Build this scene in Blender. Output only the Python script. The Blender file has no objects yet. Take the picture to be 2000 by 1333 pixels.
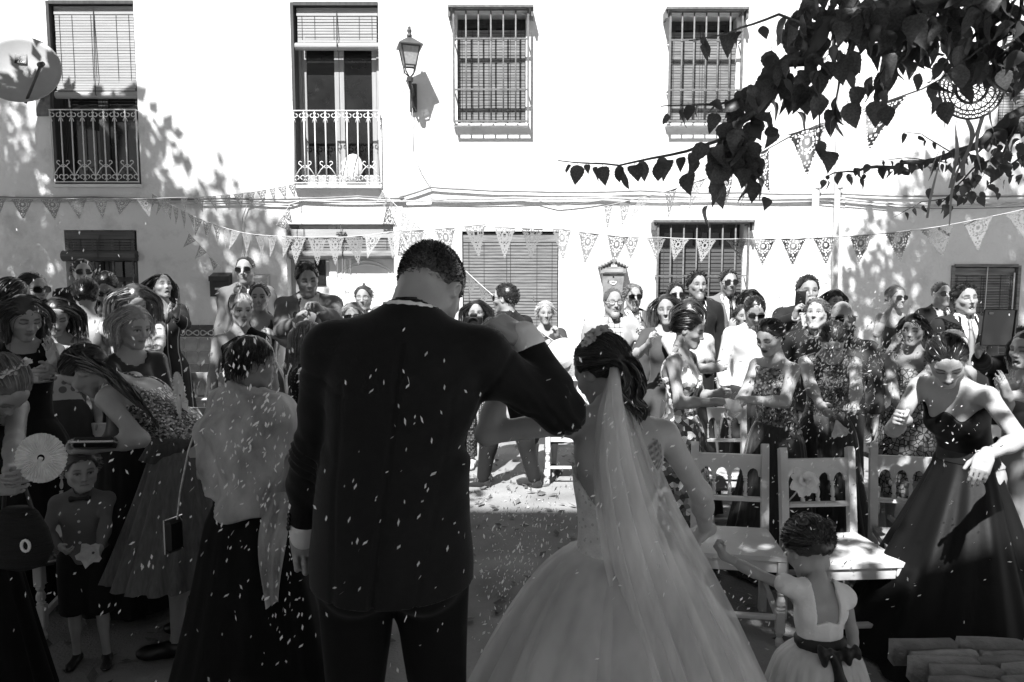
import bpy, bmesh, math, random
import numpy as np
from mathutils import Vector, Matrix

# ---------------------------------------------------------------- camera, sky, sun, exposure
sc = bpy.context.scene
F_PX, CAM_Z, PITCH = 1400.0, 1.75, math.atan2(126.0, 1400.0)
cam_d = bpy.data.cameras.new('camera'); cam = bpy.data.objects.new('camera', cam_d)
sc.collection.objects.link(cam); sc.camera = cam
cam.location = (0, 0, CAM_Z); cam.rotation_euler = (math.pi / 2 - PITCH, 0, 0)
cam_d.sensor_width = 36.0; cam_d.lens = F_PX / 2000.0 * 36.0
cam_d.clip_start = 0.05; cam_d.clip_end = 500
SUN_TRAVEL = Vector((0.35, 1.0, -1.36)).normalized()      # behind the photographer, from the left
world = bpy.data.worlds.new('World'); sc.world = world; world.use_nodes = True
wn = world.node_tree.nodes; wl = world.node_tree.links
sky = wn.new('ShaderNodeTexSky'); sky.sky_type = 'NISHITA'; sky.sun_disc = False
sky.sun_elevation = math.asin(-SUN_TRAVEL.z)
sky.sun_rotation = math.atan2(-SUN_TRAVEL.x, -SUN_TRAVEL.y)
bw = wn.new('ShaderNodeRGBToBW'); wl.new(sky.outputs[0], bw.inputs[0])   # black-and-white photograph
wl.new(bw.outputs[0], wn['Background'].inputs[0]); wn['Background'].inputs[1].default_value = 0.05
sun_d = bpy.data.lights.new('sun', 'SUN'); sun_d.energy = 5.0; sun_d.angle = math.radians(0.6)
sun = bpy.data.objects.new('sun', sun_d); sc.collection.objects.link(sun)
sun.rotation_euler = SUN_TRAVEL.to_track_quat('-Z', 'Y').to_euler(); sun.location = (-5, -12, 18)
sc.view_settings.view_transform = 'Standard'; sc.view_settings.look = 'None'
sc.view_settings.exposure = 1.12; sc.view_settings.gamma = 1.0
sc.render.engine = 'CYCLES'; sc.cycles.use_denoising = True
sc.cycles.max_bounces = 8; sc.cycles.transparent_max_bounces = 24
sc.cycles.diffuse_bounces = 3; sc.cycles.glossy_bounces = 3; sc.cycles.caustics_reflective = False; sc.cycles.caustics_refractive = False

# ---------------------------------------------------------------- helpers
C = sc.collection
RND = random.Random(7)
FWD = Vector((0, math.cos(PITCH), -math.sin(PITCH))); UPV = Vector((0, math.sin(PITCH), math.cos(PITCH)))
def at(px, py, d):
    """world point seen at photograph position px,py (2000 wide) whose distance along +y is d"""
    r = FWD + Vector((1, 0, 0)) * ((px - 1000) / F_PX) - UPV * ((py - 666.5) / F_PX)
    t = d / r.y
    return Vector((r.x * t, d, CAM_Z + r.z * t))
def tag(o, label=None, cat=None, group=None, kind=None):
    if label: o['label'] = label
    if cat: o['category'] = cat
    if group: o['group'] = group
    if kind: o['kind'] = kind
    return o
def empty(name, loc=(0, 0, 0), rz=0.0, parent=None):
    o = bpy.data.objects.new(name, None); C.objects.link(o)
    o.empty_display_size = 0.1
    o.location = loc; o.rotation_euler = (0, 0, rz)
    if parent: o.parent = parent
    return o
def obj_from(name, verts, faces, mat, parent=None, smooth=False, tone=None, loc=None):
    me = bpy.data.meshes.new(name)
    if isinstance(verts, np.ndarray):
        nv = len(verts); fa = np.asarray(faces, dtype=np.int32)
        me.vertices.add(nv); me.vertices.foreach_set('co', verts.astype(np.float32).ravel())
        nf, k = fa.shape
        me.loops.add(nf * k); me.loops.foreach_set('vertex_index', fa.ravel())
        me.polygons.add(nf); me.polygons.foreach_set('loop_start', np.arange(0, nf * k, k, dtype=np.int32))
        me.update(calc_edges=True)
    else:
        me.from_pydata(verts, [], faces)
    if smooth: me.shade_smooth()
    if tone is not None:
        a = me.attributes.new('tone', 'FLOAT', 'POINT'); a.data.foreach_set('value', np.asarray(tone, dtype=np.float32))
    if mat: me.materials.append(mat)
    o = bpy.data.objects.new(name, me); C.objects.link(o)
    if parent: o.parent = parent
    if loc is not None: o.location = loc
    return o
def inst(name, src, parent=None, mw=None):
    o = bpy.data.objects.new(name, src.data if hasattr(src, 'data') else src); C.objects.link(o)
    if parent: o.parent = parent
    if mw is not None: o.matrix_basis = mw
    return o
class MB:
    def __init__(s): s.v = []; s.f = []
    def add(s, vs, fs):
        n = len(s.v); s.v += [tuple(v) for v in vs]; s.f += [tuple(i + n for i in f) for f in fs]; return s
    def box(s, lo, hi, M=None):
        x0, y0, z0 = lo; x1, y1, z1 = hi
        vs = [Vector(p) for p in ((x0,y0,z0),(x1,y0,z0),(x1,y1,z0),(x0,y1,z0),(x0,y0,z1),(x1,y0,z1),(x1,y1,z1),(x0,y1,z1))]
        if M is not None: vs = [M @ v for v in vs]
        return s.add(vs, [(0,3,2,1),(4,5,6,7),(0,1,5,4),(1,2,6,5),(2,3,7,6),(3,0,4,7)])
    def bbox(s, lo, hi, b=0.004, M=None):
        """box with bevelled vertical/horizontal edges (via bmesh)"""
        bm = bmesh.new(); bmesh.ops.create_cube(bm, size=1.0)
        c = [(a + d) / 2 for a, d in zip(lo, hi)]; e = [d - a for a, d in zip(lo, hi)]
        for v in bm.verts: v.co = Vector((v.co.x * e[0] + c[0], v.co.y * e[1] + c[1], v.co.z * e[2] + c[2]))
        bmesh.ops.bevel(bm, geom=list(bm.edges), offset=min(b, min(e) * 0.4), segments=1, affect='EDGES')
        bm.verts.index_update()
        vs = [v.co.copy() for v in bm.verts]; fs = [[v.index for v in f.verts] for f in bm.faces]; bm.free()
        if M is not None: vs = [M @ v for v in vs]
        return s.add(vs, fs)
    def tube(s, pts, r, n=6, cap=True):
        pts = [Vector(p) for p in pts]; rs = r if isinstance(r, (list, tuple)) else [r] * len(pts)
        rings = []; up = None
        for i, p in enumerate(pts):
            t = (pts[min(i + 1, len(pts) - 1)] - pts[max(i - 1, 0)])
            t = t.normalized() if t.length > 1e-9 else Vector((0, 0, 1))
            if up is None:
                up = Vector((0, 0, 1)) if abs(t.z) < 0.9 else Vector((1, 0, 0))
            a = t.cross(up)
            if a.length < 1e-6: a = t.cross(Vector((0, 1, 0.3)))
            a.normalize(); b = a.cross(t).normalized(); up = b
            rings.append([p + (a * math.cos(2 * math.pi * k / n) + b * math.sin(2 * math.pi * k / n)) * rs[i] for k in range(n)])
        vs = [v for ring in rings for v in ring]; fs = []
        for i in range(len(pts) - 1):
            for k in range(n):
                fs.append((i * n + k, i * n + (k + 1) % n, (i + 1) * n + (k + 1) % n, (i + 1) * n + k))
        if cap:
            fs.append(tuple(reversed(range(n)))); m = (len(pts) - 1) * n; fs.append(tuple(range(m, m + n)))
        return s.add(vs, fs)
    def lathe(s, prof, n=10, M=None, cap=True):
        vs = []; fs = []
        for r, z in prof:
            for k in range(n): vs.append(Vector((r * math.cos(2 * math.pi * k / n), r * math.sin(2 * math.pi * k / n), z)))
        for i in range(len(prof) - 1):
            for k in range(n):
                fs.append((i * n + k, i * n + (k + 1) % n, (i + 1) * n + (k + 1) % n, (i + 1) * n + k))
        if cap:
            fs.append(tuple(reversed(range(n)))); m = (len(prof) - 1) * n; fs.append(tuple(range(m, m + n)))
        if M is not None: vs = [M @ v for v in vs]
        return s.add(vs, fs)
    def prism(s, poly, ax, lo, hi, M=None):
        """poly of 2d points extruded along axis ax (0,1,2)"""
        n = len(poly)
        def mk(p, h):
            q = list(p); q.insert(ax, h); return Vector(q)
        vs = [mk(p, lo) for p in poly] + [mk(p, hi) for p in poly]
        if M is not None: vs = [M @ v for v in vs]
        fs = [tuple(reversed(range(n))), tuple(range(n, 2 * n))] + [(i, (i + 1) % n, n + (i + 1) % n, n + i) for i in range(n)]
        return s.add(vs, fs)
    def build(s, name, mat, parent=None, smooth=False, loc=None):
        return obj_from(name, s.v, s.f, mat, parent, smooth, loc=loc)
def fix_normals(o):
    bm = bmesh.new(); bm.from_mesh(o.data); bmesh.ops.recalc_face_normals(bm, faces=bm.faces); bm.to_mesh(o.data); bm.free()

MATS = {}
def gm(name, base=0.5, rough=0.7, var=0.12, scale=6.0, bump=0.15, bscale=60.0, spec=0.3, metal=0.0, stretch=None,
       tone=False, detail=4.0, sheen=0.0, coat=0.0, bdist=0.01, pattern=None, alpha=None, trans=0.0, objvar=0.0):
    """grey procedural material; pattern(nodes, links, coord) -> socket multiplies the base colour"""
    if name in MATS: return MATS[name]
    m = bpy.data.materials.new(name); m.use_nodes = True; MATS[name] = m
    N = m.node_tree.nodes; L = m.node_tree.links; bs = N['Principled BSDF']
    tc = N.new('ShaderNodeTexCoord'); co = tc.outputs['Object']
    if stretch:
        mp = N.new('ShaderNodeMapping'); mp.inputs['Scale'].default_value = stretch; L.new(co, mp.inputs[0]); sco = mp.outputs[0]
    else: sco = co
    nz = N.new('ShaderNodeTexNoise'); nz.inputs['Scale'].default_value = scale; nz.inputs['Detail'].default_value = detail; L.new(sco, nz.inputs[0])
    mr = N.new('ShaderNodeMapRange'); mr.inputs[1].default_value = 0.25; mr.inputs[2].default_value = 0.75
    mr.inputs[3].default_value = base * (1 - var); mr.inputs[4].default_value = base * (1 + var); L.new(nz.outputs[0], mr.inputs[0])
    col = mr.outputs[0]
    def mul(a, b):
        x = N.new('ShaderNodeMath'); x.operation = 'MULTIPLY'; L.new(a, x.inputs[0])
        if hasattr(b, 'node'): L.new(b, x.inputs[1])
        else: x.inputs[1].default_value = b
        return x.outputs[0]
    if tone:
        at_ = N.new('ShaderNodeAttribute'); at_.attribute_name = 'tone'; col = mul(col, at_.outputs['Fac'])
    if objvar:
        oi = N.new('ShaderNodeObjectInfo'); m2 = N.new('ShaderNodeMapRange'); m2.inputs[3].default_value = 1 - objvar; m2.inputs[4].default_value = 1 + objvar
        L.new(oi.outputs['Random'], m2.inputs[0]); col = mul(col, m2.outputs[0])
    if pattern: col = mul(col, pattern(N, L, co))
    L.new(col, bs.inputs['Base Color'])
    bs.inputs['Roughness'].default_value = rough; bs.inputs['Specular IOR Level'].default_value = spec; bs.inputs['Metallic'].default_value = metal
    if sheen: bs.inputs['Sheen Weight'].default_value = sheen; bs.inputs['Sheen Roughness'].default_value = 0.4
    if coat: bs.inputs['Coat Weight'].default_value = coat
    if trans: bs.inputs['Transmission Weight'].default_value = trans
    if alpha is not None: bs.inputs['Alpha'].default_value = alpha
    if bump:
        bn = N.new('ShaderNodeTexNoise'); bn.inputs['Scale'].default_value = bscale; bn.inputs['Detail'].default_value = 4; L.new(sco, bn.inputs[0])
        bp = N.new('ShaderNodeBump'); bp.inputs['Strength'].default_value = bump; bp.inputs['Distance'].default_value = bdist
        L.new(bn.outputs[0], bp.inputs['Height']); L.new(bp.outputs[0], bs.inputs['Normal'])
    return m
def translucent(name, base, weight, alpha=1.0, rough=0.6, scale=30.0, stretch=None, var=0.15, avar=0.0):
    """thin sheet (paper, tulle, leaf): diffuse + translucent, optional see-through"""
    if name in MATS: return MATS[name]
    m = bpy.data.materials.new(name); m.use_nodes = True; MATS[name] = m
    N = m.node_tree.nodes; L = m.node_tree.links; bs = N['Principled BSDF']; out = N['Material Output']
    tc = N.new('ShaderNodeTexCoord'); co = tc.outputs['Object']
    if stretch:
        mp = N.new('ShaderNodeMapping'); mp.inputs['Scale'].default_value = stretch; L.new(co, mp.inputs[0]); co = mp.outputs[0]
    nz = N.new('ShaderNodeTexNoise'); nz.inputs['Scale'].default_value = scale; nz.inputs['Detail'].default_value = 3; L.new(co, nz.inputs[0])
    mr = N.new('ShaderNodeMapRange'); mr.inputs[1].default_value = 0.3; mr.inputs[2].default_value = 0.7
    mr.inputs[3].default_value = base * (1 - var); mr.inputs[4].default_value = base * (1 + var); L.new(nz.outputs[0], mr.inputs[0])
    L.new(mr.outputs[0], bs.inputs['Base Color']); bs.inputs['Roughness'].default_value = rough; bs.inputs['Specular IOR Level'].default_value = 0.25
    tr = N.new('ShaderNodeBsdfTranslucent'); L.new(mr.outputs[0], tr.inputs[0])
    mx = N.new('ShaderNodeMixShader'); mx.inputs[0].default_value = weight; L.new(bs.outputs[0], mx.inputs[1]); L.new(tr.outputs[0], mx.inputs[2])
    res = mx.outputs[0]
    if alpha < 1.0:
        tp = N.new('ShaderNodeBsdfTransparent'); m2 = N.new('ShaderNodeMixShader'); L.new(tp.outputs[0], m2.inputs[1]); L.new(res, m2.inputs[2])
        if avar:
            ma = N.new('ShaderNodeMapRange'); ma.inputs[1].default_value = 0.3; ma.inputs[2].default_value = 0.7
            ma.inputs[3].default_value = max(0, alpha - avar); ma.inputs[4].default_value = min(1, alpha + avar); L.new(nz.outputs[0], ma.inputs[0]); L.new(ma.outputs[0], m2.inputs[0])
        else: m2.inputs[0].default_value = alpha
        res = m2.outputs[0]
    L.new(res, out.inputs[0])
    return m

# ---------------------------------------------------------------- ground and houses
def pat_wall(N, L, co):
    def vor(scale, r, inside):
        v = N.new('ShaderNodeTexVoronoi'); v.inputs['Scale'].default_value = scale; L.new(co, v.inputs[0]); mr = N.new('ShaderNodeMapRange'); mr.inputs[1].default_value = r * .5; mr.inputs[2].default_value = r
        mr.inputs[3].default_value = inside; mr.inputs[4].default_value = 1; L.new(v.outputs['Distance'], mr.inputs[0]); return mr.outputs[0]
    nz = N.new('ShaderNodeTexNoise'); nz.inputs['Scale'].default_value = 1.1; nz.inputs['Detail'].default_value = 9; nz.inputs['Roughness'].default_value = .65; L.new(co, nz.inputs[0])
    mr = N.new('ShaderNodeMapRange'); mr.inputs[1].default_value = .28; mr.inputs[2].default_value = .46; mr.inputs[3].default_value = .62; mr.inputs[4].default_value = 1; L.new(nz.outputs[0], mr.inputs[0])
    a = N.new('ShaderNodeMath'); a.operation = 'MULTIPLY'; L.new(vor(2.3, .022, .3), a.inputs[0]); L.new(vor(5.1, .02, .55), a.inputs[1])
    b = N.new('ShaderNodeMath'); b.operation = 'MULTIPLY'; L.new(a.outputs[0], b.inputs[0]); L.new(mr.outputs[0], b.inputs[1]); return b.outputs[0]
M_wall = gm('lime_render', 0.76, 0.9, 0.10, 0.9, 0.8, 7.0, spec=0.2, bdist=0.035, detail=9, pattern=pat_wall)
M_ground = gm('packed_earth', 0.28, 0.95, 0.38, 2.2, 0.6, 70, spec=0.1, detail=10, bdist=0.015)
M_pave = gm('old_concrete', 0.2, 0.9, 0.25, 3.0, 0.5, 40, spec=0.15, detail=8)
M_iron_w = gm('white_painted_iron', 0.72, 0.45, 0.06, 20, 0.1, 80, spec=0.4)
M_iron_d = gm('weathered_dark_iron', 0.14, 0.65, 0.4, 25, 0.4, 90, spec=0.35, detail=6)
M_iron_m = gm('galvanised_iron', 0.15, 0.6, 0.35, 20, 0.3, 90, spec=0.35)
M_dkwood = gm('dark_varnished_wood', 0.06, 0.5, 0.35, 4, 0.2, 30, stretch=(8, 8, 0.6))
M_ltframe = gm('grey_painted_frame', 0.33, 0.55, 0.12, 6, 0.15, 40, stretch=(6, 6, 0.6))
M_white = gm('white_gloss_paint', 0.78, 0.4, 0.05, 5, 0.08, 30, spec=0.4)
M_glass = gm('dark_window_glass', 0.02, 0.06, 0.5, 2.0, 0.04, 3.0, spec=0.6)
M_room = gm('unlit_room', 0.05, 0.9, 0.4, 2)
M_blind_l = gm('pale_slat_blind', 0.36, 0.6, 0.2, 3, 0.2, 30, stretch=(0.6, 6, 14))
M_blind_m = gm('weathered_slat_blind', 0.20, 0.7, 0.5, 3.0, 0.3, 30, stretch=(1.2, 6, 16), detail=7)
M_blind_d = gm('dark_slat_blind', 0.09, 0.6, 0.4, 3, 0.2, 30, stretch=(0.8, 6, 14))
M_plaster_d = gm('stained_plaster', 0.5, 0.9, 0.55, 5, 0.4, 25, detail=9)

g = MB(); g.add([(-60, -60, 0), (60, -60, 0), (60, 60, 0), (-60, 60, 0)], [(0, 1, 2, 3)])
tag(g.build('ground', M_ground), kind='structure')
m = MB(); m.bbox((-16, -22, -.2), (16, 1.0, .012), .004); tag(m.build('bounce_paving', gm('pale_bounce_paving', .8, .8, .12, 3, .3, 30)), kind='structure')  # unseen pale paving added behind the camera to bounce light onto the couple
m = MB(); m.bbox((-14, 5.6, -0.2), (-1.05, 10.4, 0.09), 0.015); tag(m.build('pavement', M_pave), kind='structure')

WY = 10.0                                         # plane of the facades
def wxz(px, py): p = at(px, py, WY); return p.x, p.z
def rect(x0, y0, x1, y1):
    a = at((x0), y0, WY); b = at(x1, y1, WY); c0 = at(x0, y1, WY)
    return ((a.x + c0.x) / 2, (b.x + at(x1, y0, WY).x) / 2, b.z, a.z)
R_BALC1 = rect(100, 2, 268, 362); R_BALC2 = rect(572, 5, 741, 364)
R_GR1 = rect(893, 28, 1027, 240); R_GR2 = rect(1307, 32, 1438, 240)
R_LOW1 = rect(132, 450, 272, 700); R_DOOR = rect(563, 438, 771, 775); R_MID = rect(903, 452, 1091, 700)
R_GR3 = rect(1285, 436, 1450, 690); R_RT = rect(1858, 519, 1985, 700); R_UR = rect(1953, 60, 2080, 262)
X_A = at(785, 300, WY).x; X_B = at(1655, 300, WY).x
def facade(house, x0, x1, z1, holes, y=WY, depth=0.28):
    xs = sorted({x0, x1} | {h[0] for h in holes} | {h[1] for h in holes}); zs = sorted({-0.3, z1} | {h[2] for h in holes} | {h[3] for h in holes})
    b = MB()
    for i in range(len(xs) - 1):
        for j in range(len(zs) - 1):
            cx = (xs[i] + xs[i + 1]) / 2; cz = (zs[j] + zs[j + 1]) / 2
            if any(h[0] < cx < h[1] and h[2] < cz < h[3] for h in holes): continue
            b.add([(xs[i], y, zs[j]), (xs[i + 1], y, zs[j]), (xs[i + 1], y, zs[j + 1]), (xs[i], y, zs[j + 1])], [(0, 1, 2, 3)])
    for a, c, d, e in holes:
        Y = y + depth
        b.add([(a, y, d), (a, Y, d), (a, Y, e), (a, y, e)], [(0, 1, 2, 3)]); b.add([(c, y, d), (c, y, e), (c, Y, e), (c, Y, d)], [(0, 1, 2, 3)])
        b.add([(a, y, e), (a, Y, e), (c, Y, e), (c, y, e)], [(0, 1, 2, 3)]); b.add([(a, y, d), (c, y, d), (c, Y, d), (a, Y, d)], [(0, 1, 2, 3)])
    b.add([(x0, y + 6, -.3), (x0, y, -.3), (x0, y, z1), (x0, y + 6, z1)], [(0, 1, 2, 3)])
    b.add([(x1, y, -.3), (x1, y + 6, -.3), (x1, y + 6, z1), (x1, y, z1)], [(0, 1, 2, 3)])
    return b.build('wall', M_wall, house)
def roof(house, x0, x1, z):
    b = MB(); b.prism([(9.6, z - 0.02), (9.6, z + 0.10), (13, z + 1.3), (16.4, z + .1), (16.4, z - .02)], 0, x0, x1)
    b.build('roof', gm('clay_roof', 0.22, 0.9, 0.4, 6, 0.4, 20), house)
def slat_blind(parent, x0, x1, z0, z1, y, mat, pitch=0.034, roll=None, name='blind', curl=0.0, sag=0.0):
    """hanging wooden roller blind: separate slats strung on cords, optional roll at the bottom"""
    b = MB(); n = max(2, int((z1 - z0) / pitch)); r2 = random.Random(int(x0 * 977 + z1 * 31))
    for i in range(n):
        z = z1 - (i + 0.5) * (z1 - z0) / n; k = i / n
        yy = y - curl * max(0, k - 0.78) * 4 * (k - .78) ; dz = (r2.random() - .5) * 0.003; h = pitch * 0.41
        b.box((x0 + r2.random() * .004, yy - 0.004 + r2.random() * .003, z - h + dz), (x1 - r2.random() * .004, yy + 0.004, z + h + dz))
    o = b.build(name, mat, parent)
    for k in (0.06, 0.22, 0.46, 0.5, 0.78, 0.94):
        c = MB(); x = x0 + (x1 - x0) * k; c.tube([(x, y - 0.008, z1), (x, y - 0.008, z0)], 0.003, 4); c.build('cord', M_dkwood, parent)
    if roll:
        c = MB(); c.tube([(x0 + (x1 - x0) * .5, y - 0.01, z1 + .06), (x0 + (x1 - x0) * .51, y - roll - .03, z0 - roll), (x0 + (x1 - x0) * .5, y, z0 - 2 * roll)], 0.006, 5); c.build('cord', M_dkwood, parent)
    if roll:
        rb = MB(); k = 22; pts = [(y - 0.01 + math.cos(a) * roll * (1 - .03 * (j % 2)), z0 - roll + math.sin(a) * roll * (1 - .03 * (j % 2))) for j, a in enumerate([2 * math.pi * q / k for q in range(k)])]
        rb.prism(pts, 0, x0 - .03, x1 + .03); o2 = rb.build('blind_roll', mat, parent); fix_normals(o2)
        e = MB()
        for rr in (0.7, 0.4): e.tube([(x1 + .032, y - .01 + math.cos(a) * roll * rr, z0 - roll + math.sin(a) * roll * rr) for a in [q * .5 for q in range(14)]], 0.005, 4)
        e.build('roll_end', M_dkwood, parent)
    return o
def valance(parent, x0, x1, z0, z1, y, mat):
    b = MB(); b.bbox((x0, y, z0), (x1, y + .03, z1), .004); return b.build('valance', mat, parent)
def glazed(house, R, y, mat, leaves=2, mid=None, name='window', bar=0.06, glass=None, curtain=None):
    x0, x1, z0, z1 = R; b = MB(); e = 0.004
    b.bbox((x0 + e, y - .03, z0 + e), (x0 + bar, y + .04, z1 - e)); b.bbox((x1 - bar, y - .03, z0 + e), (x1 - e, y + .04, z1 - e))
    b.bbox((x0 + bar, y - .028, z1 - bar), (x1 - bar, y + .038, z1 - e)); b.bbox((x0 + bar, y - .028, z0 + e), (x1 - bar, y + .038, z0 + bar))
    w = b.build(name, mat, house)
    lw = (x1 - x0 - 2 * bar) / leaves
    for i in range(leaves):
        a = x0 + bar + lw * i; c = a + lw; l = MB(); s = bar * .95
        l.bbox((a + .003, y - .02, z0 + bar), (a + s, y + .03, z1 - bar)); l.bbox((c - s, y - .02, z0 + bar), (c - .003, y + .03, z1 - bar))
        l.bbox((a + s, y - .018, z1 - bar - s), (c - s, y + .028, z1 - bar)); l.bbox((a + s, y - .018, z0 + bar), (c - s, y + .028, z0 + bar + s * 1.6))
        if mid: l.bbox((a + s, y - .016, mid - .03), (c - s, y + .026, mid + .03))
        l.build('casement', mat, w)
        p = MB(); p.box((a + s - .005, y + .004, z0 + bar), (c - s + .005, y + .010, z1 - bar)); p.build('pane', glass or M_glass, w)
    p = MB(); p.box((x0 + .01, y + .35, z0), (x1 - .01, y + .37, z1)); p.build('dark_backing', M_room, w)  # dark sheet behind the glass stands in for the shade inside
    return w
def scroll(cx, cz, r, a0, a1, y, turns=14):
    return [(cx + math.cos(a0 + (a1 - a0) * i / turns) * r * (1 - .45 * i / turns), y, cz + math.sin(a0 + (a1 - a0) * i / turns) * r * (1 - .45 * i / turns)) for i in range(turns + 1)]
def railing(house, px0, px1, py0, py1, mat):
    x0, x1, z0, z1 = rect(px0, py0, px1, py1); y = WY - 0.07; n = 8
    b = MB(); b.bbox((x0 - .01, y - .012, z1 - .014), (x1 + .01, y + .012, z1))
    b.box((x0 + .002, y + .012, z1 - .012), (x0 + .018, WY + .05, z1 - .002)); b.box((x1 - .018, y + .012, z1 - .012), (x1 - .002, WY + .05, z1 - .002))
    rl = b.build('balcony_railing', mat, house); b = MB(); b.bbox((x0 - .01, y - .012, z0 + .0), (x1 + .01, y + .012, z0 + .014)); b.build('bottom_rail', mat, rl)
    w = (x1 - x0) / n; r = w * 0.33
    for i in range(n + 1):
        q = MB(); x = x0 + w * i; q.tube([(x, y, z0), (x, y, z1)], 0.0085, 6); q.build('bar', mat, rl, True)
    s = MB(); s2 = MB(); t = .0065
    for i in range(n):
        xc = x0 + w * (i + .5)
        for sg in (-1, 1):
            s.tube(scroll(xc + sg * w * .26, z1 - .07, r * .75, math.pi * (0.5 - .5 * sg + .35 * sg), math.pi * (0.5 - .5 * sg - 1.5 * sg), y), t, 5)
            xb = x0 + w * i if sg < 0 else x0 + w * (i + 1)
            s.tube([(xb, y, z1 - .10), (xb - sg * w * .12, y, z1 - .125), (xb - sg * w * .2, y, z1 - .16)], t * .9, 5)
            s2.tube(scroll(xc + sg * w * .25, z0 + .075, r * .8, math.pi * (0.5 - .5 * sg - .4 * sg), math.pi * (0.5 - .5 * sg + 1.45 * sg), y), t, 5)
        if i % 2 == 0:
            xm = x0 + w * (i + 1)
            for sg in (-1, 1):
                s2.tube([(xm, y, z0 + .20), (xm + sg * w * .35, y, z0 + .23)] + scroll(xm + sg * w * .42, z0 + .275, r * .6, -.5 * math.pi, -.5 * math.pi + sg * 1.4 * math.pi, y, 8), t, 5)
                s2.tube([(xm + sg * w * .1, y, z0 + .24), (xm + sg * w * .5, y, z0 + .19), (xm + sg * w * .92, y, z0 + .10)], t, 5)
    s.build('scrollwork', mat, rl, True); s2.build('scrollwork', mat, rl, True)
    q = MB(); q.bbox((x0 - .02, WY - .09, z0 - .065), (x1 + .02, WY + .2, z0 - .022), .008); q.build('balcony_slab', M_wall, house)
    return rl
def grille(house, px0, px1, py0, py1, nb, hz, mat, hood=0.16, peak=None, out=0.15, hoodmat=None, skirt=True):
    """iron cage standing proud of the wall under a plastered hood"""
    x0, x1, z0, z1 = rect(px0, py0, px1, py1); y = WY - out
    b = MB(); t = .013
    for x in (x0, x1):
        b.box((x - t, y - t, z0), (x + t, y + t, z1))
        b.box((x - t * .8, y + t, z0 + .01), (x + t * .8, WY - .002, z0 + .03)); b.box((x - t * .8, y + t, z1 - .03), (x + t * .8, WY - .002, z1 - .01))
    for z in (z0, z1 - .02): b.box((x0 + t, y - t * .9, z), (x1 - t, y + t * .9, z + .02))
    gr = b.build('window_grille', mat, house)
    for i in range(1, nb + 1):
        q = MB(); x = x0 + (x1 - x0) * i / (nb + 1); q.tube([(x, y, z0 + .02), (x, y, z1 - .02)], .0115, 6); q.build('bar', mat, gr, True)
    for k in hz:
        z = z0 + (z1 - z0) * k; q = MB(); q.box((x0 + t, y - .010, z - .009), (x1 - t, y + .018, z + .009))
        for i in range(1, nb + 1):
            x = x0 + (x1 - x0) * i / (nb + 1); q.tube([(x, y, z - .02), (x, y, z + .02)], .018, 6)
        q.build('cross_bar', mat, gr)
        for x in (x0, x1):
            q = MB(); q.box((x - .008, y + t, z - .008), (x + .008, WY - .002, z + .008)); q.build('side_bar', mat, gr)
    h = MB(); a = x0 - .07; c = x1 + .07; yo = y - .06
    pk = peak if peak else (x1 - x0) * .28
    h.add([(a, yo, z1 + .01), (c, yo, z1 + .01), (c, WY - .002, z1 + .01), (a, WY - .002, z1 + .01), (a, yo, z1 + .035), (c, yo, z1 + .035), (c, WY - .002, z1 + .035), (a, WY - .002, z1 + .035),
           (a + pk, WY - .002, z1 + hood + .03), (c - pk, WY - .002, z1 + hood + .03)],
          [(0, 3, 2, 1), (0, 1, 5, 4), (1, 2, 6, 5), (3, 0, 4, 7), (4, 5, 9, 8), (5, 6, 9), (7, 4, 8)])
    h.build('hood', hoodmat or M_wall, house)
    e = MB(); e.box((a + .002, yo - .004, z1 + .004), (c - .002, yo + .03, z1 + .033)); e.build('hood_edge', M_iron_d, house)
    for x in (a, c - .03):
        e = MB(); e.box((x, yo + .03, z1 - .10), (x + .03, WY - .003, z1 + .009)); e.build('hood_bracket', M_iron_d, house)
    if skirt:
        s = MB(); s.bbox((x0 - .02, WY - .07, z0 - .035), (x1 + .02, WY - .002, z0 - .004), .006); s.build('sill', M_wall, house)
    return gr

hA = tag(empty('house', ((-9 + X_A) / 2, 12, 0)), 'whitewashed house with white iron balconies and tiled base', 'house', None)
hB = tag(empty('house', ((X_A + X_B) / 2, 12, 0)), 'whitewashed house with barred upper windows and wall lantern', 'house', None)
hC = tag(empty('house', ((X_B + 9) / 2, 12, 0)), 'whitewashed house beyond the drainpipes with wooden blind windows', 'house', None)
def rebase(h):                                    # keep children where they are although the house root is elsewhere
    for c in h.children:
        c.matrix_parent_inverse = Matrix.Translation(-Vector(h.location))
facade(hA, -11.5, X_A, 7.0, [R_BALC1, R_BALC2, R_LOW1, R_DOOR]); facade(hB, X_A, X_B, 7.0, [R_GR1, R_GR2, R_MID, R_GR3], y=WY + .012); facade(hC, X_B, 11.5, 6.8, [R_RT, R_UR], y=WY + .004)
roof(hA, -11.5, X_A - .002, 7.0); roof(hB, X_A + .002, X_B - .002, 7.02); roof(hC, X_B + .002, 11.5, 6.8)
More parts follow.
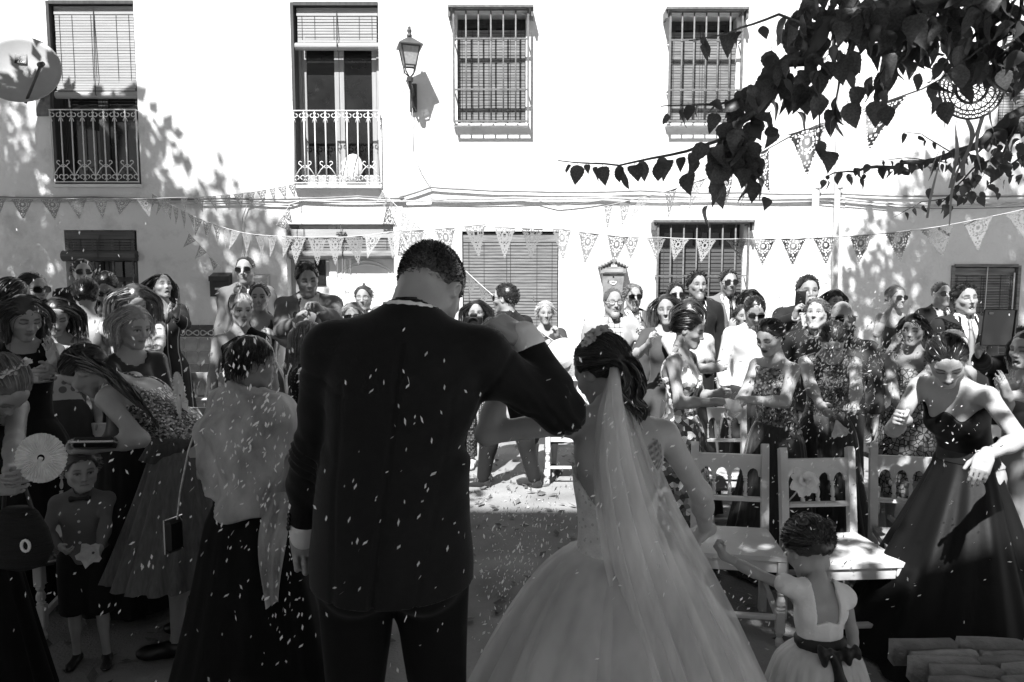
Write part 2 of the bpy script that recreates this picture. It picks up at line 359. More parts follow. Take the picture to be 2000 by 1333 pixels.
# balcony doors
for R, tb, rollz, bm_, px in ((R_BALC1, 172, 192, M_blind_l, (109, 274)), (R_BALC2, 74, 97, M_blind_l, (577, 744))):
    glazed(hA, R, WY + .22, M_dkwood if R is R_BALC1 else M_ltframe, 2, None, 'balcony_door', .07)
    x0, x1, z0, z1 = R; zr = wxz(600, rollz)[1]; rr = .05
    valance(hA, x0 + .06, x1 - .015, z1 - .16, z1 - .05, WY + .05, M_blind_l)
    slat_blind(hA, x0 + .07, x1 - .03, zr + 2 * rr, z1 - .165, WY + .055, bm_, 0.036, rr, curl=.3)
    b = MB(); b.box((x0 - .005, WY - .012, z0), (x0 + .035, WY + .20, z1 - .002)); b.box((x0 + .035, WY - .010, z1 - .04), (x1 - .002, WY + .2, z1 + .004)); b.build('door_lining', M_dkwood, hA)
railing(hA, 107, 273, 216, 358, M_iron_w); railing(hA, 577, 743, 218, 360, M_iron_w)
cu = MB()
for i in range(9): cu.box((R_BALC2[0] + .16 + i * .05, WY + .27 + .012 * (i % 2), R_BALC2[2] + .1), (R_BALC2[0] + .207 + i * .05, WY + .283 + .012 * (i % 2), R_BALC2[2] + 1.15))
cu.build('curtain', gm('grey_curtain', .14, .9, .2, 5), hA)
fb = MB(); fb.lathe([(0.001, -.02), (.12, -.015), (.17, 0), (.18, .012), (.001, .03)], 20, Matrix.Translation(at(688, 330, WY + .12)) @ Matrix.Rotation(math.radians(70), 4, 'X') @ Matrix.Diagonal((.8, 1.25, 1, 1)))
tag(fb.build('white_tray', M_white, None, True), 'white oval tray leaning inside the balcony behind railing scrolls', 'tray')
# low window with rolled blind
x0, x1, z0, z1 = R_LOW1
glazed(hA, R_LOW1, WY + .2, M_dkwood, 2, z0 + 1.1, 'window', .06)
valance(hA, x0 + .02, x1 - .02, z1 - .13, z1 - .012, WY - .02, M_blind_d); slat_blind(hA, x0 + .02, x1 - .02, z1 - .28, z1 - .135, WY - .02, M_blind_d, .036, .075, curl=.6)
for k in (0.35, .62, .9):
    b = MB(); b.box((x0 + (x1 - x0) * k - .012, WY + .06, z0), (x0 + (x1 - x0) * k + .012, WY + .085, z1)); b.build('window_bar', M_iron_d, hA)
# doorway with raised blind and white door
x0, x1, z0, z1 = R_DOOR; xm = wxz(652, 500)[0]
b = MB(); b.box((x0 + .003, WY + .18, z0), (x0 + .12, WY + .3, z1)); b.build('door_post', M_ltframe, hA)
dl = MB(); dl.bbox((x0 + .12, WY + .2, 0.09), (xm - .11, WY + .24, z1), .006); dl.build('side_panel', M_white, hA)
for (pa, pb, qa, qb) in ((588, 603, 487, 500), (617, 636, 485, 500), (580, 603, 510, 559), (614, 637, 508, 559)):
    p = MB(); a = at(pa, qa, WY + .19); c = at(pb, qb, WY + .19); p.box((a.x, WY + .188, c.z), (c.x, WY + .197, a.z)); p.build('pane', M_glass, hA)
b = MB(); b.bbox((xm - .11, WY + .15, .09), (xm, WY + .26, z1), .01); b.build('door_jamb', M_white, hA)
d = MB(); d.bbox((xm, WY + .17, .09), (x1 - .004, WY + .22, z1), .004); dr = d.build('door', M_white, hA)
p = MB(); xc = (xm + x1) / 2; zt = at(700, 512, WY).z
for k, w in ((0, .36), (.05, .31)):
    p.tube([(xc - w, WY + .168, .5), (xc - w, WY + .168, zt - .12)] + [(xc - w + 2 * w * i / 12, WY + .168, zt - .12 + (.14 - k) * math.sin(math.pi * i / 12)) for i in range(1, 12)] + [(xc + w, WY + .168, zt - .12), (xc + w, WY + .168, .5)], .010, 6)
p.build('moulding', M_white, dr, True)
p = MB(); p.lathe([(.018, 0), (.018, .03), (.001, .035)], 10, Matrix.Translation(at(711, 555, WY + .17)) @ Matrix.Rotation(math.pi / 2, 4, 'X')); p.build('peephole', M_iron_d, dr)
valance(hA, x0 + .05, x1 - .01, z1 - .19, z1 - .07, WY + .04, M_blind_l); slat_blind(hA, x0 + .06, x1 - .02, z1 - .36, z1 - .2, WY + .06, M_blind_m, .036, .06)
b = MB()
for px, pb in ((660, 545), (675, 573)):
    a = at(px - 2, 478, WY + .02); c = at(px + 8, 478, WY + .02); e = at(px + 3, pb, WY + .02)
    b.tube([a] + [Vector((a.x + (c.x - a.x) * (.5 - .5 * math.cos(t)), WY + .02, e.z + .05 - .05 * math.sin(t))) for t in [math.pi * i / 8 for i in range(9)]] + [c], .004, 5)
b.build('pull_cord', gm('grey_cord', .25, .8), hA)
b = MB(); kp = at(666, 457, WY)
for i in range(22): b.tube([kp + Vector((RND.uniform(-.07, .07), RND.uniform(-.02, .02), RND.uniform(-.02, .03))) for _ in range(3)], .008, 4)
b.tube([kp, kp + Vector((0, 0, .14))], .005, 4); b.build('knotted_cord', M_iron_d, hA)
# middle house: barred windows, big blind
for R, (pa, pb, qa, qb) in ((R_GR1, (888, 1031, 26, 243)), (R_GR2, (1303, 1441, 30, 243))):
    x0, x1, z0, z1 = R
    glazed(hB, R, WY + .22, M_dkwood, 2, None)
    slat_blind(hB, x0 + .01, x1 - .01, z0 + .01, z1 - .20, WY + .03, M_blind_m, .036)
    grille(hB, pa, pb, qa, qb, 5, (.74, .29), M_iron_m)
x0, x1, z0, z1 = R_MID
glazed(hB, R_MID, WY + .22, M_dkwood, 2); valance(hB, x0 + .01, x1 - .01, z1 - .15, z1 - .03, WY + .05, M_blind_m)
slat_blind(hB, x0 + .012, x1 - .012, z0 + .02, z1 - .155, WY + .055, M_blind_m, .042)
x0, x1, z0, z1 = R_GR3
glazed(hB, R_GR3, WY + .22, M_dkwood, 2); slat_blind(hB, x0 + .01, x1 - .01, z0 + .01, z1 - .3, WY + .04, M_blind_d, .05)
grille(hB, 1279, 1452, 437, 690, 6, (.60, .2), M_iron_d, hood=.22, peak=.42, hoodmat=M_plaster_d)
# right house windows
x0, x1, z0, z1 = R_RT
glazed(hC, R_RT, WY + .2, M_dkwood, 2); valance(hC, x0 + .02, x1 - .03, z1 - .14, z1 - .03, WY + .03, M_blind_m); slat_blind(hC, x0 + .02, x1 - .04, z0 + .02, z1 - .145, WY + .03, M_blind_m, .036)
b = MB(); b.box((x0 - .03, WY - .02, z0), (x0 + .012, WY + .1, z1)); b.box((x1 - .02, WY - .02, z0), (x1 + .02, WY + .1, z1)); b.box((x0 + .012, WY - .018, z1 - .02), (x1 - .02, WY + .1, z1 + .02)); b.build('window_lining', M_blind_m, hC)
b = MB(); b.tube([((x0 + x1) / 2 + .02, WY, z1 - .02), ((x0 + x1) / 2, WY, z0)], .006, 5); b.tube([(x1 - .06, WY - .005, z1 - .1), (x1 - .07, WY, z0)], .01, 5); b.build('pull_cord', M_white, hC)
x0, x1, z0, z1 = R_UR
glazed(hC, R_UR, WY + .22, M_dkwood, 2); slat_blind(hC, x0 + .02, x1 - .02, z0 + .03, z1 - .05, WY + .02, M_blind_l, .036)
# ceramic dado on the left house
M_tile = gm('glazed_tile', .33, .25, .5, 5, .1, 30, spec=.5, objvar=.2, detail=6); M_tile_d = gm('dark_glazed_border', .07, .25, .3, 9, .1, 30, spec=.5); M_grout = gm('pale_grout', .55, .9, .1)
tx0, tx1 = at(335, 640, WY).x, at(560, 640, WY).x; tz1 = at(400, 635, WY).z
b = MB(); b.box((tx0, WY - .012, .09), (tx1, WY - .001, tz1)); db = b.build('tile_dado', M_grout, hA)
ts = .185; ocp = [(-.5, -.5 + .16), (-.5 + .16, -.5), (.5 - .16, -.5), (.5, -.5 + .16), (.5, .5 - .16), (.5 - .16, .5), (-.5 + .16, .5), (-.5, .5 - .16)]
tm = MB(); tm.prism([(a * ts * .94, c * ts * .94) for a, c in ocp], 1, -.006, 0); tile0 = None; dm = None
ztop = tz1 - .17
nx = int((tx1 - tx0) / ts)
for j in range(6):
    for i in range(nx):
        cx = tx0 + ts * (i + .5); cz = ztop - ts * (j + .5)
        if cz < .15: continue
        if tile0 is None: tile0 = tm.build('tile', M_tile, hA); o = tile0
        else: o = inst('tile', tile0, hA)
        o.location = (cx, WY - .0125, cz)
        q = inst('small_tile', dm, hA) if dm else None
        if q is None:
            t2 = MB(); t2.prism([(-.023, 0), (0, -.023), (.023, 0), (0, .023)], 1, -.008, 0); q = t2.build('small_tile', M_grout, hA); dm = q
        q.location = (cx + ts / 2, WY - .0125, cz - ts / 2)
nb_ = int((tx1 - tx0) / .2)
for i in range(nb_):
    b = MB(); w = (tx1 - tx0) / nb_; b.bbox((tx0 + w * i + .003, WY - .024, tz1 - .055), (tx0 + w * (i + 1) - .003, WY - .0125, tz1), .005); b.build('border_tile', M_tile_d, hA)
    b = MB(); b.bbox((tx0 + w * i + .002, WY - .020, tz1 - .165), (tx0 + w * (i + 1) - .002, WY - .0125, tz1 - .058), .003); bt = b.build('border_tile', M_tile_d, hA)
    s = MB(); cx = tx0 + w * (i + .5); cz = tz1 - .11
    for sg in (-1, 1): s.tube([(cx + sg * .09 * math.cos(t), WY - .021, cz + .035 * math.sin(2 * t)) for t in [math.pi * k / 10 for k in range(11)]], .008, 4)
    s.build('border_relief', M_grout, hA)
# pipes and cables
def pipe(pts, r, mat, label):
    b = MB(); P = [at(x, y, WY - .06) for x, y in pts]; b.tube(P, r, 10)
    for k in (.2, .5, .8):
        q = P[0].lerp(P[-1], k); b.lathe([(r * 1.22, -.03), (r * 1.22, .03)], 10, Matrix.Translation(q))
    return tag(b.build('drainpipe', mat, None, True), label, 'drainpipe')
pipe([(1612, -60), (1599, 240), (1588, 520), (1581, 770)], .048, gm('cream_pipe', .75, .6, .1, 3), 'thick white drainpipe running down the facade beside barred window')
pipe([(1654, -60), (1640, 240), (1631, 520), (1624, 770)], .042, gm('grey_pipe', .60, .6, .15, 3), 'thinner drainpipe at the joint between two houses')
def cable(pts, r, mat, label, d=WY - .035):
    b = MB(); P = [at(x, y, d) for x, y in pts]; Q = []
    for i in range(len(P) - 1):
        for k in range(4):
            t = k / 4; q = P[i].lerp(P[i + 1], t); q.z -= .012 * math.sin(math.pi * t) * (P[i + 1] - P[i]).length; Q.append(q)
    Q.append(P[-1]); b.tube(Q, r, 6)
    return tag(b.build('cable', mat, None, True), label, 'cable', 'cables clipped along the facade')
M_cab = gm('whitewashed_cable', .5, .8, .3, 8); M_cab2 = gm('grey_cable', .22, .7, .3, 8)
cable([(-60, 383), (180, 386), (430, 388), (700, 384), (790, 388)], .016, M_cab2, 'thick grey cable running just under the balcony slabs')
cable([(-60, 390), (200, 392), (480, 396), (565, 400), (590, 392), (760, 394), (900, 388)], .012, M_cab, 'white cable running below both balconies')
cable([(780, 386), (842, 366), (905, 370), (1010, 374), (1250, 373), (1450, 377), (1640, 379), (1850, 383), (2080, 380)], .014, M_cab2, 'grey cable kinking up near the lantern wire')
cable([(840, 388), (1000, 387), (1180, 386), (1400, 388), (1620, 386), (1800, 402), (2080, 392)], .016, M_cab, 'white cable sagging past the drainpipes')
cable([(820, 392), (1050, 392), (1090, 402), (1180, 391), (1330, 386), (1600, 392), (1850, 408), (2080, 398)], .007, M_cab2, 'thin loose cable with a drooping loop')
cable([(570, 395), (520, 390), (482, 402), (474, 425), (474, 520)], .007, M_cab, 'thin wire looping down beside the doorway')
cable([(783, -40), (785, 150), (786, 330)], .004, M_cab, 'thin wire dropping down the joint between houses')
cable([(806, 200), (804, 290), (820, 330), (842, 365)], .006, M_cab, 'wire falling from the lantern bracket to the cables')
# street lantern
L0 = at(800, 104, WY - .34); lm = tag(empty('wall_lantern', (L0.x, WY - .05, L0.z - .5)), 'black iron wall lantern with pale glass and pointed roof', 'lantern')
M_blk = gm('black_lantern_metal', .05, .45, .3, 10, .15, 60, spec=.5)
T = Matrix.Translation(L0)
def fr(w, z): return [Vector((sx * w, sy * w, z)) for sx, sy in ((-1, -1), (1, -1), (1, 1), (-1, 1))]
Rz = T @ Matrix.Rotation(math.radians(16), 4, 'Z')
top, bot = .118, .072; zt_, zb_ = .085, -.165
b = MB(); A = fr(.155, zt_ - .015); B = fr(.03, zt_ + .105); A2 = fr(.155, zt_)
b.add([Rz @ v for v in A + A2 + B], [(3, 2, 1, 0), (8, 9, 10, 11)] + [(i, (i + 1) % 4, 4 + (i + 1) % 4, 4 + i) for i in range(4)] + [(4 + i, 4 + (i + 1) % 4, 8 + (i + 1) % 4, 8 + i) for i in range(4)])
b.build('lantern_roof', M_blk, lm)
b = MB(); b.lathe([(.03, .105), (.035, .14), (.02, .16), (.03, .185), (.032, .2), (.018, .225), (.022, .235), (.004, .255)], 10, Rz @ Matrix.Translation((0, 0, zt_))); b.build('finial', M_blk, lm, True)
b = MB(); q0 = fr(top, zt_ - .015); q1 = fr(bot, zb_)
for i in range(4): b.tube([Rz @ q0[i], Rz @ q1[i]], .010, 4); b.tube([Rz @ q1[i], Rz @ q1[(i + 1) % 4]], .011, 4); b.tube([Rz @ q0[i], Rz @ q0[(i + 1) % 4]], .011, 4)
for i in range(4): b.tube([Rz @ q1[i], Rz @ Vector((q1[i].x * .8, q1[i].y * .8, zb_ - .08)), Rz @ Vector((0, 0, zb_ - .15))], .010, 5)
b.lathe([(.04, zb_ - .2), (.045, zb_ - .15), (.02, zb_ - .13)], 10, Rz); b.build('lantern_frame', M_blk, lm)
M_lg = translucent('frosted_lantern_glass', .55, .45, .9)
for i in range(4):
    b = MB(); j = (i + 1) % 4; b.add([Rz @ (v * .985) for v in (q1[i], q1[j], q0[j], q0[i])], [(0, 1, 2, 3)]); b.build('pane', M_lg, lm)
b = MB(); bz = L0.z + zb_ - .2; b.tube([(L0.x, L0.y, bz), (L0.x, L0.y + .05, bz - .07), (L0.x, WY - .2, bz - .02), (L0.x, WY - .04, bz - .1)], .022, 8)
b.tube([(L0.x, WY - .04, bz - .26), (L0.x, WY - .16, bz - .2), (L0.x, L0.y + .10, bz - .06)], .014, 8)
b.tube(scroll(0, 0, .05, 0, 5, 0) and [(L0.x, WY - .12 + .05 * math.cos(a) * (1 - a / 9), bz - .12 + .05 * math.sin(a) * (1 - a / 9)) for a in [k * .4 for k in range(14)]], .008, 5)
b.bbox((L0.x - .05, WY - .04, bz - .32), (L0.x + .05, WY - .006, bz + .06), .01); b.build('bracket', M_blk, lm, False)
# letter boxes
def letterbox_plain(px, py, w, h, label, mat, flap):
    p = at(px, py, WY); r = tag(empty('letterbox', (p.x, WY - .1, p.z - h / 2)), label, 'letterbox')
    b = MB(); b.prism([(WY - .14, p.z - h / 2), (WY - .004, p.z - h / 2), (WY - .004, p.z + h / 2), (WY - .14, p.z + h / 2 - .05)], 0, p.x - w / 2, p.x + w / 2); b.build('box', mat, r)
    b = MB(); b.bbox((p.x - w / 2 - .01, WY - .155, p.z + h / 2 - .12), (p.x + w / 2 + .01, WY - .141, p.z + h / 2 - .05), .004); b.build('flap', mat, r)
    b = MB(); b.box((p.x - .06, WY - .143, p.z - .07), (p.x + .06, WY - .1405, p.z - .045)); b.build('name_plate', flap, r)
    rebase(r); return r
letterbox_plain(436, 556, .26, .33, 'black metal letterbox with white name plate on the wall', gm('black_box_paint', .04, .4, .2, 8), M_white)
letterbox_plain(514, 556, .2, .28, 'grey metal letterbox behind the man in pale suit', gm('grey_box_paint', .4, .4, .2, 8), M_iron_d)
p = at(1195, 552, WY); M_lb = gm('weathered_green_tin', .24, .5, .4, 9, .2, 40, detail=7)
r = tag(empty('letterbox', (p.x, WY - .1, p.z - .2)), 'old tin letterbox with little tiled roof and posthorn emblem', 'letterbox')
b = MB(); zt2 = p.z + .12; zb2 = p.z - .28
b.add([(p.x - .11, WY - .13, zb2), (p.x + .11, WY - .13, zb2), (p.x + .11, WY - .004, zb2), (p.x - .11, WY - .004, zb2), (p.x - .15, WY - .15, zt2), (p.x + .15, WY - .15, zt2), (p.x + .15, WY - .004, zt2), (p.x - .15, WY - .004, zt2)],
      [(0, 3, 2, 1), (4, 5, 6, 7), (0, 1, 5, 4), (1, 2, 6, 5), (2, 3, 7, 6), (3, 0, 4, 7)]); b.build('box', M_lb, r)
b = MB(); b.bbox((p.x - .175, WY - .18, zt2 + .002), (p.x + .175, WY - .004, zt2 + .085), .006); b.build('flap_panel', M_lb, r)
b = MB(); b.bbox((p.x - .13, WY - .186, zt2 + .02), (p.x + .13, WY - .1805, zt2 + .062), .004); b.build('slot_plate', gm('tin_plate', .32, .5, .3), r)
b = MB(); b.prism([(p.x - .185, zt2 + .087), (p.x + .185, zt2 + .087), (p.x, zt2 + .165)], 1, WY - .17, WY - .004); b.build('gable', M_lb, r)
for i in range(10):
    k = (i + .5) / 5 - 1; b = MB(); x = p.x + k * .2; b.tube([(x, WY - .2, zt2 + .18 - abs(k) * .095), (x, WY - .003, zt2 + .185 - abs(k) * .095)], .022, 6); b.build('roof_tile', M_lb, r, True)
b = MB(); b.box((p.x - .04, WY - .176, zt2 + .095), (p.x + .04, WY - .171, zt2 + .13)); b.build('name_card', M_white, r)
b = MB(); b.lathe([(.011, 0), (.011, .012)], 10, Matrix.Translation((p.x, WY - .139, zt2 - .045)) @ Matrix.Rotation(math.pi / 2, 4, 'X')); b.build('lock', gm('lock_hole', .01, .4), r)
b = MB(); cz = zt2 - .105; yy = WY - .146
b.tube([(p.x + .042 * math.cos(a), yy + .004 * (1 + math.sin(a)), cz + .042 * math.sin(a)) for a in [math.pi + math.pi * k / 12 for k in range(13)]], .008, 5)
b.tube([(p.x - .04, yy + .004, cz), (p.x + .015, yy + .004, cz)], .006, 5); b.tube([(p.x + .042, yy + .004, cz), (p.x + .022, yy + .003, cz - .008)], .007, 5)
b.tube([(p.x + .016 * math.cos(a) - .002, yy + .008, cz - .02 + .014 * math.sin(a)) for a in [2 * math.pi * k / 10 for k in range(11)]], .005, 5); b.build('posthorn_emblem', M_white, r)
rebase(r)
def text_mesh(body, size, mat, name, parent, M, ext=.0015):
    cu = bpy.data.curves.new(name, 'FONT'); cu.body = body; cu.size = size; cu.extrude = ext; cu.align_x = 'CENTER'; cu.align_y = 'CENTER'; cu.resolution_u = 2
    t = bpy.data.objects.new(name, cu); C.objects.link(t)
    me = bpy.data.meshes.new_from_object(t.evaluated_get(bpy.context.evaluated_depsgraph_get())); bpy.data.objects.remove(t)
    me.materials.clear(); me.materials.append(mat)
    o = bpy.data.objects.new(name, me); C.objects.link(o); o.matrix_basis = M
    if parent: o.parent = parent
    return o
# satellite dish
D0 = at(44, 142, WY - .48); dish = tag(empty('satellite_dish', (D0.x, WY - .1, D0.z)), 'round pale satellite dish with dark logo plate on bracket', 'satellite dish')
dn = Vector((0.30, -1.0, 0.34)).normalized(); q = dn.to_track_quat('Z', 'Y').to_matrix().to_4x4(); DM = Matrix.Translation(D0) @ q
b = MB(); R = .46; b.lathe([(0.001, .0)] + [(R * k / 8, .085 * (k / 8) ** 2) for k in range(1, 9)] + [(R + .012, .08), (R + .006, .07)] + [(R * k / 8, .085 * (k / 8) ** 2 - .012) for k in range(8, 0, -1)] + [(.001, -.012)], 40, DM)
b.build('reflector', gm('dish_paint', .30, .45, .12, 4, .05, 20, spec=.4), dish, True)
Mi = DM.inverted(); upw = (Mi.to_3x3() @ Vector((0, 0, 1))); upw.z = 0; upw.normalize(); rtw = Vector((upw.y, -upw.x, 0))
if (DM.to_3x3() @ rtw).x < 0: rtw = -rtw
PM = DM @ Matrix(((rtw.x, upw.x, 0, (upw * .18 - rtw * .02).x), (rtw.y, upw.y, 0, (upw * .18 - rtw * .02).y), (0, 0, 1, .024), (0, 0, 0, 1)))
b = MB(); b.bbox((-.068, -.07, -.004), (.068, .07, .004), .004, PM); b.build('logo_plate', gm('logo_black', .012, .4), dish)
text_mesh('Fte', .062, M_white, 'lettering', dish, PM @ Matrix.Translation((.008, -.042, .006)))
b = MB(); b.tube([PM @ Vector((-.012, .05, .006)), PM @ Vector((-.006, .03, .006)), PM @ Vector((-.014, .008, .006))], .004, 5); b.build('logo_mark', gm('logo_mark_grey', .3, .5), dish)
e0 = DM @ (upw * -.44 + rtw * .06 + Vector((0, 0, .02))); e1 = DM @ (upw * -.13 + rtw * .34 + Vector((0, 0, .42)))
b = MB(); b.tube([e0, e0.lerp(e1, .6), e1], [.018, .016, .02], 8); b.build('feed_arm', M_blk, dish, True)
hd = (D0 - e1).normalized(); b = MB(); b.lathe([(.028, -.05), (.03, 0), (.036, .01), (.036, .04), (.02, .045)], 12, Matrix.Translation(e1) @ hd.to_track_quat('Z', 'Y').to_matrix().to_4x4()); b.build('feed_horn', M_blk, dish, True)
b = MB(); b.tube([D0 + dn * -.01, D0 + Vector((0, .2, -.1)), Vector((D0.x - .05, WY - .01, D0.z - .25))], .024, 8); b.bbox((D0.x - .15, WY - .03, D0.z - .45), (D0.x + .05, WY - .004, D0.z - .12), .005); b.build('wall_mount', M_iron_m, dish)
rebase(lm); rebase(dish)
for h in (hA, hB, hC): rebase(h)
# ---------------------------------------------------------------- church added behind the photographer, out of view, to shade and fill the foreground
ch_ = tag(empty('shade_building', (-3.0, -6.5, 0)), 'unseen church front behind the photographer', 'shade_building'); M_fill_wall = gm('pale_fill_wall', .8, .9, .3, 2.5, .5, 12, detail=9)
b = MB(); b.box((-12, -10, 0), (-1.9, -3.2, 11.2)); b.build('shade_block', M_fill_wall, ch_)  # added unseen block, sized by the shadow it throws on the aisle
b = MB(); b.box((-1.898, -10, 3.2), (.9, -3.25, 8.7)); b.box((.902, -10, 0), (1.7, -3.25, 8.7)); b.box((-1.898, -10, 0), (-.9, -3.25, 3.198)); b.build('wall', M_fill_wall, ch_)
b = MB(); b.bbox((-1.896, -10.1, 8.702), (1.8, -3.1, 8.9), .03); b.build('block_cap', M_fill_wall, ch_)
b = MB(); b.bbox((-12.1, -10.1, 11.202), (-1.8, -3.1, 11.4), .03); b.build('block_cap', M_fill_wall, ch_)
b = MB(); b.bbox((-.898, -3.6, 0), (.898, -3.5, 3.198), .01); b.build('door', M_dkwood, ch_)
rebase(ch_)
# ---------------------------------------------------------------- chairs
M_chair = gm('white_chair_paint', .62, .45, .10, 7, .15, 50, spec=.35)
M_rush = gm('woven_rush_seat', .30, .8, .35, 20, .8, 60, stretch=(1, 6, 1))
def turned(L, r, n=10):
    ks = [(1, 0), (1, .06), (.7, .08), (1, .1), (1, .14), (.55, .17), (.85, .3), (1, .45), (.8, .62), (.5, .76), (.95, .8), (.95, .84), (.6, .87), (1, .9), (1, 1)]
    return [(r * a, L * z) for a, z in ks]
def make_chair(rush):
    """local frame: sitter faces +y, back at y = -0.2"""
    parts = []; W = .178; SH = .44; BH = .88; yb = -.20; yf = .19; t = .019
    tilt = lambda z: yb - max(0, z - SH) * .13
    def bar(p, q, a, b2, name):
        m = MB(); p = Vector(p); q = Vector(q); d = q - p; Mx = Matrix.Translation(p) @ d.to_track_quat('Z', 'Y').to_matrix().to_4x4()
        m.bbox((-a, -b2, 0), (a, b2, d.length), .003, Mx); parts.append((name, m.build(name, M_chair)))
    for sx in (-1, 1):
        m = MB(); x = sx * W
        poly = [(yb - t, 0), (yb + t, 0), (yb + t, SH), (tilt(BH) + t, BH - .02), (tilt(BH) + t * .3, BH), (tilt(BH) - t, BH - .012), (yb - t, SH)]
        m.prism(poly, 0, x - t, x + t); o = m.build('back_post', M_chair); fix_normals(o); parts.append(('back_post', o))
        m = MB(); m.bbox((sx * .186 - .021, yf - .021, .28), (sx * .186 + .021, yf + .021, SH - .012), .004)
        m.bbox((sx * .186 - .021, yf - .021, .08), (sx * .186 + .021, yf + .021, .185), .004)
        m.lathe([(.018, .185), (.021, .195), (.014, .2), (.021, .215), (.021, .235), (.013, .255), (.02, .268), (.018, .28)], 10, Matrix.Translation((sx * .186, yf, 0)))
        m.lathe([(.008, 0), (.018, .012), (.02, .035), (.012, .055), (.019, .07), (.018, .08)], 10, Matrix.Translation((sx * .186, yf, 0)))
        parts.append(('front_leg', m.build('front_leg', M_chair)))
        bar((sx * W, yb + t, .17), (sx * .186, yf - .02, .13), .011, .016, 'stretcher')
    bar((-.165, yf, .15), (.165, yf, .15), .016, .010, 'stretcher'); bar((-W + t, yb, .24), (W - t, yb, .24), .016, .010, 'stretcher')
    # rails of the back with scalloped arches and turned spindles
    zt = BH - .06; zb = .59; n = 4; w = 2 * (W - t) / n; zl = zt - .085
    poly = [(-W + t, zt), (-W + t, zl - .03)]
    for i in range(n):
        x0 = -W + t + w * i
        for k in range(7):
            a = math.pi * k / 6; poly.append((x0 + w * .5 - w * .38 * math.cos(a), zl - .03 + .045 * math.sin(a)))
        if i < n - 1: pass
    poly += [(W - t, zl - .03), (W - t, zt)]
    m = MB(); yy = tilt(zt); m.prism(list(reversed(poly)), 1, yy - .011, yy + .011); o = m.build('top_rail', M_chair); fix_normals(o); parts.append(('top_rail', o))
    bar((-W + t, tilt(zb), zb), (W - t, tilt(zb), zb), .018, .010, 'lower_rail')
    for i in range(1, n):
        x = -W + t + w * i; L = zl - .03 - zb - .016; m = MB()
        Mx = Matrix.Translation((x, tilt(zb), zb + .017)) @ Matrix.Rotation(math.atan(.13), 4, 'X'); m.lathe(turned(L, .0115), 9, Mx); parts.append(('spindle', m.build('spindle', M_chair, None, True)))
    m = MB(); m.prism([(-.185, yb + .022), (.185, yb + .022), (.205, yf + .025), (-.205, yf + .025)], 2, SH - .011, SH + (.02 if rush else .012)); o = m.build('seat', M_rush if rush else M_chair); fix_normals(o); parts.append(('seat', o))
    m = MB(); m.bbox((-.164, yf - .012, SH - .07), (.164, yf + .012, SH - .014), .003); parts.append(('apron', m.build('apron', M_chair)))
    m = MB(); m.bbox((-.158, yb - .012, SH - .06), (.158, yb + .012, SH - .012), .003); parts.append(('apron', m.build('apron', M_chair)))
    for sx in (-1, 1): bar((sx * W, yb + t, SH - .04), (sx * .186, yf - .021, SH - .042), .012, .026, 'side_rail')
    return parts
CH = {False: make_chair(False), True: make_chair(True)}; ch_used = {False: False, True: False}
def chair(px, d, yaw, rush, label, z=0.0):
    x = (px - 1000) / F_PX * d * 1.0
    r = tag(empty('wooden_chair', (x, d, z), math.radians(yaw)), label, 'chair', 'white wooden chairs set out for guests')
    r.location = Vector((x, d, z)) - Matrix.Rotation(math.radians(yaw), 3, 'Z') @ Vector((0, -.2, 0))
    for name, src in CH[rush]:
        if not ch_used[rush]: src.parent = r
        else: inst(name, src, r)
    ch_used[rush] = True
    return r
chair(1436, 3.66, 171, False, 'white chair with bare seat behind the flower girl, next to bride')
chair(1616, 3.56, 184, False, 'white chair with a pale flower tied to its back')
chair(1800, 3.6, 168, True, 'white chair with woven seat beside the dark satin gown')
chair(1792, 4.75, 180, True, 'white chair behind the woven-seat chair, below leopard print dress')
chair(1612, 4.75, 180, False, 'white chair behind the bridesmaid with bowed head')
chair(1412, 5.0, 180, False, 'white chair behind the bridesmaid in patterned gown')
chair(1930, 4.4, 176, True, 'white chair partly hidden behind the dark satin gown')
chair(62, 3.68, 184, False, 'white chair behind the little boy with a clutch on its seat')
chair(196, 4.45, 180, False, 'white chair behind the girl bending forward')
chair(366, 3.95, 182, False, 'white chair beside the shawl, its front leg showing')
chair(392, 6.2, 180, False, 'white chair standing against the tiled dado', .09)
chair(395, 5.0, 180, False, 'white chair holding dark hat in front of tiled wall')
chair(640, 4.7, 178, False, 'white chair in the gap beside the groom\'s elbow')
chair(1108, 6.3, 180, False, 'white chair in sunlight beside the grey haired woman')
# flower tied on a chair
def flower(name, loc, r, label, petals=9, mat=None, facing=Vector((0, -1, .4)), cat='flower'):
    b = MB(); q = facing.normalized().to_track_quat('Z', 'Y').to_matrix().to_4x4(); T = Matrix.Translation(loc) @ q; rr = random.Random(int(loc[0] * 1000))
    for ring, (n, k, el) in enumerate(((petals, 1, .25), (petals - 2, .75, .8), (5, .45, 1.3))):
        for i in range(n):
            a = 2 * math.pi * (i + .5 * ring) / n + rr.uniform(-.2, .2); L = r * k * rr.uniform(.8, 1.15); w = L * .34
            pts = []
            for u, ww in ((0, .25), (.35, .9), (.7, 1), (1, .25)):
                z = u * L * math.sin(el) - .25 * L * u * u * (1 - ring * .3); h = u * L * math.cos(el)
                for sg in (-1, 1): pts.append(T @ Matrix.Rotation(a, 4, 'Z') @ Vector((h, sg * w * ww, z + .12 * w * ww)))
            b.add(pts, [(0, 2, 3, 1), (2, 4, 5, 3), (4, 6, 7, 5)])
    return b, T
M_petal = translucent('pale_petal', .75, .35, 1, .6)
fl = at(1572, 940, 3.42); b, T = flower('flower', fl, .075, ''); b.tube([fl, fl + Vector((-.01, .1, -.10)), fl + Vector((-.02, .16, -.16))], .004, 5)
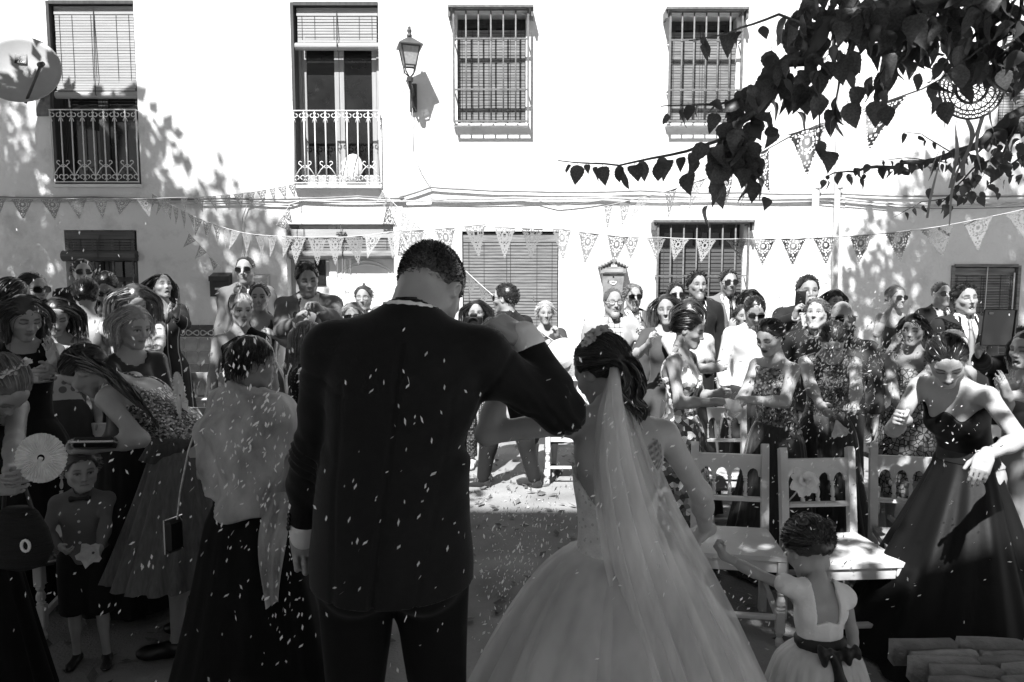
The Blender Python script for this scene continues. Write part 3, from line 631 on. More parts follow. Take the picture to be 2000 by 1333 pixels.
tag(b.build('lily_flower', translucent('white_lily_petal', .85, .35, 1, .6), None, True), 'pale lily with ribbon tied to the white chair back', 'flower')
# ---------------------------------------------------------------- brick topped bench
M_brick = gm('worn_brick', .27, .9, .35, 9, .9, 45, spec=.15, objvar=.3, detail=8, bdist=.012); M_mortar = gm('bench_mortar', .2, .95, .3, 12, .8, 40)
BX0, BX1, BY0, BY1, BZ = 1.42, 2.75, 1.55, 2.5, .43
bench = tag(empty('stone_bench', ((BX0 + BX1) / 2, (BY0 + BY1) / 2, 0)), 'low stone bench topped with worn bricks set on edge', 'bench')
b = MB(); b.bbox((BX0 + .09, BY0, 0), (BX1, BY1 - .09, BZ - .12), .02); b.bbox((BX0 + .03, BY0 - .02, BZ - .13), (BX1, BY1 - .03, BZ - .02), .02); b.build('body', M_mortar, bench)
brs = []
for k in range(4):
    bm = bmesh.new(); bmesh.ops.create_cube(bm, size=1.0); rr = random.Random(k)
    bmesh.ops.subdivide_edges(bm, edges=list(bm.edges), cuts=1, use_grid_fill=True)
    for v in bm.verts:
        sh = sum(abs(c) > .4 for c in v.co); f = 1 - .06 * max(0, sh - 1)
        v.co = Vector((v.co.x * .235 * (1 - .02 * sh), v.co.y * .050 * f, v.co.z * .085 * f)) + Vector([rr.uniform(-.004, .004) for _ in range(3)])
    me = bpy.data.meshes.new('brick'); bm.to_mesh(me); bm.free(); me.materials.append(M_brick); me.shade_smooth(); brs.append(me)
y = BY0; j = 0
while y < BY1 - .02:
    x = BX0 - (.06 if j % 2 else .0) + .01 * math.sin(j * 3)
    while x < BX1 - .1:
        o = inst('brick', RND.choice(brs), bench); o.location = (x + .12, y + .03, BZ - .035 + RND.uniform(-.006, .006) + .008 * math.sin(j * 1.7))
        o.rotation_euler = (RND.uniform(-.06, .06), RND.uniform(-.03, .03), RND.uniform(-.03, .03) + (math.pi if RND.random() < .5 else 0)); x += .243
    y += .0605; j += 1
rebase(bench)
# ---------------------------------------------------------------- leaves, branches, trees
M_leaf = translucent('dark_green_leaf', .085, .42, 1, .36, 14, None, .35); M_bark = gm('grey_bark', .09, .9, .4, 10, .8, 30, stretch=(1, 1, .3), detail=8)
M_leaf2 = translucent('crown_leaf', .07, .22, 1, .5, 8, None, .3)
def leaf_mesh(seed, narrow=1.0, fold=.25, droop=.25):
    """ovate serrate leaf hanging along -z from its stalk, unit length 1, with a raised midrib fold"""
    rr = random.Random(seed); n = 13; L = []; Rr = []; Md = []
    tw = rr.uniform(-.3, .3)
    for i in range(n + 1):
        u = i / n; w = .36 * narrow * (math.sin(math.pi * min(1, u * 1.02) ** .72) ** .85) * (1 - .28 * u)
        if i == n: w = 0.0
        ser = (1 + .045 * (1 if i % 2 else -1)) if 0 < i < n else 1
        z = -.12 - u * .9; yb = -droop * u * u + .04 * math.sin(6 * u + seed)
        hole = 1.0
        c, s = math.cos(tw * u), math.sin(tw * u)
        for sg, lst in ((-1, L), (1, Rr)):
            x = sg * w * ser; y = yb + fold * w + .02 * math.sin(9 * u + sg)
            lst.append((x * c - (y - yb) * s, yb + x * s + (y - yb) * c, z))
        Md.append((0, yb, z))
    v = [(0, 0, 0)] + Md + L + Rr; N = n + 1; f = []
    for i in range(n):
        f.append((1 + i, 1 + N + i, 1 + N + i + 1, 1 + i + 1)); f.append((1 + i, 2 + i, 1 + 2 * N + i + 1, 1 + 2 * N + i))
    k = len(v); v += [(-.012, 0, 0), (.012, 0, 0), (.01, 0, -.125), (-.01, 0, -.125)]; f.append((k, k + 1, k + 2, k + 3))
    me = bpy.data.meshes.new('leaf'); me.from_pydata(v, [], f); me.materials.append(M_leaf); me.shade_smooth(); return me
LEAF = [leaf_mesh(i, RND.uniform(.85, 1.12), RND.uniform(.1, .55), RND.uniform(.05, .45)) for i in range(8)]
LEAFN = [leaf_mesh(30 + i, .62, .35, .3) for i in range(4)]
mul = tag(empty('mulberry_tree', (3.6, 1.7, 0)), 'large leafed tree with dark branches drooping over the guests', 'tree')
leaf_pos = []
def limb(name, pts, r0, r1, parent, n=7):
    P = [at(*p) if len(p) == 3 and not isinstance(p, Vector) else p for p in pts]; Q = []
    for i in range(len(P) - 1):
        for k in range(4):
            t = k / 4; Q.append(P[i].lerp(P[i + 1], t) + Vector((RND.uniform(-1, 1), RND.uniform(-1, 1), RND.uniform(-1, 1))) * r0 * .4)
    Q.append(P[-1]); m = len(Q) - 1
    b = MB(); b.tube(Q, [r0 + (r1 - r0) * i / m for i in range(m + 1)], n); b.build(name, M_bark, parent, True); return Q
def leaves_along(Q, step, size, spread, per=2, narrow=False, tail=1.0, start=0.0):
    tot = 0; nxt = 0; length = sum((Q[i + 1] - Q[i]).length for i in range(len(Q) - 1))
    for i in range(len(Q) - 1):
        seg = (Q[i + 1] - Q[i]).length
        while nxt <= tot + seg:
            t = (nxt - tot) / max(seg, 1e-6); p = Q[i].lerp(Q[i + 1], t); k = nxt / length
            if k >= start:
                for _ in range(per):
                    leaf_pos.append((p + Vector((RND.gauss(0, spread), RND.gauss(0, spread), RND.gauss(0, spread * .8) - spread * .3)), size * .88 * RND.uniform(.6, 1.2) * (1 - (1 - tail) * k), narrow))
            nxt += step * RND.uniform(.7, 1.3)
        tot += seg
c0 = Vector((3.6, 1.7, 0))
limb('trunk', [c0, c0 + Vector((-.05, 0, 1.2)), c0 + Vector((-.15, .1, 2.4)), c0 + Vector((-.3, 0, 3.6))], .17, .1, mul, 10)
Q = limb('branch', [c0 + Vector((-.15, .1, 2.4)), at(2080, -60, 2.5), at(1800, 0, 2.45), at(1620, 55, 2.45), at(1510, 160, 2.5), at(1440, 262, 2.5), at(1395, 330, 2.52)], .05, .006, mul); leaves_along(Q[8:], .022, .105, .05, 3, start=.10)
B1 = Q; leaves_along(Q[2:10], .03, .11, .13, 5)
Q = limb('branch', [at(1450, 258, 2.5), at(1340, 296, 2.48), at(1210, 322, 2.47), at(1090, 314, 2.46)], .007, .0018, mul, 5); leaves_along(Q, .034, .105, .008, 1, tail=.65)
Q = limb('branch', [at(1600, 60, 2.45), at(1520, 28, 2.4), at(1420, 66, 2.38), at(1345, 80, 2.36)], .006, .0018, mul, 5); leaves_along(Q, .055, .09, .012, 1)
Q = limb('branch', [at(1490, 185, 2.5), at(1400, 205, 2.5), at(1290, 208, 2.5)], .006, .0018, mul, 5); leaves_along(Q, .035, .085, .014, 1, tail=.8)
Q = limb('branch', [at(1580, 80, 2.45), at(1600, 160, 2.42), at(1600, 290, 2.4)], .006, .002, mul, 5); leaves_along(Q, .045, .095, .02, 1)
Q = limb('branch', [at(1440, 262, 2.5), at(1450, 330, 2.48), at(1480, 360, 2.47)], .005, .002, mul, 5); leaves_along(Q, .024, .10, .03, 2)
Q = limb('branch', [at(1680, 40, 2.45), at(1640, 150, 2.4), at(1625, 245, 2.38)], .006, .002, mul, 5); leaves_along(Q, .045, .09, .02, 1)
Q = limb('branch', [at(1820, 20, 2.5), at(1740, 110, 2.5), at(1690, 200, 2.5)], .008, .002, mul, 5); leaves_along(Q, .028, .10, .035, 2)
Q = limb('branch', [at(1950, 10, 2.6), at(1890, 90, 2.6), at(1830, 165, 2.6)], .008, .002, mul, 5); leaves_along(Q, .03, .10, .04, 2)
for (xa, ya, xb, yb2) in ((2080, 40, 1950, 110), (2000, -20, 1980, 130), (1900, -40, 1780, 60), (1760, -30, 1700, 70), (1650, -20, 1540, 40), (1990, 60, 1880, 120)):
    Q = limb('branch', [at(xa, ya, 2.55), at((xa + xb) / 2, (ya + yb2) / 2 - 10, 2.5), at(xb, yb2, 2.5)], .008, .003, mul, 5); leaves_along(Q, .022, .105, .055, 3)
Q = limb('branch', [c0 + Vector((-.2, .1, 2.0)), at(2100, 150, 3.1), at(1975, 235, 3.1), at(1900, 290, 3.1), at(1800, 318, 3.1), at(1690, 332, 3.1), at(1615, 345, 3.1)], .03, .002, mul, 6); leaves_along(Q[8:], .035, .085, .02, 2, False, .55)
Q = limb('branch', [at(1990, 225, 3.1), at(1960, 300, 3.05), at(1900, 330, 3.05), at(1840, 395, 3.05)], .008, .002, mul, 5); leaves_along(Q, .03, .085, .04, 3, False, .7)
Q = limb('branch', [at(2080, 260, 3.2), at(1990, 310, 3.2), at(1930, 360, 3.2)], .008, .002, mul, 5); leaves_along(Q, .028, .085, .05, 3, False, .7)
Q = limb('branch', [at(1900, 380, 3.1), at(1800, 395, 3.1), at(1745, 425, 3.1)], .003, .001, mul, 4); leaves_along(Q, .05, .06, .006, 1, True, .7)
Q = limb('branch', [at(1860, 300, 3.0), at(1800, 262, 3.0), at(1760, 258, 3.0)], .003, .001, mul, 4); leaves_along(Q, .05, .055, .004, 1, True)
Q = limb('branch', [at(1850, 318, 3.1), at(1770, 308, 3.1), at(1715, 315, 3.1)], .003, .001, mul, 4); leaves_along(Q, .04, .05, .004, 1, True)
# the 300 leaves that show largest are parts of their own, the rest of the crown is one mass
cp = Vector((0, 0, CAM_Z)); leaf_pos.sort(key=lambda t: -(t[1] / (t[0] - cp).length if (t[0].x / max(t[0].y, .1) < .74 and (t[0].z - CAM_Z) / t[0].y < .40) else 0))
def leaf_matrix(p, s):
    return Matrix.Translation(p) @ Matrix.Rotation(RND.gauss(0, .75) + RND.choice((0, math.pi)), 4, 'Z') @ Matrix.Rotation(RND.gauss(.25, .35), 4, 'X') @ Matrix.Rotation(RND.gauss(0, .3), 4, 'Y') @ Matrix.Diagonal((s, s, s, 1))
rest = MB()
for i, (p, s, nr) in enumerate(leaf_pos):
    me = RND.choice(LEAFN if nr else LEAF); Mx = leaf_matrix(p, s)
    if i < 300: inst('leaf', me, mul, Mx)
    else: rest.add([Mx @ v.co for v in me.vertices], [tuple(f.vertices) for f in me.polygons])
if rest.v: tag(rest.build('crown', M_leaf, mul, True), kind='stuff')
def crown(name, parent, blobs, n, size, seed, mat=M_leaf2):
    """many leaf-sized diamond faces through ellipsoid clumps"""
    rg = np.random.default_rng(seed); bl = np.array(blobs, dtype=float); vol = bl[:, 3] * bl[:, 4] * bl[:, 5]; pick = rg.choice(len(bl), n, p=vol / vol.sum())
    d = rg.normal(size=(n, 3)); d /= np.linalg.norm(d, axis=1)[:, None]; r = rg.random(n) ** .45
    P = bl[pick, :3] + d * r[:, None] * bl[pick, 3:]
    a = rg.normal(size=(n, 3)); a[:, 2] -= .3; a /= np.linalg.norm(a, axis=1)[:, None]; b_ = np.cross(a, rg.normal(size=(n, 3))); b_ /= np.linalg.norm(b_, axis=1)[:, None]
    s = size * rg.uniform(.7, 1.3, n)[:, None]
    nrm = np.cross(a, b_)
    V = np.stack([P, P + a * s * .5 + b_ * s * .38 + nrm * s * .1, P + a * s * 1.1, P + a * s * .5 - b_ * s * .38 + nrm * s * .1], 1).reshape(-1, 3)
    Fc = np.arange(n * 4).reshape(-1, 4)
    return tag(obj_from(name, V, Fc, mat, parent), kind='stuff')
def blobs_in(seed, n, lo, hi, r0, r1, keep=None):
    rr = random.Random(seed); out = []
    while len(out) < n:
        p = [rr.uniform(a, b) for a, b in zip(lo, hi)]
        if keep and not keep(*p): continue
        r = rr.uniform(r0, r1); out.append((*p, r, r, r * .8))
    return out
# foliage over the photographer and the couple
KEEP_OUT = lambda x, y, z: z - 1.1 > CAM_Z + .40 * max(y + .8, 0)
crown('crown', mul, blobs_in(3, 10, (2.3, .6, 3.6), (4.3, 2.6, 5.0), .5, .8, lambda x, y, z: x - .7 > .74 * y), 7000, .15, 4)
crown('low_crown', mul, blobs_in(31, 12, (-.2, .5, 3.7), (2.5, 2.5, 5.2), .4, .7, KEEP_OUT), 2500, .115, 14)
t2 = tag(empty('shade_tree', (-5.4, 1.6, 0)), 'tall shade tree whose high crown shades the couple', 'tree')
limb('trunk', [Vector((-5.4, 1.6, 0)), Vector((-5.3, 1.5, 1.6)), Vector((-5.0, 1.2, 3.2)), Vector((-4.2, .5, 4.6))], .2, .1, t2, 10)
limb('branch', [Vector((-5.0, 1.2, 3.2)), Vector((-5.6, 2.2, 4.4)), Vector((-5.8, 3.2, 5.4))], .09, .03, t2, 8)
crown('crown', t2, blobs_in(6, 18, (-5.8, .3, 4.4), (-1.9, 3.6, 6.0), .45, .8, KEEP_OUT), 6200, .115, 18)
t3 = tag(empty('shade_tree', (-8.6, 5.2, 0)), 'shade tree dappling the wall below the satellite dish', 'tree')
limb('trunk', [Vector((-8.6, 5.2, 0)), Vector((-8.5, 5.3, 2)), Vector((-8.0, 5.8, 4)), Vector((-7.2, 6.3, 6))], .18, .08, t3, 10)
crown('crown', t3, blobs_in(9, 24, (-9.4, 4.2, 6.0), (-5.1, 7.8, 7.4), .5, .95, lambda x, y, z: z - .9 > CAM_Z + .40 * (y + .6)) + blobs_in(19, 26, (-11, 1.5, 7.2), (-5.4, 6.4, 10.5), .7, 1.2), 24000, .17, 12)
t4 = tag(empty('shade_tree', (6.4, 4.6, 0)), 'shade tree dappling the wall beside the drainpipes', 'tree')
limb('trunk', [Vector((6.4, 4.6, 0)), Vector((6.3, 4.6, 2)), Vector((5.8, 4.8, 4)), Vector((5.0, 5.2, 6))], .18, .08, t4, 10)
crown('crown', t4, blobs_in(15, 20, (1.9, 3.4, 5.4), (5.6, 6.9, 6.8), .45, .9, lambda x, y, z: z - .9 > CAM_Z + .40 * (y + .6)) + blobs_in(25, 18, (4.0, 1.0, 6.4), (9.0, 6.4, 9.5), .7, 1.2), 15000, .17, 22)
for _t in (mul, t2, t3, t4): rebase(_t)
# ---------------------------------------------------------------- bunting
M_paper = translucent('white_cut_paper', .30, .12, 1, .7, 30, None, .05); M_cordw = gm('white_string', .6, .9)
def pennant_mesh(seed, NX=34, NZ=40):
    """paper triangle with scalloped sides and a lace of cut-out hearts, crescents and dots"""
    def solid(x, z):                              # x in -.5..0.5, z in 0..1.12 (down)
        hw = .5 * (1 - z / 1.1)
        if z < .03: return abs(x) < .5
        e = abs(x) - (hw - .03)
        if e > 0:
            k = round(z / .075); zc = k * .075; xc = .5 * (1 - zc / 1.1) - .045
            if (abs(x) - xc) ** 2 + (z - zc) ** 2 > .045 ** 2: return False
        if z > 1.0: return True
        for hx, hz, hr in ((0, .30, .075), (-.15, .14, .04), (.15, .14, .04), (0, .66, .05)):     # hearts
            u, v = abs(x - hx) / hr, (hz - z) / hr + .2
            if u * u + (v - .6 * math.sqrt(max(u, 0))) ** 2 < .75: return False
        rr = math.hypot(x, z - .30)
        if .155 < rr < .20 and (math.degrees(math.atan2(z - .3, x)) % 40) > 9 and abs(x) < hw - .07: return False
        if .245 < rr < .285 and (math.degrees(math.atan2(z - .3, x)) % 26) > 10 and abs(x) < hw - .07 and z < .62: return False
        for dx, dz, r in ((-.3, .1, .035), (.3, .1, .035), (-.38, .06, .02), (.38, .06, .02), (0, .07, .03), (-.07, .55, .032), (.07, .55, .032), (-.055, .78, .026), (.055, .78, .026), (0, .86, .022), (-.13, .5, .022), (.13, .5, .022), (-.21, .07, .018), (.21, .07, .018), (0, .52, .02)):
            if (x - dx) ** 2 + (z - dz) ** 2 < r * r: return False
        return True
    V = {}; v = []; f = []
    def vid(i, j):
        if (i, j) not in V: V[(i, j)] = len(v); x = i / NX - .5; z = j / NZ * 1.12; v.append((x, .03 * math.sin(4 * z + seed) * z + .05 * x * math.sin(seed * 2 + z * 3), -z))
        return V[(i, j)]
    for j in range(NZ):
        for i in range(NX):
            if solid((i + .5) / NX - .5, (j + .5) / NZ * 1.12): f.append((vid(i, j), vid(i + 1, j), vid(i + 1, j + 1), vid(i, j + 1)))
    me = bpy.data.meshes.new('pennant'); me.from_pydata(v, [], f); me.materials.append(M_paper); me.shade_smooth(); return me
PEN = [pennant_mesh(i) for i in range(3)]
def bunting(pts, label, width, spacing, sag=.04, sway=.25, first=.5, tall=1.0):
    P = [at(*p) for p in pts]; Q = []
    for i in range(len(P) - 1):
        n = 8
        for k in range(n):
            t = k / n; q = P[i].lerp(P[i + 1], t); q.z -= sag * 4 * t * (1 - t) * (P[i + 1] - P[i]).length * .25; Q.append(q)
    Q.append(P[-1]); r = tag(empty('bunting_string', Q[0]), label, 'bunting', 'paper bunting strings')
    b = MB(); b.tube(Q, .0035, 5); b.build('string', M_cordw, r)
    tot = 0; nxt = spacing * first
    for i in range(len(Q) - 1):
        s = (Q[i + 1] - Q[i]).length
        while nxt < tot + s:
            p = Q[i].lerp(Q[i + 1], (nxt - tot) / s); dr = (Q[i + 1] - Q[i]).normalized(); x = Vector((dr.x, dr.y, dr.z)); 
            if x.x < 0: x = -x
            y = Vector((0, 0, 1)).cross(x).normalized(); z = x.cross(y)
            Mx = Matrix((( x.x, y.x, z.x, p.x), (x.y, y.y, z.y, p.y), (x.z, y.z, z.z, p.z), (0, 0, 0, 1))) @ Matrix.Rotation(RND.gauss(0, sway), 4, 'X') @ Matrix.Rotation(RND.gauss(0, .12), 4, 'Z') @ Matrix.Diagonal((width, width, width * tall, 1))
            inst('pennant', RND.choice(PEN), r, Mx); nxt += spacing * RND.uniform(.93, 1.07)
        tot += s
    rebase_obj(r); return r
def rebase_obj(r):
    for c in r.children: c.matrix_parent_inverse = Matrix.Translation(-Vector(r.location))
bunting([(-40, 386, 6.6), (160, 388, 7.2), (345, 386, 8.0)], 'row of pale paper pennants level along the shaded wall under the satellite dish', .185, .225)
bunting([(345, 386, 8.0), (460, 380, 8.8), (574, 360, 9.85)], 'short row of small grey pennants rising to the balcony corner', .165, .21)
bunting([(296, 378, 9.8), (400, 432, 8.6), (480, 456, 7.9), (562, 462, 7.4)], 'pennants dropping from the balcony towards the doorway', .21, .25)
bunting([(562, 462, 7.4), (680, 463, 7.2), (772, 452, 7.0)], 'white pennants strung straight across the doorway', .21, .225, tall=1.25)
bunting([(366, 452, 9.4), (410, 500, 9.2), (432, 524, 9.1)], 'three dark pennants slanting down above the letterbox', .17, .24)
bunting([(746, 372, 9.9), (800, 425, 8.4), (870, 490, 7.4), (960, 575, 6.6), (1130, 700, 6.0)], 'pennants slanting down behind the groom past the lowered blind', .21, .255)
bunting([(540, 440, 9.6), (566, 400, 9.9)], 'two pennants hanging steeply beside the doorway corner', .2, .2)
bunting([(776, 452, 7.0), (930, 440, 7.2), (1100, 448, 7.4), (1215, 462, 7.5)], 'washed out white pennants against the sunlit middle wall', .23, .30, tall=1.3)
bunting([(1208, 462, 7.5), (1290, 464, 7.2), (1450, 467, 6.6), (1640, 463, 6.0), (1830, 444, 5.4), (2060, 395, 4.8)], 'long row of lace pennants across barred window towards the tree', .215, .285)
bunting([(1175, 405, 6.5), (1300, 375, 5.2), (1420, 335, 4.3), (1560, 258, 3.5), (1800, 175, 2.9), (1960, 90, 2.7)], 'big lace pennants hanging among the leafy branches', .20, .42, sag=.0, first=.4)
# crocheted hoop with ribbons
H0 = at(1898, 172, 2.9); hoop = tag(empty('dream_catcher', H0), 'crocheted lace hoop with long ribbons hanging in the branches', 'ornament')
M_lace = gm('grey_crochet', .12, .9, .2, 20, .3, 90); M_rib = translucent('soft_ribbon', .28, .4, 1, .6)
HM = Matrix.Translation(H0) @ Matrix.Rotation(math.radians(-8), 4, 'Z'); HR = .120
ring = lambda r, n=36: [HM @ Vector((r * math.cos(2 * math.pi * k / n), 0, r * math.sin(2 * math.pi * k / n))) for k in range(n + 1)]
b = MB(); b.tube(ring(HR), .0045, 6); b.build('hoop', M_lace, hoop, True)
b = MB()
for r_ in (.028, .058, .088, .104): b.tube(ring(r_), .0032 if r_ != .058 else .006, 5)
for r0_, r1_, n in ((.0, .028, 8), (.030, .056, 14), (.060, .087, 20), (.088, .104, 26), (.104, .118, 30)):
    for k in range(n):
        a = 2 * math.pi * k / n; a2 = a + math.pi / n
        b.tube([HM @ Vector((r0_ * math.cos(a), .001, r0_ * math.sin(a))), HM @ Vector((r1_ * math.cos(a2), .001, r1_ * math.sin(a2)))], .002, 4)
        b.tube([HM @ Vector((r0_ * math.cos(a), -.001, r0_ * math.sin(a))), HM @ Vector((r1_ * math.cos(a - math.pi / n), -.001, r1_ * math.sin(a - math.pi / n)))], .002, 4)
b.build('crochet_lace', M_lace, hoop)
for k, (dx, L, w, sl) in enumerate(((-.09, .24, .009, -.03), (-.06, .40, .010, -.08), (-.03, .27, .014, -.03), (.0, .22, .018, 0), (.03, .42, .010, -.09), (.06, .3, .012, -.02), (.085, .2, .009, .02))):
    zt = -math.sqrt(max(0, HR ** 2 - dx ** 2)); v = []; f = []
    for i in range(15):
        t = i / 14; cx = dx + sl * t + .012 * math.sin(5 * t + k * 2); yy = .015 * math.sin(7 * t + k) + .004 * k; a = 1.2 * math.sin(3 * t + k)
        v += [HM @ Vector((cx - w / 2 * math.cos(a), yy - w / 2 * math.sin(a), zt - L * t)), HM @ Vector((cx + w / 2 * math.cos(a), yy + w / 2 * math.sin(a), zt - L * t))]
        if i: f.append((2 * i - 2, 2 * i - 1, 2 * i + 1, 2 * i))
    obj_from('ribbon', [tuple(x) for x in v], f, M_rib, hoop, True)
b = MB(); b.tube([HM @ Vector((0, 0, HR)), at(1890, 30, 2.8)], .002, 4); b.build('cord', M_lace, hoop)
rebase_obj(hoop)
# fallen leaves and petals on the ground
rg = np.random.default_rng(5)
def litter(name, n, xr, yr, size, mat, label, cat, zoff=.006):
    P = np.stack([rg.uniform(*xr, n), rg.uniform(*yr, n), np.full(n, zoff)], 1); th = rg.uniform(0, 6.28, n); s = size * rg.uniform(.5, 1.4, n)
    a = np.stack([np.cos(th), np.sin(th), rg.normal(0, .25, n)], 1) * s[:, None]; c = np.stack([-np.sin(th), np.cos(th), rg.normal(0, .25, n)], 1) * s[:, None] * .55
    P[:, 2] += s * .3
    V = np.stack([P - a, P + c * .9, P + a, P - c * .9], 1).reshape(-1, 3); V[:, 2] = np.maximum(V[:, 2], .003)
    return tag(obj_from(name, V, np.arange(n * 4).reshape(-1, 4), mat), label, cat, kind='stuff')
M_dry = gm('dry_leaf', .13, .8, .6, 9, .2, 30)
litter('fallen_leaves', 1100, (-3.2, 3.2), (2.4, 8), .035, M_dry, 'dry fallen leaves lying along the edges of the aisle', 'leaves')
litter('ground_petals', 1400, (-1.6, 2.2), (1.8, 6.2), .011, M_petal, 'white petals and rice fallen on the dark ground', 'petals')
# ---------------------------------------------------------------- sculpting engine (signed distances -> surface nets)
def _v(a): return np.array(a, dtype=np.float64)
def rotm(ax, deg):
    a = math.radians(deg); c, s = math.cos(a), math.sin(a)
    return {'x': np.array([[1, 0, 0], [0, c, -s], [0, s, c]]), 'y': np.array([[c, 0, s], [0, 1, 0], [-s, 0, c]]), 'z': np.array([[c, -s, 0], [s, c, 0], [0, 0, 1]])}[ax]
def cone(a, b, r1, r2=None, k=.02, sub=False): return ('c', _v(a), _v(b), r1, r1 if r2 is None else r2, k, sub)
def ell(c, rad, R=None, k=.02, sub=False): return ('e', _v(c), _v(rad), np.eye(3) if R is None else R, None, k, sub)
def rbox(c, half, R=None, r=.01, k=.01, sub=False): return ('b', _v(c), _v(half), np.eye(3) if R is None else R, r, k, sub)
def smin(a, b, k):
    h = np.clip(.5 + .5 * (b - a) / k, 0, 1); return b + (a - b) * h - k * h * (1 - h)
CORN = np.array([[i, j, k] for i in (0, 1) for j in (0, 1) for k in (0, 1)])
EDG = [(a, b) for a in range(8) for b in range(a + 1, 8) if np.abs(CORN[a] - CORN[b]).sum() == 1]
def surface_nets(D, lo, h):
    S = D < 0
    cs = [S[i:S.shape[0] - 1 + i, j:S.shape[1] - 1 + j, k:S.shape[2] - 1 + k] for i, j, k in CORN]
    tot = np.zeros(cs[0].shape, np.int8)
    for c in cs: tot += c
    mx = (tot > 0) & (tot < 8); I = np.argwhere(mx)
    if len(I) == 0: return np.zeros((0, 3)), np.zeros((0, 4), int)
    ids = -np.ones(mx.shape, np.int32); ids[mx] = np.arange(len(I))
    cv = np.stack([D[I[:, 0] + i, I[:, 1] + j, I[:, 2] + k] for i, j, k in CORN], 1)
    acc = np.zeros((len(I), 3)); cnt = np.zeros(len(I))
    for a, b in EDG:
        va, vb = cv[:, a], cv[:, b]; cr = (va < 0) != (vb < 0); t = np.where(cr, va / np.where(va == vb, 1, va - vb), 0)
        acc += np.where(cr[:, None], CORN[a] + (CORN[b] - CORN[a]) * t[:, None], 0); cnt += cr
    V = lo + h * (I + acc / cnt[:, None]); Q = []
    for ax in range(3):
        o = [(0, 1), (0, 1), (0, 1)]
        sl0 = [slice(1, -1)] * 3; sl1 = [slice(1, -1)] * 3; sl0[ax] = slice(0, -1); sl1[ax] = slice(1, None)
        s0, s1 = S[tuple(sl0)], S[tuple(sl1)]; df = np.argwhere(s0 != s1); 
        if len(df) == 0: continue
        fl = s0[tuple(df.T)]; b = df.copy(); b1, b2 = [x for x in range(3) if x != ax]
        b[:, b1] += 1; b[:, b2] += 1
        def cell(d1, d2):
            e = b.copy(); e[:, b1] += d1; e[:, b2] += d2; return ids[tuple(e.T)]
        q = np.stack([cell(-1, -1), cell(0, -1), cell(0, 0), cell(-1, 0)], 1)
        if ax == 1: fl = ~fl
        q[~fl] = q[~fl][:, ::-1]; q = q[(q >= 0).all(1)]; Q.append(q)
    return V, np.concatenate(Q)
def field(ops, lo, hi, h, O=None, R=None):
    lo = _v(lo); n = np.ceil((_v(hi) - lo) / h).astype(int) + 1
    D = np.full(n, 9.0, np.float32); ax = [lo[i] + h * np.arange(n[i]) for i in range(3)]
    for op in ops:
        kd, p, q, r1, r2, k, sub = op
        if R is not None:
            p = R.T @ (p - O)
            if kd == 'c': q = R.T @ (q - O)
            else: r1 = R.T @ r1
        m = k + 3 * h
        if kd == 'c': a = np.minimum(p - r1, q - r2) - m; b = np.maximum(p + r1, q + r2) + m
        elif kd == 'e': e = np.sqrt(((r1 * q) ** 2).sum(1)); a = p - e - m; b = p + e + m
        else: e = np.abs(r1 * q).sum(1) + r2; a = p - e - m; b = p + e + m
        i0 = np.maximum(np.floor((a - lo) / h).astype(int), 0); i1 = np.minimum(np.ceil((b - lo) / h).astype(int) + 1, n)
        if (i1 <= i0).any(): continue
        sl = tuple(slice(i0[i], i1[i]) for i in range(3))
        X = ax[0][sl[0]][:, None, None] - p[0]; Y = ax[1][sl[1]][None, :, None] - p[1]; Z = ax[2][sl[2]][None, None, :] - p[2]
        if kd == 'c':
            ba = q - p; l2 = max(ba @ ba, 1e-12); t = np.clip((X * ba[0] + Y * ba[1] + Z * ba[2]) / l2, 0, 1)
            d = np.sqrt((X - t * ba[0]) ** 2 + (Y - t * ba[1]) ** 2 + (Z - t * ba[2]) ** 2) - (r1 + (r2 - r1) * t)
        else:
            M = r1.T; u = M[0, 0] * X + M[0, 1] * Y + M[0, 2] * Z; v = M[1, 0] * X + M[1, 1] * Y + M[1, 2] * Z; w = M[2, 0] * X + M[2, 1] * Y + M[2, 2] * Z
            if kd == 'e':
                k0 = np.sqrt((u / q[0]) ** 2 + (v / q[1]) ** 2 + (w / q[2]) ** 2); k1 = np.sqrt((u / q[0] ** 2) ** 2 + (v / q[1] ** 2) ** 2 + (w / q[2] ** 2) ** 2)
                d = k0 * (k0 - 1) / np.maximum(k1, 1e-9)
            else:
                du, dv, dw = np.abs(u) - q[0] + r2, np.abs(v) - q[1] + r2, np.abs(w) - q[2] + r2
                d = np.sqrt(np.maximum(du, 0) ** 2 + np.maximum(dv, 0) ** 2 + np.maximum(dw, 0) ** 2) + np.minimum(np.maximum(du, np.maximum(dv, dw)), 0) - r2
        d = d.astype(np.float32)
        D[sl] = -smin(-D[sl], d, k) if sub else smin(D[sl], d, k)
    return D, lo, ax
def ops_box(ops, pad):
    lo = np.full(3, 9e9); hi = -lo
    for kd, p, q, r1, r2, k, sub in ops:
        if sub: continue
        if kd == 'c': a = np.minimum(p - r1, q - r2); b = np.maximum(p + r1, q + r2)
        elif kd == 'e': e = np.sqrt(((r1 * q) ** 2).sum(1)); a = p - e; b = p + e
        else: e = np.abs(r1 * q).sum(1) + r2; a = p - e; b = p + e
        lo = np.minimum(lo, a); hi = np.maximum(hi, b)
    return lo - pad, hi + pad
def wrinkle(X, Y, Z, seed, f=22.0, amp=.004):
    rr = np.random.default_rng(seed); o = 0
    for i in range(4):
        w = rr.normal(size=3); w /= np.linalg.norm(w); w2 = rr.normal(size=3); ff = f * rr.uniform(.6, 1.5)
        o = o + np.sin(ff * (w[0] * X + w[1] * Y + w[2] * Z) + 2.0 * np.sin(ff * .37 * (w2[0] * X + w2[1] * Y + w2[2] * Z) + i) + rr.uniform(0, 6))
    return o * (amp / 3)
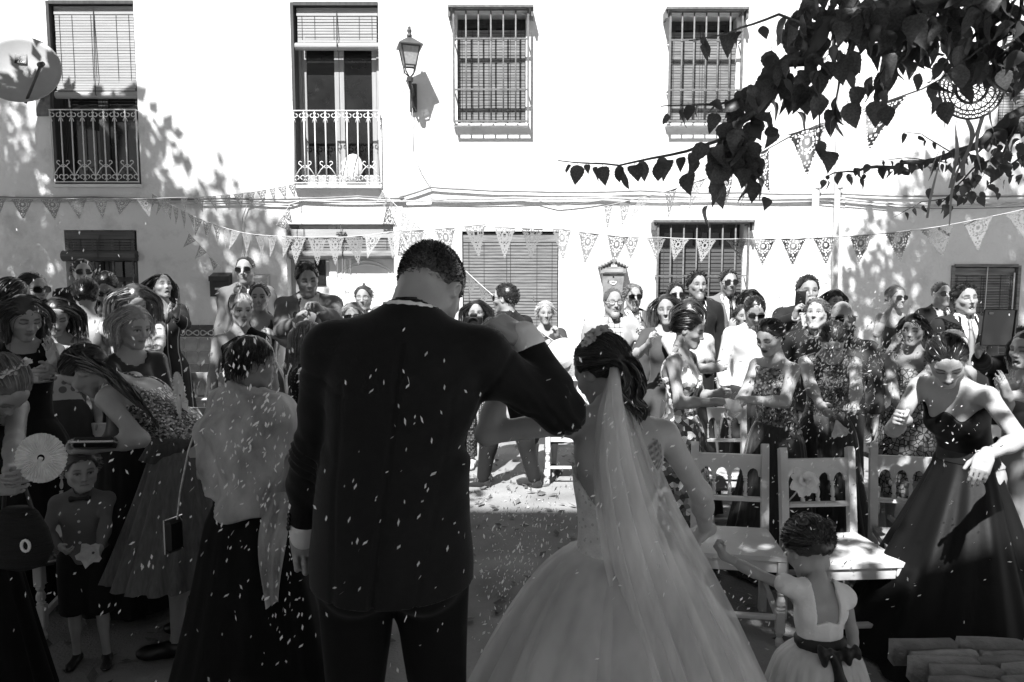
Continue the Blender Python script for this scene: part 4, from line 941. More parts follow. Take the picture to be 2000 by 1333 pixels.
def sculpt(ops, h, pad=.02, post=None, O=None, R=None, lo=None, hi=None):
    if lo is None: lo, hi = ops_box(ops, pad + h * 2)
    D, lo, ax = field(ops, lo, hi, h, O, R)
    if post is not None: D = post(D, ax[0][:, None, None], ax[1][None, :, None], ax[2][None, None, :])
    V, Q = surface_nets(D, lo, h)
    if R is not None and len(V): V = V @ R.T + O
    return V, Q
def join(parts):
    vs = []; fs = []; ts = []; n = 0
    for p in parts:
        V, Q = p[0], p[1]
        if len(V) == 0: continue
        vs.append(V); fs.append(Q + n); ts.append(p[2] if len(p) > 2 else np.ones(len(V))); n += len(V)
    return np.concatenate(vs), np.concatenate(fs), np.concatenate(ts)
def ribbons(P, w0, w1, rg, twist=False, tone=None):
    """P (N,M,3) centre lines -> thin three-sided strands"""
    N, M, _ = P.shape; T = np.gradient(P, axis=1); T /= np.maximum(np.linalg.norm(T, axis=2, keepdims=True), 1e-9)
    ref = rg.normal(size=(N, 1, 3)); A = np.cross(T, ref); A /= np.maximum(np.linalg.norm(A, axis=2, keepdims=True), 1e-9); B = np.cross(T, A)
    w = (w0 + (w1 - w0) * np.linspace(0, 1, M) ** 1.6)[None, :, None] * rg.uniform(.7, 1.3, (N, 1, 1))
    V = np.stack([P - w * A * 1.25, P + w * A * 1.25], 2)
    base = (np.arange(N) * M * 2)[:, None]; i = (np.arange(M - 1) * 2)[None, :]
    Q = np.stack([base + i, base + i + 1, base + i + 3, base + i + 2], -1).reshape(-1, 4)
    if tone is None: tone = rg.uniform(.65, 1.6, N)
    return V.reshape(-1, 3), Q, np.repeat(tone, M * 2)
# ---------------------------------------------------------------- cloth, skin and hair materials
def pat_stripes(f, lo, axis=0, duty=.2, soft=False):
    def p(N, L, co):
        sp = N.new('ShaderNodeSeparateXYZ'); L.new(co, sp.inputs[0]); m = N.new('ShaderNodeMath'); m.operation = 'MULTIPLY'; L.new(sp.outputs[axis], m.inputs[0]); m.inputs[1].default_value = f
        fr_ = N.new('ShaderNodeMath'); fr_.operation = 'FRACT'; L.new(m.outputs[0], fr_.inputs[0]); g_ = N.new('ShaderNodeMath'); g_.operation = 'LESS_THAN'; L.new(fr_.outputs[0], g_.inputs[0]); g_.inputs[1].default_value = duty
        mr = N.new('ShaderNodeMapRange'); L.new(g_.outputs[0], mr.inputs[0]); mr.inputs[3].default_value = 1; mr.inputs[4].default_value = lo; return mr.outputs[0]
    return p
def pat_check(f, lo):
    def p(N, L, co):
        a = pat_stripes(f, lo, 0, .2)(N, L, co); b = pat_stripes(f, lo, 2, .2)(N, L, co); m = N.new('ShaderNodeMath'); m.operation = 'MULTIPLY'; L.new(a, m.inputs[0]); L.new(b, m.inputs[1]); return m.outputs[0]
    return p
def pat_cells(scale, r, inside, outside, rand=1.0, feature='F1', edge=False):
    def p(N, L, co):
        v = N.new('ShaderNodeTexVoronoi'); v.inputs['Scale'].default_value = scale; v.inputs['Randomness'].default_value = rand; L.new(co, v.inputs[0])
        if edge: v.feature = 'DISTANCE_TO_EDGE'
        mr = N.new('ShaderNodeMapRange'); mr.inputs[1].default_value = r * .85; mr.inputs[2].default_value = r; mr.inputs[3].default_value = inside; mr.inputs[4].default_value = outside; L.new(v.outputs['Distance'], mr.inputs[0]); return mr.outputs[0]
    return p
def pat_sequin(scale):
    def p(N, L, co):
        v = N.new('ShaderNodeTexVoronoi'); v.inputs['Scale'].default_value = scale; L.new(co, v.inputs[0]); bw_ = N.new('ShaderNodeRGBToBW'); L.new(v.outputs['Color'], bw_.inputs[0])
        pw = N.new('ShaderNodeMath'); pw.operation = 'POWER'; L.new(bw_.outputs[0], pw.inputs[0]); pw.inputs[1].default_value = 3.0
        mr = N.new('ShaderNodeMapRange'); mr.inputs[3].default_value = .15; mr.inputs[4].default_value = 7.0; L.new(pw.outputs[0], mr.inputs[0]); return mr.outputs[0]
    return p
def fab(base, kind='wool'):
    nm = 'cloth_%s_%d' % (kind, round(base * 1000))
    if kind == 'wool': return gm(nm, base, .85, .12, 14, .25, 320, spec=.15, sheen=.05, bdist=.003)
    if kind == 'cotton': return gm(nm, base, .85, .06, 10, .2, 120, spec=.2, bdist=.006)
    if kind == 'satin': return gm(nm, base, .38, .08, 6, .06, 30, spec=.5)
    if kind == 'tulle': return gm(nm, base, .7, .25, 30, .25, 60, stretch=(2.5, 2.5, .12), spec=.25, sheen=.2)
    if kind == 'floral': return gm(nm, base, .8, .1, 10, .15, 100, pattern=pat_cells(16, .38, .3, 1.0))
    if kind == 'dots': return gm(nm, base, .8, .1, 10, .1, 100, pattern=pat_cells(55, .32, 9.0, 1.0, .35))
    if kind == 'dotsw': return gm(nm, base, .8, .1, 10, .1, 100, pattern=pat_cells(58, .36, 14.0, 1.0, .25))
    if kind == 'leopard': return gm(nm, base, .7, .2, 10, .1, 100, pattern=pat_cells(34, .09, .12, 1.0, 1.0, edge=True))
    if kind == 'pinstripe': return gm(nm, base, .8, .1, 10, .1, 100, pattern=pat_stripes(11, 22.0, 0, .09))
    if kind == 'check': return gm(nm, base, .8, .06, 10, .1, 100, pattern=pat_check(24, .35))
    if kind == 'sequin': return gm(nm, base, .3, .2, 30, .6, 260, spec=.7, metal=.35, pattern=pat_sequin(130), bdist=.004)
    if kind == 'sequinL': return gm(nm, base, .25, .2, 30, .6, 120, spec=.8, metal=.4, pattern=pat_sequin(75), bdist=.006)
    if kind == 'lace': return gm(nm, base, .8, .2, 25, .7, 140, pattern=pat_cells(45, .30, .62, 1.0), bdist=.004)
    if kind == 'leaves': return gm(nm, base, .6, .2, 10, .3, 90, spec=.4, pattern=pat_sequin(38))
def skin_mat(base): return gm('skin_%d' % round(base * 100), base, .46, .11, 14, .18, 150, spec=.42, tone=True, bdist=.004, detail=7)
def hair_mat(base): return gm('hair_%d' % round(base * 1000), base, .36, .25, 60, .1, 200, spec=.55, tone=True, bdist=.002)
M_lens = gm('sunglass_lens', .008, .12, .1, 4, 0, spec=.6); M_frame = gm('glasses_frame', .02, .3, .1, 4, 0, spec=.5)
M_clear = translucent('clear_spectacle_lens', .8, .2, .22)
QUAL = {'hero': (.0034, .0044, .0115, .0085), 'mid': (.0045, .0072, .0165, .0132), 'back': (.0066, .0100, .023, .0195)}
FINGER = {'relaxed': (22, 28, 18), 'fist': (82, 92, 55), 'hold': (48, 52, 30), 'flat': (6, 6, 4), 'pinch': (58, 42, 20), 'grip': (62, 62, 36), 'spread': (-4, 8, 6)}
def two_bone(S, W, a, b, hint):
    d = W - S; L = np.linalg.norm(d); m = (a + b) * .998
    if L > m: W = S + d / L * m; d = W - S; L = m
    L = max(L, abs(a - b) + .01)
    u = d / L; x = (a * a - b * b + L * L) / (2 * L); y = math.sqrt(max(a * a - x * x, 0)); v = hint - u * (hint @ u); v /= max(np.linalg.norm(v), 1e-6)
    return S + u * x + v * y, W
class Person:
    def __init__(s, px, ytop, d, yaw=180, label='', sex='m', q='back', skin=.36, lean=0, side=0, twist=0, head=(0, 0, 0), R=None, L=None, ground=0.0,
                 hs=1.0, fat=1.0, covered=True, face=None, kid=False, arms_bare=False, toph=.118, foot=None, group=None, hipback=0.0, age=0, width=1.0, legs=True, cat='person', bald=False, armk=1.0):
        s.q = QUAL[q]; s.qn = q; s.sex = sex; s.hs0 = hs * (.95 if sex == 'f' else 1.0); s.seed = int(px * 7 + ytop); s.rg = np.random.default_rng(s.seed); s.var = np.array([s.rg.uniform(.93, 1.04), s.rg.uniform(.97, 1.03), s.rg.uniform(.97, 1.05), s.rg.uniform(.86, 1.16), s.rg.uniform(.75, 1.3), s.rg.uniform(.92, 1.10)]) if not kid else np.ones(6); skin = skin * s.rg.choice([.82, .92, 1.0, 1.06])
        s.face = dict(smile=0, mouth=0, eyes='open', beard=0, hair=.03, lips=.62, brow=1.0, stub=0.0); s.face.update(face or {})
        s.fat = fat; s.W = width; s.skin = skin
        f = sex == 'f'
        Rc = rotm('z', twist) @ rotm('x', -lean) @ rotm('y', side); Rh = rotm('z', head[1]) @ rotm('x', -head[0]) @ rotm('y', head[2])
        Rp = rotm('x', -lean * .3)
        piv = _v((0, 0, 1.06)); hipc = _v((0, 0, .93)); pv2 = hipc + Rp @ (piv - hipc) + _v((0, -hipback, 0))
        def chest(x, y, z): return pv2 + Rc @ (_v((x, y, z)) - piv)
        def pelv(x, y, z): return hipc + Rp @ (_v((x, y, z)) - hipc) + _v((0, -hipback, 0))
        shw = (.158 if f else .182) * width
        nb = chest(0, -.012, 1.455); nd = (Rc @ _v((0, .14, 1))) * .6 + (Rh @ _v((0, .05, 1))) * .4; nd /= np.linalg.norm(nd)
        hc = nb + nd * (.105 if not kid else .075) + Rh @ _v((0, .014, .055 * s.hs0 if not kid else .10 * s.hs0 * .9))
        top = hc + Rh @ _v((0, -.012, toph * s.hs0))
        if top[2] < hc[2] + .06: top = hc + _v((0, 0, .10))
        T = at(px, ytop, d); sc_ = (T.z - ground) / top[2]; Rz = rotm('z', yaw); off = Rz @ top * sc_
        s.root = Vector((T.x - off[0], T.y - off[1], ground)); s.yaw = yaw; s.s = sc_; s.H = 1.75 * sc_
        s.e = tag(empty('person', s.root, math.radians(yaw)), label, cat, group)
        S = sc_; s.Rc = Rc; s.Rp = Rp; s.Rh = Rh; s.hc = hc * S; s.hk = s.hs0 * S; s.nb = nb * S; s.nd = nd
        s.chest = lambda x, y, z: chest(x, y, z) * S; s.pelv = lambda x, y, z: pelv(x, y, z) * S
        s.chest_inv = lambda X, Y, Z: tuple((Rc.T[i, 0] * (X / S - pv2[0]) + Rc.T[i, 1] * (Y / S - pv2[1]) + Rc.T[i, 2] * (Z / S - pv2[2])) + piv[i] for i in range(3))
        s.sh = {}; s.el = {}; s.wr = {}; s.hand = {}
        ua, fa = (.265, .235) if f else (.285, .25); ua *= armk; fa *= armk
        if kid: ua *= .86; fa *= .86
        for side_, spec in (('R', R), ('L', L)):
            sg = 1 if side_ == 'R' else -1
            spec = dict(spec) if isinstance(spec, dict) else {'to': spec}
            to = spec.get('to') or 'down'
            if isinstance(to, str):
                to = {'down': (sg * .225 * width, .02, .87), 'clasp': (sg * .055, .25, 1.0), 'clap': (sg * .05, .27, 1.16), 'hips': (sg * .2, .05, 1.0), 'back': (sg * .1, -.2, .95), 'pocket': (sg * .21, .06, .93), 'high': (sg * .12, .28, 1.42)}[to]
                W = _v(to) * S
                if to and spec.get('c'): W = s.chest(*to)
            elif len(to) == 4: w = at(to[1], to[2], to[3]); W = s.loc(w)
            else: W = _v(to) * S
            shp = s.chest(sg * shw, -.012, 1.405)
            up = (W - shp) @ (Rc @ _v((0, 0, 1))) / S
            shp = shp + (Rc @ _v((0, 0, 1))) * max(0, min(.05, up * .12)) * S + (W - shp) / max(np.linalg.norm(W - shp), 1e-6) * .012 * S
            hint = _v(spec.get('hint', (sg * .6, -.6, -.7)))
            E, W = two_bone(shp, W, ua * S * spec.get('k', 1.0), fa * S * spec.get('k', 1.0), hint)
            s.sh[side_] = shp; s.el[side_] = E; s.wr[side_] = W
            fd = (W - E) / np.linalg.norm(W - E); hd = spec.get('hd'); hd = fd if hd is None else _v(hd) * .8 + fd * .2; hd = hd / np.linalg.norm(hd)
            n = spec.get('n'); n = (_v((-sg, 0.2, 0)) if n is None else _v(n)); n = n - hd * (hd @ n); n /= max(np.linalg.norm(n), 1e-6)
            th = np.cross(hd, n) if sg > 0 else np.cross(n, hd)
            s.hand[side_] = (hd, n, th, spec.get('pose', 'relaxed'), spec.get('hide', False))
        fo = foot or ((-.10, .0), (.10, .0)); s.leg = {}
        for side_, sg, (fx, fy) in (('L', -1, fo[0]), ('R', 1, fo[1])):
            hip = pelv(sg * .088, 0, .92); ank = _v((fx, fy - .02, .085)); kn, an = two_bone(hip, ank, .43, .41, _v((0, 1, 0))); s.leg[side_] = (hip * S, kn * S, an * S)
        s.bare = arms_bare; s.kid = kid; s.bald = bald
    def loc(s, w): return rotm('z', -s.yaw) @ (_v(w) - _v(s.root))
    def wld(s, p): q = rotm('z', s.yaw) @ _v(p); return Vector(q) + s.root
    # --- groups of primitives
    def torso(s, inf=0.0, bust=True):
        S, f, w = s.s, s.sex == 'f', s.fat; Rc, Rp = s.Rc, s.Rp; i = inf; K = .055 * S
        def E(fn, x, y, z, a, b, c, R, k=K): return ell(fn(x, y, z), _v((a + i, b + i, c + i)) * S, R, k)
        if f:
            o = [E(s.pelv, 0, -.012, .945, .165 * w, .118 * w, .12, Rp), E(s.chest, 0, -.002, 1.09, .116 * w, .088 * w, .13, Rc), E(s.chest, 0, .0, 1.25, .129 * w, .095 * w, .15, Rc), E(s.chest, 0, -.012, 1.35, .138, .074, .08, Rc)]
            if bust: o += [E(s.chest, sg * .060, .066, 1.262, .056, .045, .056, Rc, .04 * S) for sg in (-1, 1)]
        else:
            o = [E(s.pelv, 0, -.008, .945, .158 * w, .115 * w, .12, Rp), E(s.chest, 0, .004 + .03 * (w - 1), 1.09, .138 * w, .1 * w, .13, Rc), E(s.chest, 0, .002, 1.25, .152 * w, .108 * w, .16, Rc), E(s.chest, 0, -.01, 1.355, .162, .086, .09, Rc)]
            o += [E(s.chest, sg * .07, .065, 1.31, .075, .045, .06, Rc, .04 * S) for sg in (-1, 1)]
        o += [E(s.chest, sg * .07, -.06, 1.33, .07, .045, .085, Rc, .04 * S) for sg in (-1, 1)]
        r = ((.042 if f else .05) + i) * S
        mid = (s.sh['R'] + s.sh['L']) / 2
        for k in 'RL':
            o.append(cone(mid + (s.sh[k] - mid) * .3, mid + (s.sh[k] - mid) * .97, r * 1.1, r, .045 * S))
            o.append(cone(s.nb + s.nd * .035 * S - s.Rc @ _v((0, .012, 0)) * S, mid + (s.sh[k] - mid) * .72 + s.Rc @ _v((0, 0, .012)) * S, (.036 + i) * S, (.028 + i) * S, .04 * S))
        o += [ell(s.pelv(sg * .075, -.07, .90), _v((.085 + i, .075 + i, .09 + i)) * S * (1 if f else .96), s.Rp, .04 * S) for sg in (-1, 1)]
        return o
    def neck(s): 
        r = (.047 if s.sex == 'f' else .058) * s.s * (1.0 if not s.kid else .95)
        a = s.hc + s.Rh @ _v((0, -.022, -.035)) * s.hk
        return [cone(s.nb - s.nd * .03 * s.s, a, r * 1.12, r, .03 * s.s)]
    def arm(s, k, inf=0.0, upto=1.0, upper_only=0.0, k_=.03):
        S = s.s; f = s.sex == 'f'; c = (.84 if f else 1.0) * (.9 if s.kid else 1) * (1 + (s.fat - 1) * .6); sh, el, wr = s.sh[k], s.el[k], s.wr[k]
        o = [cone(sh, el if not upper_only else sh + (el - sh) * upper_only, (.05 * c + inf) * S, ((.041 * c if not upper_only else .042 * c) + inf) * S, k_ * S)]
        if upper_only: return o
        d = sh + (el - sh) * .5
        e = el + (wr - el) * upto
        o += [cone(el, el + (wr - el) * .35, (.039 * c + inf) * S, (.040 * c + inf) * S, k_ * S), cone(el + (wr - el) * .3, e, (.040 * c + inf) * S, (.027 * c + inf) * S, k_ * S)]
        return o
    def legs_ops(s, inf=0.0, feet=False, shoe=0.0):
        o = []; S = s.s
        for k in 'LR':
            h, n, a = s.leg[k]; o += [cone(h, n, (.082 + inf) * S, (.055 + inf) * S, .03 * S), cone(n, a, (.053 + inf) * S, (.036 + inf) * S, .03 * S), ell((n + (a - n) * .3) - _v((0, .02, 0)) * S, _v((.05 + inf, .05 + inf, .1)) * S, None, .03 * S)]
        return o
    def foot_ops(s, inf=0.0):
        o = []; S = s.s
        for k, sg in (('L', -1), ('R', 1)):
            a = s.leg[k][2]; g = .0
            o += [cone((a[0], a[1], .06 * S), (a[0], a[1] - .025 * S, .035 * S), (.036 + inf) * S, (.034 + inf) * S, .02 * S), cone((a[0], a[1], .045 * S), (a[0] + sg * .022 * S, a[1] + .12 * S, .030 * S), (.036 + inf) * S, (.029 + inf) * S, .02 * S), ell((a[0] + sg * .024 * S, a[1] + .13 * S, .03 * S), _v((.042 + inf, .06, .029)) * S, None, .02 * S)]
        return o
    def hand_ops(s, k):
        hd, n, th, pose, hide = s.hand[k]; S = s.s * (.9 if s.sex == 'f' else 1.02) * (.92 if s.kid else 1); W = s.wr[k]; c = FINGER[pose] if isinstance(pose, str) else pose
        def P(x, y, z): return W + (th * x + n * y + hd * z) * S
        R = np.stack([th, n, hd], 1); o = [rbox(P(0, 0, .047), _v((.040, .0135, .046)) * S, R, .012 * S, .012 * S), cone(P(0, 0, -.02), P(0, 0, .02), .026 * S, .026 * S, .02 * S), ell(P(.026, .009, .035), _v((.016, .014, .032)) * S, R, .015 * S)]
        sp = 1.0 if pose not in ('spread', 'flat') else 1.35
        for x, z, L in ((.0295, .088, .074), (.0100, .093, .083), (-.0105, .089, .077), (-.0295, .080, .060)):
            p = _v((x, -.001, z)); a = 0; r = .0088
            for j, (fr_, cj) in enumerate(zip((.44, .32, .24), c)):
                a += math.radians(cj + (4 if x < 0 else 0)); dv = _v((x * (sp - 1) * 1.5 * (1 if pose in ('spread', 'flat') else .2), math.sin(a), math.cos(a))); q = p + dv * L * fr_
                o.append(cone(P(*p), P(*q), r * S, r * .88 * S, .004 * S)); p = q; r *= .88
        fist = c[0] > 55
        t0 = _v((.030, .006, .022)); t1 = t0 + _v((.022, .016, .032)) if not fist else t0 + _v((.014, .026, .030)); t2 = t1 + (_v((.008, .010, .030)) if not fist else _v((-.026, .010, .020)))
        o += [cone(P(*t0), P(*t1), .0125 * S, .0105 * S, .006 * S), cone(P(*t1), P(*t2), .0105 * S, .0085 * S, .004 * S)]
        return o
    def head_ops(s):
        K = s.hk; f = s.sex == 'f'; F = s.face; kid = s.kid; Rh = s.Rh
        A3 = s.var[:3]; jv, nv, cv = s.var[3:6]
        def P(x, y, z): return s.hc + Rh @ (_v((x, y, z)) * A3) * K
        def E(x, y, z, a, b, c, k=.02, sub=False, R=None): return ell(P(x, y, z), _v((a, b, c)) * A3 * K, Rh if R is None else Rh @ R, k * K, sub)
        def Cn(a, b, r1, r2, k=.015, sub=False): return cone(P(*a), P(*b), r1 * K, r2 * K, k * K, sub)
        jw = .037 if f else .043; jr = .016 if f else .0195; cz = -.100 if f else -.106
        jw *= jv; jr *= jv; cz *= (1 + (cv - 1) * .6)
        if kid: jw, jr, cz = .040, .024, -.086
        o = [E(0, -.014, .030, .0745, .094, .087, .03), E(0, .034, -.016, .0535, .058, .076, .035)]
        for sg in (-1, 1):
            o += [Cn((sg * jw, .0, -.055), (sg * .018, .066, cz), jr, jr * .85, .03), Cn((sg * .050, .01, -.01), (sg * jw, .002, -.055), .019, jr, .03), E(sg * .041, .056, -.022, .020, .022, .018, .03), Cn((sg * .010, .082, .020), (sg * .046, .068, .022), .0095 if not f else .007, .009, .018)]
        o += [E(0, .072, cz + .002, .018, .016, .016, .022), E(0, .066, -.062, .030, .024, .026, .025), E(0, .064, .05, .040, .022, .035, .03)]
        for sg in (-1, 1):
            o += [E(sg * .0315, .098, .003, .0175, .022, .0130, .012, True), E(sg * .0315, .0700, .003, .0145, .0140, .0118, .004),
                  Cn((sg * .020, .0820, .0105), (sg * .046, .0765, .0095), .0042, .0036, .006), Cn((sg * .021, .0815, -.0065), (sg * .044, .0770, -.006), .0034, .0030, .006)]
        nl = (.8 if (f or kid) else 1.0) * nv
        o += [Cn((0, .083, .016), (0, .083 + .024 * nl, -.027), .0085, .0105 * (.9 if f else 1), .012), E(0, .083 + .026 * nl, -.030, .0115 * (nl * .3 + .7), .010, .009, .008)]
        o += [E(sg * .0125 * (nl * .4 + .6), .091, -.034, .0075, .010, .0075, .007) for sg in (-1, 1)]
        sm = F['smile'] * .006; mo = F['mouth']
        if mo: o.append(E(0, .094, -.066 - mo * .008, .020 + sm, .020, .006 + mo * .012, .006, True))
        lw = .0215 + sm; lt = .0055 if not f else .0065
        for sg in (-1, 1):
            o += [Cn((0, .0895, -.0565), (sg * lw, .0775, -.0600 + sm), lt, .0030, .006), Cn((0, .0885, -.0680 - mo * .018), (sg * lw * .92, .0775, -.0615 + sm - mo * .004), lt * 1.12, .0030, .006)]
        if not mo: o.append(Cn((-lw * .9, .0905, -.0620 + sm * .8), (lw * .9, .0905, -.0620 + sm * .8), .0015, .0015, .003, True))
        for sg in (-1, 1):
            Re = rotm('z', sg * -18) @ rotm('x', -10)
            o += [E(sg * .076, -.010, -.004, .0075, .0185, .031, .008, False, Re), E(sg * .083, -.004, -.002, .0055, .010, .019, .004, True, Re)]
        b = F['beard']
        if b: o += [Cn((sg * jw * 1.05, .008, -.05), (0, .078, cz - .006 * b), .023, .020 + .004 * b, .02) for sg in (-1, 1)] + [E(0, .078, cz - .012 * b, .032, .022, .022 + .014 * b, .02), Cn((-.024, .087, -.048), (.024, .087, -.048), .006, .006, .008)]
        return o
    def head_tone(s, V):
        """colour of lips, brows, eyes, beard shadow in the head's own frame"""
        F = s.face; K = s.hk; p = ((V - s.hc) @ s.Rh) / K / s.var[:3]; x, y, z = np.abs(p[:, 0]), p[:, 1], p[:, 2]; sx = p[:, 0]; t = np.ones(len(V)); fr = (y > .045)
        ht = max(F['hair'] / s.skin, .04)
        def mix(m, val):
            nonlocal t
            m = np.clip(m, 0, 1); t = t * (1 - m) + val * m
        sm = F['smile'] * .006; mo = F['mouth']
        if F['stub']: mix(np.clip((-.035 - z) / .02, 0, 1) * np.clip((y - .0) / .02, 0, 1) * F['stub'], .45)
        if F['beard']:
            e = np.maximum(np.clip((-.052 - z) / .012, 0, 1) * np.clip((y + .005) / .02, 0, 1) * np.clip((z + .175) / .03, 0, 1), np.clip((x - .050) / .008, 0, 1) * np.clip((.0 - z) / .02, 0, 1) * np.clip((y + .012) / .012, 0, 1) * np.clip((z + .12) / .02, 0, 1))
            e = np.maximum(e, np.exp(-((z + .047) / .006) ** 2) * np.clip((.03 - x) / .006, 0, 1) * fr)
            mix(e * min(1, F['beard'] * 1.1), ht * 1.3)
        zl = z + .0620 - sm * (x / .022) ** 2
        lip = np.clip(1.6 - ((x / (.0255 + sm)) ** 2 + ((zl + mo * .009) / (.0125 + mo * .012)) ** 2) * 1.25, 0, 1) * (y > .072)
        mix(lip, min(.86, F['lips'] * 1.35 + (.12 if s.sex == 'm' else 0)))
        if mo: mix(np.clip(1.7 - ((x / (.0195 + sm)) ** 2 + ((z + .066 + mo * .008) / (.005 + mo * .010)) ** 2) * 1.4, 0, 1) * (y < .092) * fr, .06); mix(np.exp(-((z + .0595 + mo * .001) / .0035) ** 2) * (x < .015 + sm) * (y > .07) * (y < .092), 1.9)
        elif F['smile'] > .8: mix(np.exp(-((zl + .0) / .0032) ** 2) * (x < .018) * (y > .075), 1.9)
        else: mix(np.exp(-(zl / .0020) ** 2) * (x < .021) * fr * (y > .07), F['lips'] * .65)
        bz = .0275 - ((x - .030) / .024) ** 2 * .0055; mix(np.exp(-((z - bz) / (.0050 * F['brow'])) ** 2) * np.clip((x - .011) / .004, 0, 1) * np.clip((.053 - x) / .006, 0, 1) * (y > .05), ht * 1.1)
        dx, dz = x - .0322, z - .0025
        if F['eyes'] == 'open':
            e = np.clip(1.8 - ((dx / .0150) ** 2 + (dz / .0066) ** 2) * 1.5, 0, 1) * fr; mix(np.clip(1.6 - ((dx / .021) ** 2 + ((dz - .002) / .0125) ** 2), 0, 1) * fr, .84); mix(e, 1.35); mix(np.clip(2 - ((dx / .0070) ** 2 + (dz / .0070) ** 2) * 1.5, 0, 1) * fr, .05)
            mix(np.exp(-((dz - .0062 + (dx / .016) ** 2 * .005) / .0031) ** 2) * (np.abs(dx) < .018) * fr, .08 if s.sex == 'f' else .16)
        elif F['eyes'] == 'squint':
            mix(np.clip(1.6 - ((dx / .021) ** 2 + ((dz - .002) / .0125) ** 2), 0, 1) * fr, .86); mix(np.exp(-((dz + (dx / .016) ** 2 * .003) / .0040) ** 2) * (np.abs(dx) < .017) * fr, .10)
        else: mix(np.clip(1.6 - ((dx / .021) ** 2 + ((dz - .004) / .012) ** 2), 0, 1) * fr, .84); mix(np.exp(-((dz + .0035 - (dx / .016) ** 2 * .004) / .0034) ** 2) * (np.abs(dx) < .018) * fr, .08)
        mix(np.clip(1.5 - ((x - .0065) / .0045) ** 2 - ((z + .0385) / .003) ** 2, 0, 1) * (y > .085), .55)
        return t * (1 + .04 * np.sin(p[:, 0] * 70 + p[:, 2] * 53))
    def body(s, extra=None, tattoo=None, bodyh=None, legs=True, cov=.010):
        h_head, h_hand, h_body, _ = s.q; K = s.hk; parts = []
        ho = s.head_ops() + s.neck()
        V, Q = sculpt(ho, h_head * K / max(s.hs0, .9) if not s.kid else h_head, O=s.hc, R=s.Rh, lo=_v((-.115, -.14, -.20)) * K, hi=_v((.115, .15, .145)) * K)
        if not s.bald and not s.kid:                      # scalp under the hair is not needed
            pp = ((V - s.hc) @ s.Rh) / K; hid = (pp[:, 2] > np.interp(pp[:, 1], [-.12, -.07, -.035, -.012, .012, .030, .048, .062, .09], [-.02, -.015, .01, .05, .05, .055, .075, .088, .094])) & (pp[:, 1] < .06); Q = Q[~hid[Q].all(1)]
            use = np.zeros(len(V), bool); use[Q.ravel()] = True; mp_ = np.cumsum(use) - 1; V = V[use]; Q = mp_[Q]
        parts.append((V, Q, s.head_tone(V)))
        for k in 'RL':
            if s.hand[k][4]: continue
            ops = s.hand_ops(k) + [cone(s.el[k] + (s.wr[k] - s.el[k]) * .6, s.wr[k], (.034 if s.sex == 'f' else .038) * s.s * .86, (.024 if s.sex == 'f' else .027) * s.s, .01)]
            V, Q = sculpt(ops, h_hand * max(s.s, .55), .012); parts.append((V, Q))
        i = 0.0 if s.bare else -cov
        ops = s.torso(i if not s.bare else -.002) + s.neck()
        for k in 'RL': ops += s.arm(k, 0.0 if s.bare else -.006)
        hb = (bodyh or (h_body if s.bare else h_body * 1.9)) * max(s.s, .6); zc = s.pelv(0, 0, 1.0)[2]
        lo, hi = ops_box(ops, .02 + 2 * hb); lo[2] = zc - 2 * hb
        V, Q = sculpt(ops, hb, .02, lo=lo, hi=hi); parts.append((V, Q, np.ones(len(V)) if tattoo is None else tattoo(V)))
        lg = s.torso(-cov)[:2] + s.torso(-cov)[-2:] + s.legs_ops(-.004) + s.foot_ops(-.004); hl = .030 * max(s.s, .6) if not s.kid else .011
        lo, hi = ops_box(lg, .05); hi[2] = zc + hl
        parts.append(sculpt(lg, hl, .02, lo=lo, hi=hi))
        if s.face['beard']:
            rg = s.rg; n = int({'hero': 900, 'mid': 700, 'back': 420}[s.qn]); b = s.face['beard']; HV = parts[0][0]; tt = parts[0][2]; pp = ((HV - s.hc) @ s.Rh) / K
            c_ = np.where((tt < .45) & (pp[:, 2] < -.04) & (pp[:, 1] > -.01))[0]
            if len(c_):
                p0 = pp[rg.choice(c_, n)]; d = np.stack([p0[:, 0] * 6, np.full(n, .35), np.full(n, -.9)], 1) + rg.normal(0, .3, (n, 3)); d /= np.linalg.norm(d, axis=1)[:, None]
                Lb = (.008 + .016 * b) * rg.uniform(.5, 1.2, n)[:, None]; P = np.stack([p0 + d * Lb * t for t in (0, .5, 1.0)], 1)
                Vb, Qb, Tb = ribbons(P, .0013, .0006, rg); parts.append((Vb * K @ s.Rh.T + s.hc, Qb, Tb * max(s.face['hair'] / s.skin, .04)))
        V, Q, T = join(parts); s.body_o = obj_from('body', V, Q, skin_mat(s.skin), s.e, True, T); return s
    def garment(s, name, ops, mat, post=None, h=None, pad=.02, fold=.004, ff=22):
        hh = (h or s.q[3]) * max(s.s, .6); sd = s.seed + len(name)
        def pp(D, X, Y, Z):
            if fold: D = D + wrinkle(X, Y, Z, sd, ff, fold).astype(np.float32)
            return post(D, X, Y, Z) if post else D
        V, Q = sculpt(ops, hh, pad, pp)
        if len(V) == 0: return None
        return obj_from(name, V, Q, mat, s.e, True)
    # --- garments
    def cut(s, D, d): return np.maximum(D, d.astype(np.float32))
    def neckhole(s, D, X, Y, Z, r, up=.2):
        a = s.nb - s.nd * .02 * s.s; b = s.nb + s.nd * up * s.s; ba = b - a; t = np.clip(((X - a[0]) * ba[0] + (Y - a[1]) * ba[1] + (Z - a[2]) * ba[2]) / (ba @ ba), 0, 1)
        d = np.sqrt((X - a[0] - t * ba[0]) ** 2 + (Y - a[1] - t * ba[1]) ** 2 + (Z - a[2] - t * ba[2]) ** 2) - r * s.s
        return s.cut(D, -d)
